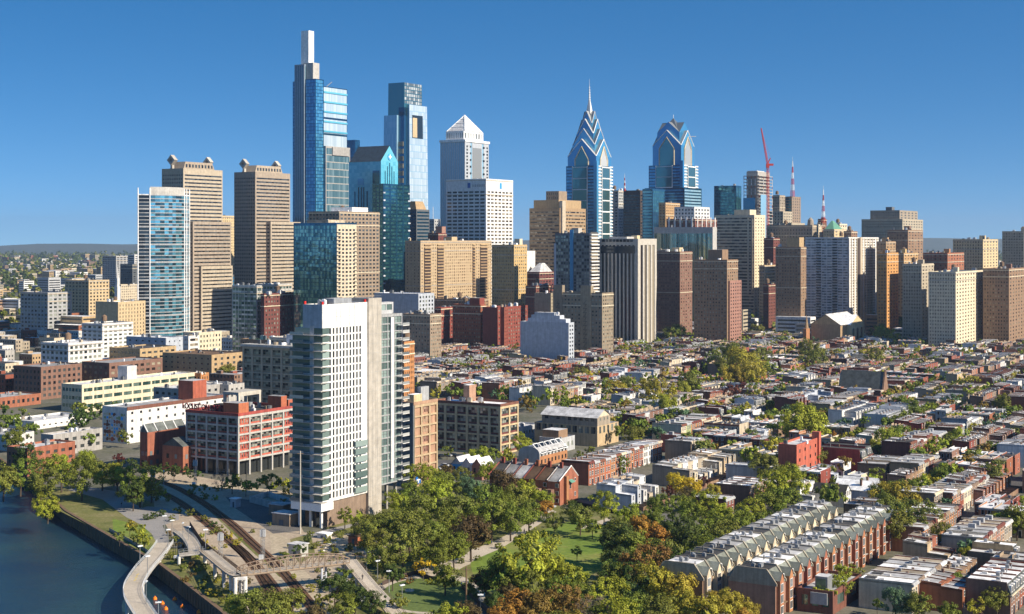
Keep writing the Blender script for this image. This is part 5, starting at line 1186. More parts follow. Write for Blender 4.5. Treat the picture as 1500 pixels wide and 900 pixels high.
# brown-roofed terrace by the park path (row along D2)
def terrace():
    X0,Y0=G(820,741); ux=(717-750)/FP; L=(X0-ux*Y0)/(cs+sn*ux); n=6; w=L/n
    rf=['roof_grey','roof_brown','roof_brown','roof_pale','roof_grey','roof_dark']; nm=['grey roof at the sunlit end, tall gable and green awning','brown roof next to the gable end','lighter brown roof, third from the gable end','pale grey roof in the middle of the terrace','grey roof, second from the far end','almost black roof at the far left end']
    for i in range(n):
        t=thing('terrace_house','red brick terrace house with '+nm[i],'house',(X0-cs*w*i,Y0+sn*w*i,0),-TH,'brick terrace beside the park path')
        d=15; e,r_=9.2,13.8
        MB().box(-w,0,0,0,d,e).part('wall',['brick_orange' if i==0 else 'brick_red'],t)
        MB().yprism([(0,e+.01),(d,e+.01),(d*.8,r_-1.5),(d*.62,r_)],-w,0).part('gable',['brick_orange' if i==0 else 'brick_red'],t)
        mb=MB(); mb.quad((-w+.3,-.5,e+.0),(-.3,-.5,e+.0),(-.3,d*.62,r_+.2),(-w+.3,d*.62,r_+.2)); mb.quad((-w+.3,d*.62,r_+.2),(-.3,d*.62,r_+.2),(-.3,d+.2,e+.1),(-w+.3,d+.2,e+.1)); mb.part('roof',[rf[i]],t)
        mb=MB()
        for x in (0,-w): mb.bar((x,-.6,e+.3),(x,d*.62,r_+.5),.28); mb.bar((x,d*.62,r_+.5),(x,d,e+.5),.28)
        mb.part('party_wall',['white_wall' if i%2==0 else 'brick_red'],t)
        MB().box(-w+.4,-2.6,0,-w*.45,-.01,6.2).part('bay',['brick_brown'],t)
        for k in range(3):
            m=MB(); m.box(-w*.38,-.1,1+k*2.9,-w*.1,-.01,2.6+k*2.9,0); m.quad((-w*.36,-.12,1.1+k*2.9),(-w*.12,-.12,1.1+k*2.9),(-w*.12,-.12,2.5+k*2.9),(-w*.36,-.12,2.5+k*2.9),1); m.part('window',['white_wall','gl_house'],t)
        MB().box(-w*.8,d*.5,r_-1,-w*.8+1.2,d*.5+1,r_+1.8).part('chimney',['brick_red'],t)
        if i==0:
            for (y,z,hh) in ((4,2,1.8),(4,5.4,2.4),(8.5,5.4,2.2),(12.3,2,1.8),(12.3,8,1.2)): 
                m=MB(); m.box(.01,y-.6,z,.1,y+.6,z+hh,0); m.quad((.12,y-.5,z+.1),(.12,y+.5,z+.1),(.12,y+.5,z+hh-.1),(.12,y-.5,z+hh-.1),1); m.part('window',['white_wall','gl_house'],t)
            MB().quad((.02,6.8,9),(1.6,6.8,8),(1.6,10,8),(.02,10,9)).part('awning',['copper_green'],t)
            MB().box(-.1,3.2,0,1.3,5,11).part('pier',['brick_orange'],t)
    a,b=ab(X0,Y0); OCC.append((a-4,a+18,b-L-3,b+4)); LAND.append(('the brown-roofed terrace',775,690))
terrace()
# blue gabled cottages
X0,Y0=G(706,704)
for i,(c_,nm) in enumerate((('pink_brick','brick cottage with white roof, right end of the gabled cottages'),('pale_blue','grey-blue gabled cottage in the middle of three'),('pale_blue','bright blue gabled cottage, left end of three'))):
    t=thing('cottage',nm,'house',(X0-cs*5.2*i,Y0+sn*5.2*i,0),-TH,'gabled cottages left of the terrace')
    MB().box(-5.2,0,0,0,10,6).part('wall',[c_ if i<2 else 'blue_light'],t); MB().xprism([(-5.2,6.01),(0,6.01),(-2.6,9)],0,10).part('gable',[c_ if i<2 else 'pale_blue'],t)
    mb=MB(); mb.quad((-5.4,-.3,5.9),(-2.6,-.3,9.2),(-2.6,10,9.2),(-5.4,10,5.9)); mb.quad((-2.6,-.3,9.2),(.2,-.3,5.9),(.2,10,5.9),(-2.6,10,9.2)); mb.part('roof',['roof_white'],t)
    for x in (-1.6,-3.7): MB().box(x-.5,-.1,3,x+.5,-.01,5).part('window',['gl_house'],t)
a,b=ab(X0,Y0); OCC.append((a-3,a+13,b-18,b+3))
# ------------------------------------------------ mansard townhouses, two long rows at the bottom right
def townhouse_mesh(brick):
    w=7.2; d=13.5; e=9.0; h=12.6; P={}
    g=lambda n:P.setdefault(n,MB())
    g('wall').box(-d,0,0,0,w,e)
    g('mansard').xprism([(-d+.0,e),(.3,e),(-2.6,h),(-d+2.2,h)],.18,w-.18)
    mb=g('party_wall')
    mb.xprism([(-d-.1,e-.3),(.45,e-.3),(.45,e+.3),(-2.5,h+.55),(-d+2.1,h+.55),(-d-.1,e+.3)],-.18,.18)
    g('roof').box(-d+2.2,.18,h,-2.6,w-.18,h+.14)
    # projecting gabled bay
    mb=g('bay'); mb.box(.01,.6,0,1.1,3.4,e+1.3)
    k=len(mb.v); mb.yprism([(.6,e+1.31),(3.4,e+1.31),(2,e+3.1)],-2.2,1.1)
    mb=g('bay_roof'); mb.quad((-2.4,.3,e+1.1),(1.3,.3,e+1.1),(1.3,2,e+3.3),(-2.4,2,e+3.3)); mb.quad((-2.4,2,e+3.3),(1.3,2,e+3.3),(1.3,3.7,e+1.1),(-2.4,3.7,e+1.1))
    def win(n,x,y0,y1,z0,z1):
        m=g(n); m.box(x,y0-.14,z0-.14,x+.08,y1+.14,z1+.14,0); m.quad((x+.09,y0,z0),(x+.09,y1,z0),(x+.09,y1,z1),(x+.09,y0,z1),1); m.box(x+.09,(y0+y1)/2-.05,z0,x+.13,(y0+y1)/2+.05,z1,0)
    for i,(z0,z1) in enumerate(((1,3),(4,6.1),(7,9.1))): win('window%d'%i,1.1,1.1,2.9,z0,z1)
    for i,(z0,z1) in enumerate(((4.2,6),(7,8.6))): win('window%d'%(5+i),.0,4.5,5.9,z0,z1)
    m=g('dormer0'); yc=5.2; r=.95; zc=10.4
    pts=[(yc+r,e+.2),(yc+r,zc)]+[(yc+r*math.cos(t*math.pi/6),zc+r*math.sin(t*math.pi/6)) for t in range(1,6)]+[(yc-r,zc),(yc-r,e+.2)]
    m.yprism(pts,-2.2,.35,0); q=[(yc+(p-yc)*.68,e+.5+(z-e-.5)*.85) for p,z in pts]; m.yprism(q,.36,.4,1)
    g('garage').box(.01,4.1,.1,.12,6.6,2.6)
    g('balcony').box(.01,4.0,3.2,.9,6.9,3.4); 
    for i,(x,y) in enumerate(((-6,2.2),(-6.9,3.4),(-5.8,4.4))):
        m=g('roof_unit%d'%i); m.box(x-.5,y-.45,h+.14,x+.5,y+.45,h+1.1); m.cyl(x,y,h+1.1,h+1.25,.35,n=8)
    m=g('vent'); m.cyl(-8,5.4,h+.14,h+1.4,.2,n=6); m.cyl(-4.4,1.8,h+.14,h+.9,.15,n=6)
    # rear dormer / turret roof
    g('rear_bay').box(-d-1.2,2.2,0,-d,5,e+.4); m=g('rear_bay_roof'); m.frus((-d-.3,3.6),(1.2,1.7),e+.41,(-d+.6,3.6),(.5,.3),h-.6)
    return P,w
PX,PW=townhouse_mesh(0)
TM={}
def tpart(n,mats):
    k=(n,tuple(mats))
    if k not in TM: TM[k]=PX[n].mesh(n.rstrip('0123456789'),mats)
    return TM[k]
for rn,(u,v,nn,wc,bc) in enumerate(((1029,897,16,'cream','cream'),(1136,906,16,'pink_brick','pink_brick'))):
    a0,b0=ab(*((G(u,v)))); rcs=[R.choice(('roof_pale','roof_white','roof_pale','roof_grey','roof_dark')) for _ in range(nn)]
    if rn==0: rcs=['roof_pale','roof_dark','roof_dark','roof_dark','roof_pale','roof_pale','roof_white','roof_dark','roof_grey','roof_pale']+rcs
    for i in range(nn):
        X,Y=xy(a0+i*PW,b0)
        t=thing('townhouse','townhouse','townhouse',(X,Y,0),-TH,('cream fronted mansard townhouses beside the park' if rn==0 else 'brick fronted mansard townhouses in the right-hand row'))
        t['_d']=('%s townhouse'%('cream-fronted' if rn==0 else 'brick-fronted'),RW[rcs[i]],('left' if rn==0 else 'right')+' mansard row'); t['_i']=i; t['_n']=nn
        rp_=None
        for n in sorted(PX,key=lambda q:q!='roof'):
            bn=n.rstrip('0123456789')
            m={'wall':['brick_brown' if rn==0 else 'pink_brick'] if i==0 else [wc],'mansard':['slate_green'],'party_wall':['stone'],'roof':[rcs[i]],'bay':[bc if rn==0 else 'brick_orange'],'bay_roof':['slate_green'],'window':['white_wall','gl_house'],'dormer':['white_wall','gl_house'],
               'garage':['brown_dark'],'balcony':['concrete' if i%3 else 'wood'],'roof_unit':['metal_grey'],'vent':['grey_dark'],'rear_bay':['brick_brown'],'rear_bay_roof':['copper_green' if 0 else 'slate_green']}[bn]
            if bn in('roof_unit','vent') and R.random()<.3: continue
            q=link(bn,tpart(n,m),rp_ if bn in('roof_unit','vent') else t,loc=(R.uniform(-1.6,1.6),R.uniform(-.6,.6),0) if bn in('roof_unit','vent') else None)
            if bn=='roof': rp_=q
    OCC.append((a0-2,a0+nn*PW+2,b0-17,b0+3)); 
    LAND.append(('the cream mansard row' if rn==0 else 'the brick mansard row',1120 if rn==0 else 1230,790))
# ------------------------------------------------ automatic city blocks
def vlim(u):
    P=((-200,430),(560,430),(575,560),(640,585),(740,588),(860,600),(862,640),(1010,640),(1012,690),(1160,690),(1162,735),(1345,745),(1347,900),(1800,905))
    for (a,b),(c,d) in zip(P,P[1:]):
        if a<=u<=c: return b+(d-b)*(u-a)/(c-a)
    return 0
def vis(u,v): return u>560 and -40<u<1560 and 484<v<=vlim(u)
TREESPOTS=[]
rows_b=list(range(-760,760,44))
for bi,b0 in enumerate(rows_b):
    a=430
    while a<1420:
        La=R.choice((60,72,84)); h=R.choice((7.4,8.2,9,9.8,10.5)); w=R.choice((4.8,5.2,5.8))
        n=int(La/w)
        if R.random()<.24:
            # rows turned along the cross direction
            for q in range(int(La/30)):
                row_along(a+q*30+2,b0,int(36/w),w,12,h,'side',chk=True,vis=vis)
                if R.random()<.6: row_along(a+q*30+18,b0,int(36/w),w,10,h-1,'side',chk=True,vis=vis)
        else:
            row_along(a,b0,n,w,13,h,R.choice(('front','front','mansard')),chk=True,vis=vis)
            row_along(a,b0-19,n,w,14,h+R.choice((-1,0,1)),'rear',chk=True,vis=vis)
        for q in range(int(La/9)):
            if R.random()<.8: TREESPOTS.append((a+q*9+R.uniform(-3,3),b0+R.uniform(2.5,6)))
            if R.random()<.55: TREESPOTS.append((a+q*9+R.uniform(-3,3),b0-16.5+R.uniform(-1,1)))
        if R.random()<.9: TREESPOTS.append((a+La+5,b0-15+R.uniform(-8,8)))
        a+=La+11
# keep the 300 that show largest as objects, the rest as one mass
def score(hh):
    u,v=pix(hh[0],hh[1],0); 
    return hh[1]+ (400 if not(-5<u<1505) or v>915 else 0)
HOUSES.sort(key=score)
GEO={}
def geo(hh):
    k=(hh[3],hh[4],hh[5],hh[6],hh[7])
    if k not in GEO: GEO[k]=house_geo(*k)
    return k,GEO[k]
MSH={}
near=HOUSES[:300]; far=HOUSES[300:]
for hh in near:
    X,Y,rz,kind,w,d,h,sd,wc,rc=hh; k,P=geo(hh)
    t=thing('rowhouse','rowhouse','rowhouse',(X,Y,0),rz,'flat-roofed rowhouses of the old neighbourhood')
    t['_d']=(CW.get(wc,wc)+' '+{'front':'rowhouse','rear':'rowhouse','mansard':'mansard rowhouse','side':'rowhouse','gable':'gabled house'}[kind],RW[rc],'')
    rp_=None
    for n in P:
        bn=base(n); mats=PN[bn](wc,rc); mk=(k,n,tuple(mats))
        if not P[n].f: continue
        if mk not in MSH: MSH[mk]=P[n].mesh(bn,mats)
        q=link(bn,MSH[mk],rp_ if (rp_ and bn in ('chimney','skylight','roof_unit','stair_hatch','vent','roof_deck','roof_patch')) else t)
        if bn=='roof': rp_=q
fm=[]; big=MB()
def mi(m):
    if m not in fm: fm.append(m)
    return fm.index(m)
for hh in far:
    X,Y,rz,kind,w,d,h,sd,wc,rc=hh; k,P=geo(hh)
    for n in P:
        bn=base(n); mats=[mi(m) for m in PN[bn](wc,rc)]
        if bn in('door','step'): continue
        big.add(P[n],X,Y,0,math.cos(rz),math.sin(rz),mats)
if big.f: tag(big.part('rowhouses',fm),'dense mass of small flat-roofed brick rowhouses stretching to the towers',kind='stuff')
# ================================================================ TREES
def crown_mesh(seed,n_cl=46,per=46,flat=.82,lump=.46,leafs=.085,bare=False,narrow=1.0):
    r=random.Random(seed); v=[];f=[]
    cl=[]
    # clump centres through the volume of an uneven ellipsoid of radius 1
    lob=[(Vector((r.gauss(0,1),r.gauss(0,1),r.gauss(0,.8))).normalized(),r.uniform(-lump,lump)) for _ in range(9)]
    def rad_(dv):
        q=1.0
        for l,a in lob: q+=a*max(0,dv.dot(l))**3
        return max(.5,q)
    for i in range(n_cl):
        dv=Vector((r.gauss(0,1),r.gauss(0,1),r.gauss(0.15,1))).normalized(); rr=rad_(dv)*(r.random()**.32)
        c=Vector((dv.x*rr*narrow,dv.y*rr*narrow,dv.z*rr*flat))
        cl.append((c,r.uniform(.12,.29)))
    for c,cr in cl:
        out=c.normalized() if c.length>.01 else Vector((0,0,1))
        for j in range(per):
            dv=Vector((r.gauss(0,1),r.gauss(0,1),r.gauss(0,.8))).normalized()
            p=c+dv*cr*(r.random()**.35)
            nrm=(dv*.9+out*.6+Vector((0,0,.35))+Vector((r.gauss(0,.5),r.gauss(0,.5),r.gauss(0,.5)))).normalized()
            u=nrm.orthogonal().normalized(); w=nrm.cross(u); a=r.uniform(0,6.28); s=leafs*r.uniform(.6,1.25)
            u2=(u*math.cos(a)+w*math.sin(a))*s; w2=(w*math.cos(a)-u*math.sin(a))*s*.8
            if bare: w2=w2*.16; u2=u2*1.8
            k=len(v); v+= [tuple(p-u2-w2*.3),tuple(p+w2),tuple(p+u2+w2*.2),tuple(p-w2*.9)]; f.append((k,k+1,k+2,k+3))
    me=bpy.data.meshes.new('crown'); me.from_pydata(v,[],f); me.materials.append(M('leaf_green')); me.update(); return me
def trunk_mesh(seed,h=1.0):
    r=random.Random(seed); mb=MB()
    mb.bar((0,0,-.02),(.02,.01,.5),.055,0,.04,6)
    for i in range(6):
        a=i*1.05+r.uniform(-.3,.3); q=(.3*math.cos(a),.3*math.sin(a),r.uniform(.75,1.15)); st=(.02,.01,r.uniform(.38,.5))
        mb.bar(st,q,.03,0,.008,4)
        mb.bar(q,(q[0]*1.7,q[1]*1.7,q[2]+.25),.012,0,.003,3)
    return mb.mesh('trunk',['trunk'])
CR_BIG=[crown_mesh(100+i,56,85,leafs=.052) for i in range(6)]
CR_SM=[crown_mesh(200+i,26,34,leafs=.105,lump=.4) for i in range(5)]
CR_NAR=[crown_mesh(300+i,26,40,flat=1.25,leafs=.085,narrow=.62) for i in range(2)]
CR_BARE=[crown_mesh(400,40,40,bare=True,leafs=.07)]
TRK=[trunk_mesh(i) for i in range(4)]
COLW={'leaf_green':'green','leaf_dark':'dark green','leaf_olive':'olive green','leaf_yellowgreen':'yellow-green','leaf_yellow':'bright yellow','leaf_orange':'orange','leaf_rust':'rust-brown','leaf_brown':'brown-green','leaf_maroon':'dark maroon','leaf_bluegreen':'blue-green','leaf_bare':'bare grey-brown','leaf_gold':'golden'}
def tree(X,Y,r,colr,kind='big',hgt=None,group=None,z0=0.0,what='tree'):
    """r crown radius in m"""
    rz=R.uniform(0,6.28); zc=(hgt or r*1.25+1.2)
    t=thing(what,what,'shrub' if what=='shrub' else 'tree',(X,Y,z0),0,group)
    me=R.choice({'big':CR_BIG,'small':CR_SM,'narrow':CR_NAR,'bare':CR_BARE}[kind])
    c=link('crown',me,t,(0,0,zc),(0,0,rz),[colr]); c.scale=(r*R.uniform(.92,1.08),r*R.uniform(.92,1.08),r*R.uniform(.9,1.05))
    if what!='shrub':
        k=link('trunk',R.choice(TRK),t,(0,0,0),(0,0,rz)); k.scale=(r*1.05,r*1.05,zc*.98)
    size='small' if r<3.2 else ('tall' if r>6.2 else 'round')
    if kind=='narrow': size='narrow'
    t['_d']=(size+' '+COLW[colr]+' '+what,'',''); return t
C_=dict(g='leaf_green',d='leaf_dark',v='leaf_olive',y='leaf_yellowgreen',l='leaf_yellow',o='leaf_orange',r='leaf_rust',b='leaf_brown',m='leaf_maroon',t='leaf_bluegreen',x='leaf_bare',s='leaf_gold')
def tpx(u,v,r,c,kind='big',what='tree',zlow=None):
    """crown centre u,v and crown radius r, picture pixels"""
    k=1.25 if what=='tree' else .55; c0=1.2 if what=='tree' else .1
    Y=FP*(H-c0)/(v-V0+k*r); rm=r*Y/FP*(1.06 if what=='tree' else 1); X=(u-750)*Y/FP
    if kind=='big' and rm<3: kind='small'
    return tree(X,Y,rm,C_[c],kind,what=what,hgt=r*Y/FP*k+c0)
TPL=[]
park="""555 775 24 v;590 800 28 v;612 745 26 g;640 725 24 y;622 700 18 y;655 712 20 g;690 712 18 t;715 690 16 y;735 706 20 b;668 745 26 v;700 742 26 g;740 740 24 g;770 722 20 y;795 732 14 y
560 815 22 v;575 765 20 v;600 770 30 v;630 790 30 g;650 765 26 g;690 780 30 b;665 800 24 g;720 755 28 g;748 758 24 g;775 752 22 g;755 730 22 v;620 830 12 l;640 812 22 g;652 842 20 g;712 850 20 m;700 862 16 d
575 840 16 d;545 790 20 v;585 735 18 y;535 770 18 v;600 720 16 g;635 700 14 y;680 700 14 v;655 690 12 b;812 765 12 v;800 745 12 o;838 745 14 d;850 755 20 v;885 742 18 y;920 752 16 y;868 770 12 g;905 770 14 v;935 770 14 v
765 830 42 y;740 845 34 g;805 838 28 y;830 842 28 y;780 862 26 v;818 868 24 g;760 885 26 o;735 905 26 o;790 890 28 r;825 885 26 r;850 870 24 g;868 895 26 x;905 900 28 y;880 870 22 y;900 850 26 g
905 790 30 d;930 800 28 g;960 790 24 o;940 775 22 o;955 760 20 g;985 775 26 d;1010 790 26 d;975 815 30 v;1000 830 30 d;1030 805 26 g;940 830 28 r;965 850 30 s;995 860 28 s;925 855 26 d;1040 770 24 g;1065 785 24 v;1085 770 22 g;1060 760 20 y
1010 750 18 g;1035 745 20 y;985 745 18 g;960 735 14 g;1100 750 20 y;1125 740 22 g;1145 755 20 g;1110 770 18 g;1135 775 16 g;1150 735 24 g;1160 715 22 y;1130 715 22 y;1155 695 20 y;1120 680 22 v;1150 672 20 v;1135 655 14 g
970 895 30 v;1000 890 28 s;1040 900 28 s;1075 890 24 s;930 885 24 g;1050 880 20 s;1095 895 16 s;990 708 16 l;1012 712 14 l;1045 720 14 s;1030 705 8 m;978 720 10 m;1005 728 14 b;1085 905 18 o
845 808 8 g;880 905 20 g;850 915 22 s;810 915 24 v;690 900 24 b;660 905 26 y;635 916 20 y;600 918 22 v;565 912 18 v;370 890 30 v;400 892 30 v;350 888 20 y;425 885 24 v;455 905 22 b;490 860 20 d;505 845 14 g;520 870 20 d;500 890 18 g;545 885 16 d;470 880 12 v;585 882 12 v
905 820 22 d;722 880 16 d;745 872 18 b;1235 845 20 y narrow;1225 860 16 y;1250 838 12 v;1312 880 20 t;1325 868 14 s;1285 885 8 g;1345 885 20 v;1400 850 16 g;1365 845 14 y;1460 875 18 v;1430 890 14 s;1490 840 16 g;1390 895 16 g;1425 815 14 y;1300 745 22 v;1318 735 24 s;1310 770 24 v;1332 760 26 v;1330 720 22 g;1300 715 14 g;1285 720 12 d"""
for seg in park.replace('\n',';').split(';'):
    q=seg.split(); TPL.append((float(q[0]),float(q[1]),float(q[2]),q[3],q[4] if len(q)>4 else ('bare' if q[3]=='x' else 'big')))
mid="""1175 618 28 y;1190 628 22 y;1160 632 16 v;1300 645 20 y;1318 635 18 g;1285 655 14 y;1085 530 24 s;1068 522 22 v;1098 545 20 s;1075 548 18 s;1055 535 14 v;1110 525 14 v;1120 538 10 s;1188 512 18 v;1178 522 10 d;1195 530 14 v;1010 560 20 v;995 575 16 y;965 578 20 s;975 592 18 y;955 570 14 v;905 568 14 s;920 562 14 v;850 548 14 v;860 555 10 l;1085 570 12 m;1105 575 12 g;1070 575 12 m;1130 548 8 g
930 520 8 g;915 512 10 y;990 488 14 g;1000 490 10 g;1110 485 12 v;1145 500 10 g;1150 492 8 g;1130 448 10 s;1128 460 10 s;1305 448 16 d;1298 455 12 d;1312 458 12 d;1230 518 9 y;1235 512 8 l;1280 525 14 v;1265 520 12 s;1295 488 14 y;1305 492 12 y;1285 485 10 v;1280 472 8 y;1290 468 9 v;1240 592 7 g;1256 585 8 g;930 636 14 v;920 628 10 l;938 652 12 y;905 668 10 y narrow;912 680 12 g narrow;945 630 10 g
768 650 14 y;760 640 10 y;705 668 14 y;720 664 10 g;740 668 12 y;690 666 10 y;655 660 8 g;640 690 6 y;718 558 10 y;700 545 9 y;680 538 8 y;720 525 9 g;735 532 7 y;745 575 8 y;850 668 8 v;865 660 8 v;1100 640 14 g;1085 635 10 o;1060 632 9 o;1110 650 10 d;1225 640 10 o;1240 655 8 g;1210 690 12 v;1222 705 9 g;1215 720 8 o;1195 668 16 v;1160 650 10 x;1255 712 12 g;1175 655 10 x
318 545 16 g;305 540 10 g;332 548 14 v;342 556 10 g;298 552 9 y;250 510 9 y;260 508 7 y;403 470 7 y;350 500 9 v;372 505 9 d;360 492 7 v;855 610 8 s;1020 610 10 v;1045 622 8 y;1320 590 14 g;1335 600 16 g;1400 640 18 y;1450 690 20 v;1380 700 18 g;1490 760 22 v;1420 560 12 s;1470 590 14 v;1370 530 10 g;1410 520 9 v;1350 640 14 v;1380 780 16 v;1360 735 14 g"""
for seg in mid.replace('\n',';').split(';'):
    q=seg.split(); TPL.append((float(q[0]),float(q[1]),float(q[2]),q[3],q[4] if len(q)>4 else ('bare' if q[3]=='x' else ('small' if float(q[2])<13 else 'big'))))
leftp="""172 695 22 y;185 700 16 x;205 712 22 g;195 722 18 d;222 715 14 v;150 690 20 v;120 700 24 g;90 690 22 y;60 705 24 v;30 695 22 g;5 700 24 v;128 672 16 y;40 670 18 d;95 665 14 g;70 740 18 y;20 640 16 g
205 778 12 y;190 770 9 s;212 790 10 y;200 788 9 g;175 785 8 v;340 705 12 g;325 698 13 x;360 712 9 y;395 705 12 g;415 708 8 y;385 708 8 s;372 714 7 y;430 712 9 y;505 755 12 v;518 760 12 y;498 748 8 v;438 806 9 d;418 815 8 v;540 770 8 g;275 692 8 d;255 690 10 d;240 688 9 d;225 690 9 d;290 695 7 d;210 685 10 d;190 680 10 d;175 672 9 m;300 715 7 v;285 715 7 v"""
for seg in leftp.replace('\n',';').split(';'):
    q=seg.split(); TPL.append((float(q[0]),float(q[1]),float(q[2]),q[3],'bare' if q[3]=='x' else ('small' if float(q[2])<13 else 'big')))
shr="""300 830 7 v;312 842 7 v;290 815 6 y;330 858 8 v;318 870 8 s;340 872 8 v;350 862 7 s;330 840 6 r;255 790 6 v;262 800 7 b;248 782 5 r;270 812 7 v;282 828 7 b;345 845 7 d;360 852 8 b;375 868 9 v;300 795 6 s;310 805 6 s;322 818 6 s;335 830 6 b;295 785 5 y;345 700 7 v;330 712 7 y;318 716 6 v;402 712 7 y;418 720 7 s;428 722 7 l;460 800 7 v;480 790 7 y;498 782 7 v;520 778 8 v;470 812 7 y;490 808 7 v;512 802 8 v;530 800 8 y;450 790 7 d;440 800 6 v
455 782 6 v;640 853 7 g;655 856 7 g;668 855 7 g;682 858 6 v;628 852 6 y;820 762 6 d;848 775 6 v;862 776 6 v;875 772 6 y;892 774 6 v;535 830 7 v;548 826 8 g;560 835 7 v;520 850 8 d;510 862 9 d;535 868 8 v;545 850 7 d;236 752 7 d;225 756 7 d;215 758 6 d;280 752 7 v;262 748 7 d;300 760 7 v;312 768 7 d;322 776 7 v;335 785 7 s;345 795 7 s;252 760 6 v;245 730 7 v;238 722 7 y;228 730 6 d;690 850 6 y;600 852 6 r;590 846 6 r;500 820 8 v;485 825 7 v;610 812 8 g;600 818 7 v;580 822 8 d
1165 470 5 v;1170 475 5 y;705 840 6 g;250 815 8 v;258 822 8 d;268 832 8 v;280 845 8 b;295 858 8 v;308 868 8 s;325 880 8 v;290 835 7 g;302 848 7 v;318 850 6 s;265 818 6 s;338 885 8 g;348 878 7 v;270 850 6 r;430 760 5 v;395 768 4 v;370 778 4 v;352 790 4 y;425 800 5 v;408 818 5 s;330 800 4 s;310 780 5 v;415 735 6 v;300 728 6 v;315 730 5 y;280 722 5 v;470 850 8 v;455 862 8 s;440 875 9 v;480 840 7 d;465 835 6 v;430 845 5 y;675 822 6 v;700 818 5 g;730 800 6 v;715 795 5 y;790 760 5 d;805 770 5 d"""
for seg in shr.replace('\n',';').split(';'):
    q=seg.split(); TPL.append((float(q[0]),float(q[1]),float(q[2]),q[3],'small','shrub'))
TPL_=[q for q in TPL if len(q)<6]; TPL_.sort(key=lambda q:-q[2])
for q in TPL_[:299]: tpx(*q)
for q in [x for x in TPL if len(x)>5]: tpx(*q)
REST=TPL_[299:]
# street and yard trees of the rowhouse blocks
pool=['leaf_green','leaf_olive','leaf_olive','leaf_yellowgreen','leaf_yellowgreen','leaf_green','leaf_gold','leaf_rust','leaf_gold','leaf_yellowgreen','leaf_bluegreen']
cand=[]
for (a,b) in TREESPOTS:
    X,Y=xy(a,b)
    if Y<350 or Y>1500: continue
    u,v=pix(X,Y,4)
    if not (-20<u<1520 and v<vlim(u)+4 and u>560 and v>486): continue
    if occupied(a-1,a+1,b-1,b+1): continue
    cand.append((Y,X,u,v))
cand.sort()
R.shuffle(cand); cand=cand[:900]; cand.sort()
for Y,X,u,v in cand[:0]: tree(X,Y,R.uniform(2.6,4.6),R.choice(pool),'small',hgt=R.uniform(6,8.5),group='street and yard trees among the rowhouses')
fm=[]; big=MB(); 
def cmb(me): 
    mb=MB(); mb.v=[tuple(x.co) for x in me.vertices]; mb.f=[tuple(p.vertices) for p in me.polygons]; mb.m=[0]*len(mb.f); return mb
low=[cmb(crown_mesh(500+i,12,22,leafs=.17)) for i in range(3)]
medc=[cmb(crown_mesh(600+i,22,30,leafs=.12,lump=.4)) for i in range(4)]
for Y,X,u,v in cand:
    c=R.choice(pool); s=R.uniform(3.0,5.4); a=R.uniform(0,6.28)
    big.add(R.choice(medc if Y<900 else low),X,Y,R.uniform(5.5,8),math.cos(a),math.sin(a),[mi(c)],s)
for q in REST:
    Y=FP*(H-1.2)/(q[1]-V0+1.25*q[2]); s=q[2]*Y/FP*1.1; X=(q[0]-750)*Y/FP; big.add(R.choice(medc),X,Y,s*1.25+1.2,1,0,[mi(C_[q[3]])],s)
for i in range(40):
    u,v=R.uniform(-30,260),R.uniform(612,668); X,Y=G(u,v); a,b=ab(X,Y)
    if not occupied(a-2,a+2,b-2,b+2): big.add(R.choice(medc),X,Y,6,1,0,[mi(R.choice(('leaf_green','leaf_dark','leaf_olive')))],R.uniform(3,5.5))
if big.f: tag(big.part('street_trees',fm),'small autumn street trees scattered through the farther rowhouse blocks',kind='stuff')
# far woods and city to the horizon
fm=[]; big=MB()
for i in range(2600):
    Y=R.uniform(1500,9000)**1.0; X=R.uniform(-.42,.42)*Y
    u,v=pix(X,Y,8)
    s=R.uniform(8,16)*(1+Y/9000); a=R.uniform(0,6.28)
    big.add(low[i%3],X,Y,s*.5,math.cos(a),math.sin(a),[mi(R.choice(('leaf_dark','leaf_green','leaf_olive','leaf_dark')))],s)
tag(big.part('distant_woods',fm),'tree-covered land fading to the horizon',kind='stuff')
fm=[]; big=MB()
for i in range(2300):
    Y=R.uniform(1450,8000); X=R.uniform(-.42,.42)*Y
    w,d,h=R.uniform(10,40),R.uniform(10,40),R.uniform(7,26)*(1 if R.random()<.93 else 1.8)
    c,s=math.cos(-TH),math.sin(-TH); o=MB().box(0,0,0,w,d,h,0,1)
    for k in range(int(h/4)): 
        o.box(w*.06,-.1,2+k*4,w*.94,-.01,3.6+k*4,2); o.box(w+.01,d*.06,2+k*4,w+.1,d*.94,3.6+k*4,2)
    big.add(o,X,Y,0,c,s,[mi(R.choice(('brick_red','cream','stone','concrete','brick_brown','tan','white_wall','grey_wall'))),mi(R.choice(('roof_white','roof_pale','roof_grey','roof_dark'))),mi('gl_dark')])
tag(big.part('distant_buildings',fm),'low buildings of the farther city fading to the horizon',kind='stuff')
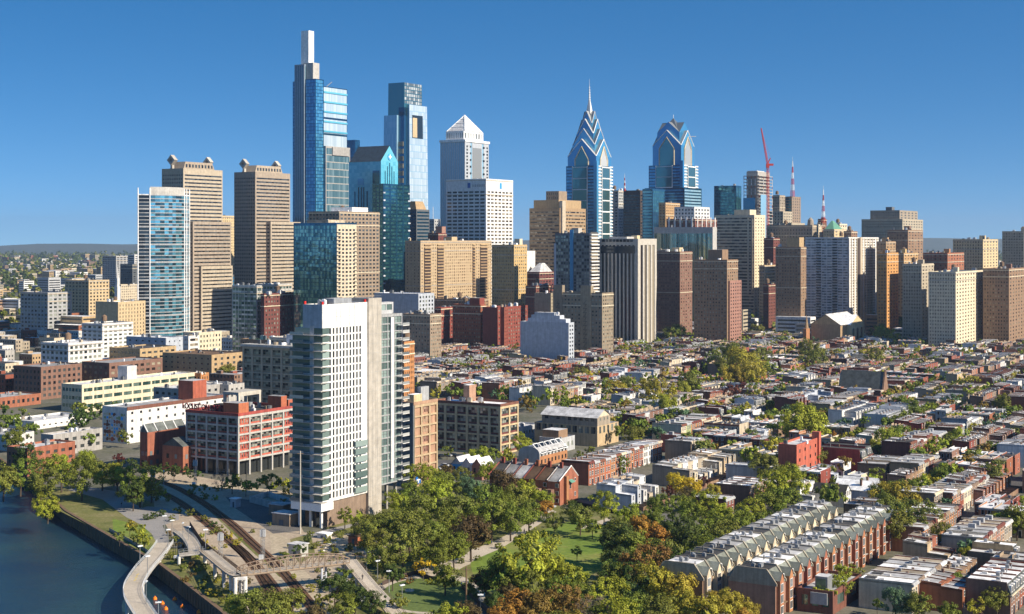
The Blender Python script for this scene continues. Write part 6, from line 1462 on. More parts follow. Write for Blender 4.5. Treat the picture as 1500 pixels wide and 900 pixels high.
# low blocks between the left towers
fm=[]; big=MB()
for i in range(260):
    Y=R.uniform(980,1500); u=R.uniform(-60,600); X=(u-750)*Y/FP
    a,b=ab(X,Y); w,d,h=R.uniform(8,22),R.uniform(8,22),R.uniform(7,15)
    if occupied(a,a+d,b,b+w): continue
    OCC.append((a,a+d,b,b+w))
    c,s=math.cos(-TH),math.sin(-TH); o=MB().box(0,0,0,w,d,h,0,1)
    o.box(w*.2,d*.2,h,w*.4,d*.45,h+2,0,1)
    for k in range(int(h/3.6)):
        for j in range(int(d/3)): o.box(w+.01,.8+j*3,1.2+k*3.6,w+.1,2.1+j*3,2.9+k*3.6,2)
        for j in range(int(w/3)): o.box(.8+j*3,-.1,1.2+k*3.6,2.1+j*3,-.01,2.9+k*3.6,2)
    big.add(o,X,Y,0,c,s,[mi(R.choice(('brick_red','cream','stone','concrete','brick_brown','tan','white_wall','brick_maroon'))),mi(R.choice(('roof_white','roof_pale','roof_grey','roof_dark'))),mi('gl_dark')])
if big.f: tag(big.part('low_city_blocks',fm),'mass of low buildings packed between the left-hand towers',kind='stuff')
# ================================================================ GROUND, RIVER, RAILWAY, PARK
def sheet(name,pts,mat,z,kind='structure',label=None):
    me=bpy.data.meshes.new(name); me.from_pydata([(x,y,z) for x,y in pts],[],[tuple(range(len(pts)))]); me.materials.append(M(mat)); me.update()
    o=link(name,me); return tag(o,label,kind=kind)
def gp(L): return [G(u,v) for u,v in L]
bank=[(-130,330),(-60,372),]
# river bank line (x,y): from near camera to far left
BK=[G(370,940),G(320,895),G(262,850),G(230,826),G(165,790),(-170,560),(-205,630),(-262,730),(-330,840),(-420,960),(-560,1100)]
BK=[(20,240),(-30,330)]+BK
D=16000
land=[(x,y) for x,y in BK]+[(-1000,1350),(-3000,2000),(-D,3200),(-D,D),(D,D),(D,-3000),(20,-3000)]
sheet('ground',land,'city_ground',0)
# far bank
FB=[(-190,-3000),(-190,240),(-240,400),(-330,600),(-440,800),(-600,1010),(-800,1200),(-1300,1480),(-3200,2150),(-D,3350)]
sheet('west_bank_ground',[(-D,-3000)]+FB[:0]+[(-D,-3000)]*0+[(x,y) for x,y in FB],'woods',-.5)
sheet('river_water',[(-1300,-3000),(200,-3000),(200,300),(-60,420),(-300,1000),(-1500,1700),(-D,3600),(-D,2800),(-1300,800)],'river_water',-4.2)
mb=MB()
for (p,q) in zip(BK,BK[1:]):
    d=Vector((q[0]-p[0],q[1]-p[1],0)).normalized(); n=Vector((-d.y,d.x,0))
    mb.quad((p[0],p[1],-6),(q[0],q[1],-6),(q[0],q[1],.35),(p[0],p[1],.35)); mb.quad((p[0],p[1],.35),(q[0],q[1],.35),(q[0]-n.x*-1.1,q[1]-n.y*-1.1,.35) if 0 else (q[0]-n.x*.0+1.2,q[1]+.3,.35),(p[0]+1.2,p[1]+.3,.35))
    for i in range(int((Vector(q)-Vector(p)).length/3)):
        t=(i+.5)*3; mb.box(p[0]+d.x*t-.15-.1,p[1]+d.y*t-.15,-6,p[0]+d.x*t+.1,p[1]+d.y*t+.15,0)
tag(mb.part('river_wall',['wood']),'dark timber bulkhead along the river edge','river wall')
# rail yard and paving sheets (each a few mm above the last)
sheet('rail_yard',gp([(330,872),(262,800),(226,742),(222,712),(205,695),(228,688),(300,700),(360,712),(420,730),(445,780),(520,790),(520,835),(470,930),(420,960)]),'ballast',.006)
sheet('gravel_track',gp([(382,905),(455,905),(500,900),(480,868),(440,830),(430,790),(395,780),(400,835)]),'dirt',.010)
sheet('gravel_lot',gp([(225,705),(245,702),(440,722),(440,748),(420,738),(330,716),(222,708)]),'dirt',.011)
sheet('yard_paving',gp([(330,728),(440,742),(440,778),(400,782),(345,745)]),'road_pale',.012)
sheet('riverside_lawn',gp([(165,788),(228,824),(245,800),(232,770),(240,740),(200,730),(120,716),(60,712),(60,735)]),'scrub',.005)
sheet('riverside_grass',gp([(165,760),(166,786),(228,822),(238,806),(222,785),(214,772)]),'lawn',.009)
sheet('riverside_path',gp([(228,812),(243,806),(247,790),(238,770),(250,766),(262,752),(240,748),(226,752),(196,738),(170,720),(120,712),(100,718),(150,732),(185,758),(205,768),(222,782),(229,795)]),'path_grey',.016)
sheet('plaza_path',gp([(196,750),(215,742),(240,744),(262,750),(262,762),(240,766),(205,766),(190,760)]),'path_grey',.020)
sheet('park_ground',gp([(455,905),(440,830),(450,800),(480,772),(560,740),(600,715),(700,705),(830,745),(900,750),(1100,790),(1215,752),(1235,765),(1000,905),(1000,1010),(430,1010)]),'scrub',.004)
sheet('park_lawn',gp([(690,830),(688,818),(750,795),(800,775),(830,765),(880,764),(930,770),(925,800),(890,830),(850,850),(800,850),(700,870)]),'lawn',.014)
sheet('park_path',gp([(664,826),(672,835),(700,818),(735,803),(775,778),(800,762),(815,750),(800,742),(788,756),(760,775),(720,795),(690,806)]),'path_m',.018)
sheet('park_path',gp([(590,852),(612,842),(668,835),(690,826),(672,818),(640,822),(615,835),(585,845)]),'path_m',.021)
sheet('park_path',gp([(848,776),(885,768),(900,760),(892,758),(870,766),(846,772)]),'path_m',.022)
ov=[(630+72*math.cos(t*math.pi/16),872+25*math.sin(t*math.pi/16)) for t in range(32)]
sheet('dog_run_border',gp(list(reversed([(630+84*math.cos(t*math.pi/16),870+30*math.sin(t*math.pi/16)) for t in range(32)]))),'path_m',.024)
sheet('dog_run_turf',gp(list(reversed(ov))),'turf',.028)
sheet('dog_run_patch',gp(list(reversed([(600+7*math.cos(t*math.pi/6),865+2.6*math.sin(t*math.pi/6)) for t in range(12)]))),'path_m',.032)
sheet('park_road',gp([(655,861),(672,860),(700,880),(740,900),(790,935),(740,940),(700,905),(672,880)]),'road_pale',.026)
sheet('garden_path',gp([(445,790),(480,782),(530,768),(530,764),(478,776),(440,785)]),'path_grey',.016)
sheet('community_garden',gp([(460,815),(470,795),(500,785),(560,778),(580,800),(560,818)]),'dirt',.013)
for i in range(46):
    u,v=R.uniform(462,572),R.uniform(783,816); X,Y=G(u,v)
    tg=thing('garden_bed','garden bed','garden bed',(X,Y,0),-TH,'garden beds below the white tower')
    MB().box(-1,-.6,0,1,.6,.3).part('frame',[R.choice(('concrete','wood','white_wall'))],tg)
    c=link('planting',CR_SM[i%5],tg,(0,0,.5),(0,0,i),[R.choice(('leaf_yellowgreen','leaf_green','leaf_gold','leaf_olive'))]); c.scale=(1,.6,.45)
sheet('riverbank_scrub',gp([(243,800),(290,812),(330,850),(372,905),(322,896),(262,851),(232,827)]),'scrub',.008)
sheet('dry_grass',gp([(268,790),(285,792),(330,835),(345,838),(352,850),(340,852),(300,815)]),'scrub',.015)
sheet('dry_grass',gp([(300,742),(312,740),(372,790),(420,842),(410,846),(360,800)]),'scrub',.017)
sheet('dry_grass',gp([(425,790),(455,782),(462,812),(440,826),(430,815)]),'scrub',.019)
# streets of the rowhouse grid, with pavements
for i,b0 in enumerate(rows_b):
    P=[xy(425,b0+3.2),xy(1440,b0+3.2),xy(1440,b0+8.8),xy(425,b0+8.8)]
    if not(-420<b0<200): continue
    pts=[p for p in P]
    a_s=425
    while pix(*xy(a_s,b0+5))[1]>vlim(pix(*xy(a_s,b0+5))[0])+6 and a_s<1400: a_s+=10
    if a_s<1380: 
        sheet('street',[xy(a_s,b0+2.2),xy(a_s,b0+8.8),xy(1440,b0+8.8),xy(1440,b0+2.2)],'asphalt',.036)
sheet('street',[xy(ab(*G(1200,775))[0]-120,ab(*G(1089,870))[1]-0.0),xy(ab(*G(1200,775))[0]-120,ab(*G(1089,870))[1]+5),xy(500,ab(*G(1089,870))[1]+5),xy(500,ab(*G(1089,870))[1])],'asphalt',.036)
sheet('street',gp([(595,735),(700,702),(860,745),(1000,770),(1010,760),(870,732),(835,742),(705,692),(600,722)]),'road_pale',.012)
sheet('street',gp([(640,675),(760,668),(765,676),(650,690)]),'asphalt',.013)
# railway tracks
def smooth(L,n=10):
    out=[]
    for i in range(len(L)-1):
        p0=L[max(0,i-1)];p1=L[i];p2=L[i+1];p3=L[min(len(L)-1,i+2)]
        for k in range(n):
            t=k/n; out.append(tuple(.5*((2*p1[j])+(-p0[j]+p2[j])*t+(2*p0[j]-5*p1[j]+4*p2[j]-p3[j])*t*t+(-p0[j]+3*p1[j]-3*p2[j]+p3[j])*t**3) for j in range(len(p1))))
    out.append(tuple(L[-1])); return out
def track(L,label):
    P=smooth([G(u,v) for u,v in L],14); t=thing('railway_track',label,'railway track',(0,0,0),0,'railway tracks in the yard')
    rl=[MB(),MB()]; tm=MB(); acc=0
    for p,q in zip(P,P[1:]):
        d=Vector((q[0]-p[0],q[1]-p[1])); l=d.length
        if l<1e-6: continue
        d/=l; n=Vector((-d.y,d.x))
        for s,m in ((-1,rl[0]),(1,rl[1])):
            o=n*.75*s; e=n*.09
            a,b,c,f=(p[0]+o.x-e.x,p[1]+o.y-e.y),(q[0]+o.x-e.x,q[1]+o.y-e.y),(q[0]+o.x+e.x,q[1]+o.y+e.y),(p[0]+o.x+e.x,p[1]+o.y+e.y)
            m.quad((*f,.36),(*a,.36),(*b,.36),(*c,.36)); m.quad((*a,.1),(*b,.1),(*b,.36),(*a,.36)); m.quad((*c,.1),(*f,.1),(*f,.36),(*c,.36))
        while acc<l:
            c=Vector(p)+d*acc; x,y=c.x,c.y; h=n*1.35; w=d*.14
            A,B_,C2,D2=[(x+s1*h.x+s2*w.x,y+s1*h.y+s2*w.y) for s1,s2 in((-1,-1),(-1,1),(1,1),(1,-1))]
            tm.quad((*D2,.18),(*C2,.18),(*B_,.18),(*A,.18)); acc+=.85
        acc-=l
    for m in rl: m.part('rail',['rust'],t)
    bd=MB()
    for p,q in zip(P,P[1:]):
        d=Vector((q[0]-p[0],q[1]-p[1])).normalized(); n=Vector((-d.y,d.x))*1.9
        bd.quad((p[0]-n.x,p[1]-n.y,.05),(q[0]-n.x,q[1]-n.y,.05),(q[0]+n.x,q[1]+n.y,.05),(p[0]+n.x,p[1]+n.y,.05))
    bd.part('ballast_bed',['rust'],t)
    tm.part('sleepers',['wood'],t)
track([(425,905),(400,860),(372,826),(345,800),(300,764),(262,735),(225,716),(190,702)],'left railway track curving under the truss footbridge')
track([(470,905),(435,862),(405,828),(372,798),(335,764),(290,732),(252,712),(215,700)],'right railway track curving under the truss footbridge')
track([(412,905),(396,868),(380,840),(362,816),(345,800)],'short branch rails merging into the left track by the footbridge')
# ------------------------------------------------ elevated walks
def deck(P,w,name,label,cat,dm='deck',rail=True,piers=(),fascia='concrete',thick=.5,railm='metal_grey',group=None):
    """P: list of (x,y,z) centre line"""
    t=thing(name,label,cat,(0,0,0),0,group); A=[];B_=[]
    for i,p in enumerate(P):
        a=P[max(0,i-1)]; b=P[min(len(P)-1,i+1)]; d=Vector((b[0]-a[0],b[1]-a[1])).normalized(); n=Vector((-d.y,d.x))*w/2
        A.append((p[0]+n.x,p[1]+n.y,p[2])); B_.append((p[0]-n.x,p[1]-n.y,p[2]))
    dk=MB(); fs=MB()
    for i in range(len(P)-1):
        a,b,c,e=A[i],A[i+1],B_[i+1],B_[i]
        dk.quad(e,c,b,a)
        lo=lambda q:(q[0],q[1],q[2]-thick)
        fs.quad(lo(e),lo(c),c,e); fs.quad(lo(b),lo(a),a,b); fs.quad(lo(a),lo(b),lo(c),lo(e))
    dk.part('deck',[dm],t); fs.part('fascia',[fascia],t)
    if rail:
        for S in (A,B_):
            m=MB(); acc=0
            for p,q in zip(S,S[1:]):
                l=(Vector(q)-Vector(p)).length
                for h in (1.15,.6): m.bar((p[0],p[1],p[2]+h),(q[0],q[1],q[2]+h),.05)
                while acc<l:
                    c=Vector(p).lerp(Vector(q),acc/l); m.bar(tuple(c),(c.x,c.y,c.z+1.2),.05); acc+=1.5
                acc-=l
            m.part('railing',[railm],t)
    for (i,r_) in piers:
        p=P[i]; m=MB()
        for s in (-1,1):
            a=A[i] if s>0 else B_[i]; x=p[0]+(a[0]-p[0])*.7; y=p[1]+(a[1]-p[1])*.7; m.cyl(x,y,-5 if p[2]<2.5 else 0,p[2]-thick,r_,n=10)
        m.box(p[0]-w*.45,p[1]-w*.2,p[2]-thick-.7,p[0]+w*.45,p[1]+w*.2,p[2]-thick-.01); m.part('pier',['white_wall'],t)
    return t,A,B_
bw=[(*G(242,795,.6),.6),(*G(230,812,1.2),1.2),(*G(210,835,1.4),1.4),(*G(196,858,1.4),1.4),(*G(196,874,1.4),1.4),(*G(208,895,1.4),1.4),(*G(228,925,1.4),1.4),(*G(250,960,1.4),1.4),(*G(275,1010,1.4),1.4)]
deck(smooth(bw,6),5.4,'boardwalk','curved concrete boardwalk over the dark river water','boardwalk','path_m',piers=((8,.5),(16,.5),(24,.5),(32,.5),(40,.5)),fascia='concrete',railm='lamp_head')
mb=MB()
for i,(u,v) in enumerate(((201,842),(199,846),(197.5,850))):
    X,Y=G(u,v,1.42); mb.quad((X-.15,Y-1.3,1.44),(X+.15,Y-1.3,1.44),(X+.35,Y+1.3,1.44),(X+.05,Y+1.3,1.44))
tag(mb.part('path_marking',['yellow_sign']),'yellow centre line painted on the curved boardwalk','path marking')
rp=[(*G(262,778,.3),.3),(*G(275,788,1.5),1.5),(*G(283,800,2.6),2.6),(*G(285,808,3.2),3.2)]
deck(smooth(rp,5),4.0,'ramp','short curved concrete ramp rising from the riverside path','ramp','path_m')
deck([(*G(262,812,3.4),3.4),(*G(300,808,3.8),3.8)],3.4,'landing','raised landing joining the curved ramp and the long ramp','landing','path_m',piers=((0,.5),(1,.5)))
r2=[(*G(301,806,3.8),3.8),(*G(322,823,5.0),5.0),(*G(341,838,6.2),6.2),(*G(352,843,6.9),6.9)]
deck(smooth(r2,3),4.2,'ramp','straight raised ramp on white columns leading to the truss footbridge','ramp','path_m',piers=((3,.55),(5,.55),(7,.55),(9,.6)),railm='brown_stone')
pa,pb=(*G(350,840,7),7),(*G(508,822,7),7)
t,A,B_=deck([pa,pb],4.0,'footbridge','brown steel truss footbridge crossing the railway tracks','footbridge','path_m',rail=False,fascia='brown_stone')
for S in (A,B_):
    p,q=Vector(S[0]),Vector(S[1]); n=17; m=MB()
    def hgt(i): return 1.2+1.9*math.sin(math.pi*i/n)**.6
    for i in range(n+1):
        c=p.lerp(q,i/n); m.bar(tuple(c-Vector((0,0,.5))),(c.x,c.y,c.z+hgt(i)),.13)
        if i<n:
            e=p.lerp(q,(i+1)/n); m.bar((c.x,c.y,c.z+hgt(i)),(e.x,e.y,e.z+hgt(i+1)),.15)
            if i<n//2: m.bar((c.x,c.y,c.z+hgt(i)),tuple(e),.09)
            else: m.bar(tuple(c),(e.x,e.y,e.z+hgt(i+1)),.09)
            m.bar((c.x,c.y,c.z+.6),(e.x,e.y,e.z+.6),.04)
    m.bar(tuple(p-Vector((0,0,.4))),tuple(q-Vector((0,0,.4))),.2); m.part('truss',['brown_stone'],t)
for f in (.03,.78,.98):
    c=Vector(pa).lerp(Vector(pb),f); m=MB()
    for s in (-1.4,1.4):
        m.cyl(c.x+.3*s,c.y+s,0,6.4,.35,n=8)
    for k in range(5): m.bar((c.x-.42,c.y-1.4,.8+k*1.3),(c.x+.42,c.y+1.4,.8+k*1.3),.1)
    m.part('pier',['white_wall' if f<.1 else 'pale_blue'],t)
r3=[(*G(512,820,7),7),(*G(530,843,5.6),5.6),(*G(552,868,4.0),4.0),(*G(572,890,2.6),2.6),(*G(592,915,1.0),1.0)]
deck(smooth(r3,3),4.4,'ramp','long straight ramp descending from the footbridge towards the dog run','ramp','path_m',piers=((0,.5),(3,.5),(6,.5)),railm='brown_stone')
# ------------------------------------------------ lamps, poles, signals
lm=MB().bar((0,0,0),(0,0,6.2),.13,0,.09,6).mesh('pole',['metal_grey']); lh=MB().box(-.8,-.3,6.1,.8,.3,6.4).bar((0,0,6.1),(0,0,6.5),.2).mesh('lamp_head',['lamp_head'])
for i,(u,v,nm) in enumerate(((205,836,'left rail of the boardwalk'),(246,810,'right boardwalk rail beside the bank'),(216,852,'river side of the boardwalk bend'),(214,892,'water just right of the boardwalk bend'),(232,925,'bottom edge of the boardwalk'),
   (241,782,'grass right of the yellow-green riverside tree'),(252,789,'ramp foot beside the riverside path'),(268,793,'curved ramp, left lamp of a pair'),(276,799,'curved ramp, right lamp of a pair'),(301,822,'raised landing'),(196,735,'round riverside plaza'),(208,742,'plaza beside the dark tree'),(176,717,'left edge of the riverside path'),
   (537,838,'dark shrubs at the top of the long ramp'),(553,852,'long ramp beside the dog run'),(570,868,'edge of the dog run turf'),(589,890,'dog run gate'),(704,905,'park road below the dog run'),(240,712,'railway edge at the far left'))):
    X,Y=G(u,v); z=1.4 if 'boardwalk' in nm else (3.8 if 'landing' in nm else 0)
    t=thing('street_lamp','slim grey lamp post at the '+nm,'street lamp',(X,Y,z),R.uniform(0,3),'slim lamp posts along the paths'); link('pole',lm,t); link('lamp_head',lh,t)
for i,(u,v,h,nm) in enumerate(((440,782,29,'tall bare utility pole beside the left edge of the white tower'),(683,893,12,'wooden utility pole at the corner of the dog run'))):
    X,Y=G(u,v); t=thing('utility_pole',nm,'utility pole',(X,Y,0)); MB().bar((0,0,0),(0,0,h),.28,0,.2,8).part('pole',['conc_warm' if i==0 else 'wood'],t); MB().box(-1.1,-.1,h-1,1.1,.1,h-.8).part('crossarm',['wood'],t)
for i,(u,v,h,nm) in enumerate(((286,712,11,'in front of the red and white loft'),(323,826,10,'between the left track and the ramp'),(385,820,10,'right of the right track above the footbridge'),(224,722,9,'at the far left where the tracks curve away'))):
    X,Y=G(u,v); t=thing('signal_mast','grey lattice signal mast '+nm,'railway signal',(X,Y,0),0,'lattice signal masts in the yard')
    m=MB(); lattice(m,(0,0,0),(0,0,h),.45,.45,8,.05); m.part('mast',['metal_grey'],t); MB().box(-.9,-.5,h-2.6,.9,.5,h-.4).part('signal_head',['grey_wall'],t); MB().box(-1.2,-.8,0,.2,.2,1.6).part('cabinet',['lamp_head'],t)
# yard sheds and walls
for (nm,lb,u,v,w,d,h,mt,rf) in (('shed','small brown shed with a pale blue roof in the tower shadow',424,772,8,6,4.2,'brown_stone','roof_pale'),('shed','low brick shed behind the pale roofed one in the tower shadow',415,757,7,5,4,'brown_stone','roof_pale'),
    ('equipment_box','pale blue equipment box standing alone on the rail yard',346,744,3,2.5,3.2,'pale_blue','roof_white'),('glass_shelter','small grey glazed shelter by the garden beds',440,818,5,4,4,'gl_panel','roof_pale'),('garden_shed','small red garden shed half hidden by the big olive trees',524,800,4,3,3,'terracotta','roof_brown'),('garden_shed','small white garden shed between garden beds',478,790,4,3,1.5,'white_wall','roof_white'),('tent','small bluish box shelter in the dark shrubs under the ramp',528,892,4,3,2.5,'grey_wall','pale_blue')):
    X,Y=G(u,v); t=thing(nm,lb,'shed',(X,Y,0),-TH); MB().box(-w,0,0,0,d,h).part('wall',[mt],t); MB().box(-w-.3,-.3,h+.01,.3,d+.3,h+.3).part('roof',[rf],t); MB().box(-w*.6,-.1,0,-w*.35,-.01,2.1 if h>2.2 else 1).part('door',['grey_dark'],t)
def wall_line(L,h,mat,label,cat='wall',th=.3,name='wall'):
    mb=MB(); P=[G(u,v) for u,v in L]
    for p,q in zip(P,P[1:]):
        d=Vector((q[0]-p[0],q[1]-p[1])).normalized(); n=Vector((-d.y,d.x))*th/2
        mb.prism([(p[0]-n.x,p[1]-n.y),(q[0]-n.x,q[1]-n.y),(q[0]+n.x,q[1]+n.y),(p[0]+n.x,p[1]+n.y)],0,h)
    return tag(mb.part(name,[mat]),label,cat)
wall_line([(366,736),(400,745),(420,762)],2.6,'concrete','low concrete yard wall running from the loft to the sheds')
wall_line([(366,736),(392,728),(436,742)],2.2,'white_wall','white yard wall in front of the red and white loft')
wall_line([(278,772),(296,800),(315,815),(340,832),(352,842)],2.0,'brown_dark','dark fence between the railway and the riverside ramps','fence',.1,'fence')
wall_line([(160,778),(200,800),(228,818)],1.1,'metal_grey','grey railing along the riverside grass','railing',.06,'railing')
wall_line([(560,858),(585,848),(610,842),(630,850),(665,858)],1.3,'brown_dark','dark fence around the top of the dog run','fence',.08,'fence')
wall_line([(676,862),(700,885),(720,905)],1.3,'brown_dark','dark fence along the right edge of the dog run','fence',.08,'fence')
t=thing('construction_signs','yellow and orange construction signs on posts in front of the red loft','sign',(*G(357,722),0))
for i,(x,m_) in enumerate(((-2,'orange_wall'),(0,'yellow_sign'),(2.2,'yellow_sign'))): MB().bar((x,0,0),(x,0,4+i*.3),.08).part('post',['metal_grey'],t); MB().box(x-.9,-.1,2.6+i*.5,x+.9,.0,4.0+i*.5).part('panel',[m_],t)
MB().bar((1,0,0),(1,0,8),.1).part('post',['copper_green'],t)
for i,(u,v) in enumerate(((227,878),(238,885),(256,879),(267,890),(291,898),(243,893))):
    X,Y=G(u,v,-4.2); t=MB().cyl(0,0,-.3,.5,.7,.5,8).cyl(0,0,.5,.9,.25,.1,6).part('buoy',['orange_buoy'],loc=(X,Y,-4.1)); tag(t,'orange buoy floating in the river, '+['nearest the boardwalk post','just right of the boardwalk lamp','topmost of the scattered buoys','in open water under the highest buoy','rightmost by the bank wall','lowest of the left buoys'][i],'buoy','orange buoys in the river')
# ------------------------------------------------ cars
def car_mesh():
    P={}
    b=MB(); pr=[(-2.2,.35),(2.2,.35),(2.25,.8),(1.4,.98),(-1.9,1.0),(-2.25,.85)]; b.xprism(pr,-.88,.88); P['body']=b.mesh('body',['car_white'])
    g=MB(); g.frus((-.2,0),(1.5,.84),.98,(-.3,0),(1.0,.68),1.42); P['cabin']=g.mesh('cabin',['gl_black'])
    r=MB().box(-1.25,-.66,1.425,.65,.66,1.47); P['roof']=r.mesh('roof',['car_white'])
    w=MB(); k=len(w.v)
    n=10
    for yy in (-.1,.1):
        for i in range(n): a=2*math.pi*i/n; w.v.append((.33*math.cos(a),yy,.33*math.sin(a)))
    for i in range(n): j=(i+1)%n; w.f.append((i,j,n+j,n+i)); w.m.append(0)
    w.f.append(tuple(reversed(range(n)))); w.m.append(0); w.f.append(tuple(range(n,2*n))); w.m.append(0); P['wheel']=w.mesh('wheel',['tyre'])
    return P
CM=car_mesh()
def car(X,Y,rz,c,label,group='cars parked near the lofts'):
    t=thing('parked_car',label,'car',(X,Y,.04),rz,group); link('body',CM['body'],t,mats=[c]); link('cabin',CM['cabin'],t); link('roof',CM['roof'],t,mats=[c])
    for x in (-1.35,1.35):
        for y in (-.85,.85): link('wheel',CM['wheel'],t,(x,y,.33))
    return t
for i,(u,v,c,l) in enumerate(((646,670,'car_black','black car parked at the foot of the long cream-gridded loft, leftmost'),(656,669,'car_silver','silver car parked at the foot of the long cream-gridded loft'),(665,669,'car_black','black car right of the silver car at the long loft'),(674,670,'car_grey','dark grey car nearest the yellow-green trees by the long loft'),
    (652,684,'car_white','white car on the small street left of the gabled cottages'),(640,688,'car_silver','pale car under the tall cream-gridded loft'),(552,741,'car_silver','silver car under the white tower right wing'),(566,742,'car_white','white car under the white tower right wing, beside the trees'),
    (893,770,'car_white','white car under the yellow-green trees right of the pale end house'),(905,772,'car_red','dark red car beside the white car behind the park lawn'),(1278,756,'car_blue','blue car beside the white gabled houses'),(806,744,'car_silver','pale car on the park road beside the brown-roofed terrace'))):
    X,Y=G(u,v); car(X,Y,-TH+(math.pi/2 if i%3==0 else 0),R.choice([c]),l)
# ------------------------------------------------ people
def person(u,v,z,rz,cl,label,lean=0):
    X,Y=G(u,v,z)
    me=bpy.data.meshes.new('person'); V=[(0,0,.95),(0,0,1.2),(0,0,1.42),(0,.01,1.5),(0,.02,1.66),(.1,0,.9),(.12,.16,.5),(.12,.1,.08),(.12,.26,.04),(-.1,0,.9),(-.12,-.12,.5),(-.12,-.3,.1),(-.12,-.16,.04),(.2,0,1.4),(.25,-.06,1.12),(.25,.08,.88),(-.2,0,1.4),(-.25,.08,1.12),(-.25,.22,.92)]
    E=[(0,1),(1,2),(2,3),(3,4),(0,5),(5,6),(6,7),(7,8),(0,9),(9,10),(10,11),(11,12),(2,13),(13,14),(14,15),(2,16),(16,17),(17,18)]
    me.from_pydata(V,E,[]); o=bpy.data.objects.new('person',me); col.objects.link(o)
    m=o.modifiers.new('skin','SKIN'); sv=me.skin_vertices[0].data; rr=[.15,.15,.16,.06,.11,.1,.075,.05,.04,.1,.075,.05,.04,.07,.05,.035,.07,.05,.035]
    for i,x in enumerate(rr): sv[i].radius=(x,x*.85)
    sv[0].use_root=True; o.modifiers.new('sub','SUBSURF').levels=1
    dg=bpy.context.evaluated_depsgraph_get(); nm=bpy.data.meshes.new_from_object(o.evaluated_get(dg)); bpy.data.objects.remove(o)
    for q in (cl[0],cl[1],'skin'): nm.materials.append(M(q))
    for p in nm.polygons:
        z_=p.center.z; p.material_index=2 if z_>1.5 or (z_<.98 and abs(p.center.x)>.21) else (0 if z_>.95 else 1)
    o=link('person',nm,None,(X,Y,z),(0,0,rz)); h=MB().cyl(0,-.01,1.68,1.82,.115,.07,8).mesh('hair',['cloth_dark']); link('hair',h,o)
    return tag(o,label,'person','people walking on the paths')
person(531,850,5.05,.4,('cloth_dark','cloth_dark'),'person in dark clothes walking on the long ramp')
person(178,742,.02,1.0,('cloth_dark','cloth_blue'),'person in dark top walking on the riverside path at left')
person(676,860,.03,2.0,('cloth_blue','cloth_dark'),'person in a blue top standing at the corner of the dog run')
person(768,782,.03,.5,('cloth_dark','cloth_dark'),'person in dark clothes on the park path between the trees')
person(720,799,.03,2.4,('cloth_blue','cloth_dark'),'person in pale blue top on the park path near the lawn')
person(601,855,.03,2.0,('cloth_red','cloth_dark'),'person in a red top at the edge of the dog run')
# hills, haze
mb=MB()
for i in range(60):
    a0=-.62+1.24*i/60; a1=-.62+1.24*(i+1)/60; d=15500
    h=lambda q:82+24*math.sin(q*9)+18*math.sin(q*31+1)+8*math.sin(q*77)
    p,q=(d*math.sin(a0)*1.4,d*.98),(d*math.sin(a1)*1.4,d*.98)
    mb.quad((p[0]*.72,p[1]*.72,-1),(q[0]*.72,q[1]*.72,-1),(q[0]*.8,q[1]*.8,h(a1)),(p[0]*.8,p[1]*.8,h(a0))); mb.quad((p[0]*.8,p[1]*.8,h(a0)),(q[0]*.8,q[1]*.8,h(a1)),(q[0],q[1],-1),(p[0],p[1],-1))
tag(mb.part('hills',['hills_m']),kind='structure')
mz=bpy.data.materials.new('haze'); mz.use_nodes=True; t_=mz.node_tree; t_.nodes.remove(t_.nodes['Principled BSDF'])
pv=t_.nodes.new('ShaderNodeVolumePrincipled'); pv.inputs['Color'].default_value=(.55,.74,1,1); pv.inputs['Density'].default_value=HAZE; pv.inputs['Anisotropy'].default_value=.2
t_.links.new(pv.outputs[0],t_.nodes['Material Output'].inputs['Volume'])
me=MB().box(-D-200,-3300,-8,D+200,D+200,345).mesh('haze',['brick_red']); me.materials.clear(); me.materials.append(mz)
if HAZE>0: tag(link('haze',me),'thin blue air over the whole city',kind='stuff')

for i,(a,b,c,v,Y,w_,l_) in enumerate(((10,40,110,660,640,'brick_orange','low orange brick shed by the river trees at the far left'),(60,78,150,640,700,'concrete','low grey shed left of the mural building'),(-30,10,50,640,720,'white_wall','low white shed at the very left edge'),(738,765,790,628,760,'grey_wall','grey garage block between the long loft and the cream school'))):
    B=T('building_block',l_,'building',a,b,c,v,Y,w_,(5,.5,.4),(6,.5,.4),3.5,'gl_dark',roof='roof_pale',clut=5,cap=60)
# ================================================================ LABELS that single things out
LAND+=[('the park lawn',830,800),('the dog run',630,872),('the truss footbridge',430,832),('the curved boardwalk',205,850),('the tall white tower base',480,775),('the railway yard',390,760),('the riverside plaza',225,757)]
ORD=['','second','third','fourth','fifth','sixth','seventh','eighth','ninth','tenth','eleventh','twelfth','thirteenth','fourteenth','fifteenth','sixteenth','seventeenth','eighteenth','nineteenth','twentieth']
groups={}
for o in list(sc.objects):
    if o.parent is None and '_d' in o.keys():
        x,y,z=o.location; u,v=pix(x,y,5); d=o['_d']
        if '_i' in o.keys():
            i=o['_i']; n=o['_n']; o['label']='%s with %s, %s from the near end of the %s'%(d[0],d[1],ORD[i] if i else 'first',d[2])
            del o['_i']; del o['_n']; del o['_d']; continue
        best=min(LAND,key=lambda l:(l[1]-u)**2+((l[2]-v)*1.6)**2); dx,dy=u-best[1],(v-best[2])*1.6
        rel=('right of' if dx>0 else 'left of') if abs(dx)>abs(dy) else ('below' if dy>0 else 'above')
        what=d[0]+(' with '+d[1] if d[1] else '')
        groups.setdefault((what,rel,best[0]),[]).append((math.hypot(dx,dy),o)); del o['_d']
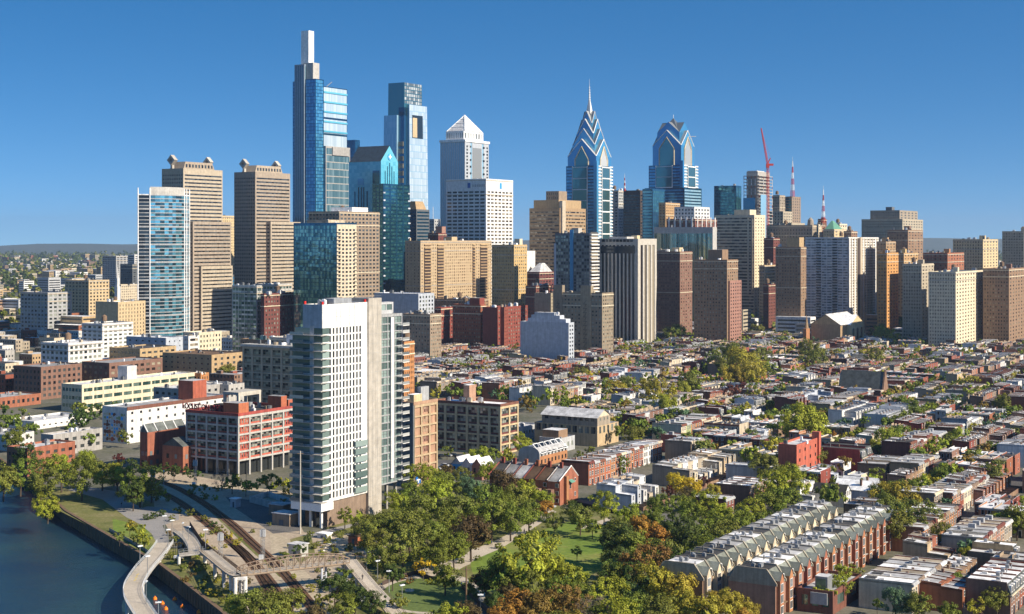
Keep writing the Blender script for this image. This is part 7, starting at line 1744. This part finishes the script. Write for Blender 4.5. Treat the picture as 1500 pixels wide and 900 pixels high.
for (what,rel,l),L in groups.items():
    L.sort(key=lambda q:q[0])
    for i,(dd,o) in enumerate(L):
        o['label']=('%s %s %s'%(what,rel,l)) if len(L)==1 else ('%s %s %s, %s'%(what,rel,l,'nearest to it' if i==0 else '%s nearest'%ORD[min(i,19)]))
        if len(o['label'].split())>16: o['label']=' '.join(o['label'].replace(' with ',', ').split()[:16])
for o in sc.objects:
    if o.name.split('.')[0]=='garden_bed' and o['label']=='garden bed': o['label']='small framed garden bed with mixed planting below the white tower'
for o in sc.objects:
    if o.parent is None and 'label' in o.keys() and len(o['label'].replace('-',' ').split())>16: print('LONG',o.name,o['label'])
# ================================================================ LIGHT, SKY, CAMERA
EL=rad(SUN_EL); AZ=rad(SUN_AZ)   # azimuth clockwise from +Y
sc.world=bpy.data.worlds.new('World'); w=sc.world; w.use_nodes=True; t=w.node_tree
bg=t.nodes['Background']; sky=t.nodes.new('ShaderNodeTexSky'); sky.sky_type='NISHITA'; sky.sun_disc=False
sky.sun_elevation=EL; sky.sun_rotation=AZ; sky.altitude=SKY[0]; sky.air_density=SKY[1]; sky.dust_density=SKY[2]; sky.ozone_density=SKY[3]
tc=t.nodes.new('ShaderNodeTexCoord'); mp=t.nodes.new('ShaderNodeVectorMath'); mp.operation='MULTIPLY_ADD'; mp.inputs[1].default_value=(1,1,SKY[5]); mp.inputs[2].default_value=(0,0,SKY[6]); t.links.new(tc.outputs['Generated'],mp.inputs[0]); nm_=t.nodes.new('ShaderNodeVectorMath'); nm_.operation='NORMALIZE'; t.links.new(mp.outputs[0],nm_.inputs[0]); t.links.new(nm_.outputs[0],sky.inputs['Vector'])
hs_=t.nodes.new('ShaderNodeHueSaturation'); hs_.inputs['Saturation'].default_value=SKY[7]; t.links.new(sky.outputs[0],hs_.inputs['Color']); t.links.new(hs_.outputs[0],bg.inputs['Color']); bg.inputs['Strength'].default_value=SKY[4]
ld=bpy.data.lights.new('sun','SUN'); ld.energy=SUN_E; ld.angle=rad(.5); ld.color=(1,.89,.72); lo=bpy.data.objects.new('sun',ld); col.objects.link(lo)
S=Vector((math.sin(AZ)*math.cos(EL),math.cos(AZ)*math.cos(EL),math.sin(EL))); lo.rotation_euler=S.to_track_quat('Z','Y').to_euler(); lo.location=(300,0,600)
cd=bpy.data.cameras.new('camera'); cam=bpy.data.objects.new('camera',cd); col.objects.link(cam); cam.location=(0,0,H); cam.rotation_euler=(math.pi/2,0,0)
cd.sensor_width=36; cd.lens=36*FP/1500; cd.shift_y=-(450-V0)/1500; cd.clip_start=1; cd.clip_end=60000; sc.camera=cam
sc.view_settings.view_transform='Standard'; sc.view_settings.look='None'; sc.view_settings.exposure=EXPO; sc.view_settings.gamma=1
sc.cycles.use_denoising=True; sc.cycles.max_bounces=5; sc.cycles.diffuse_bounces=2; sc.cycles.glossy_bounces=3; sc.cycles.volume_bounces=0; sc.cycles.transmission_bounces=2; sc.cycles.transparent_max_bounces=4
sc.cycles.caustics_reflective=False; sc.cycles.caustics_refractive=False
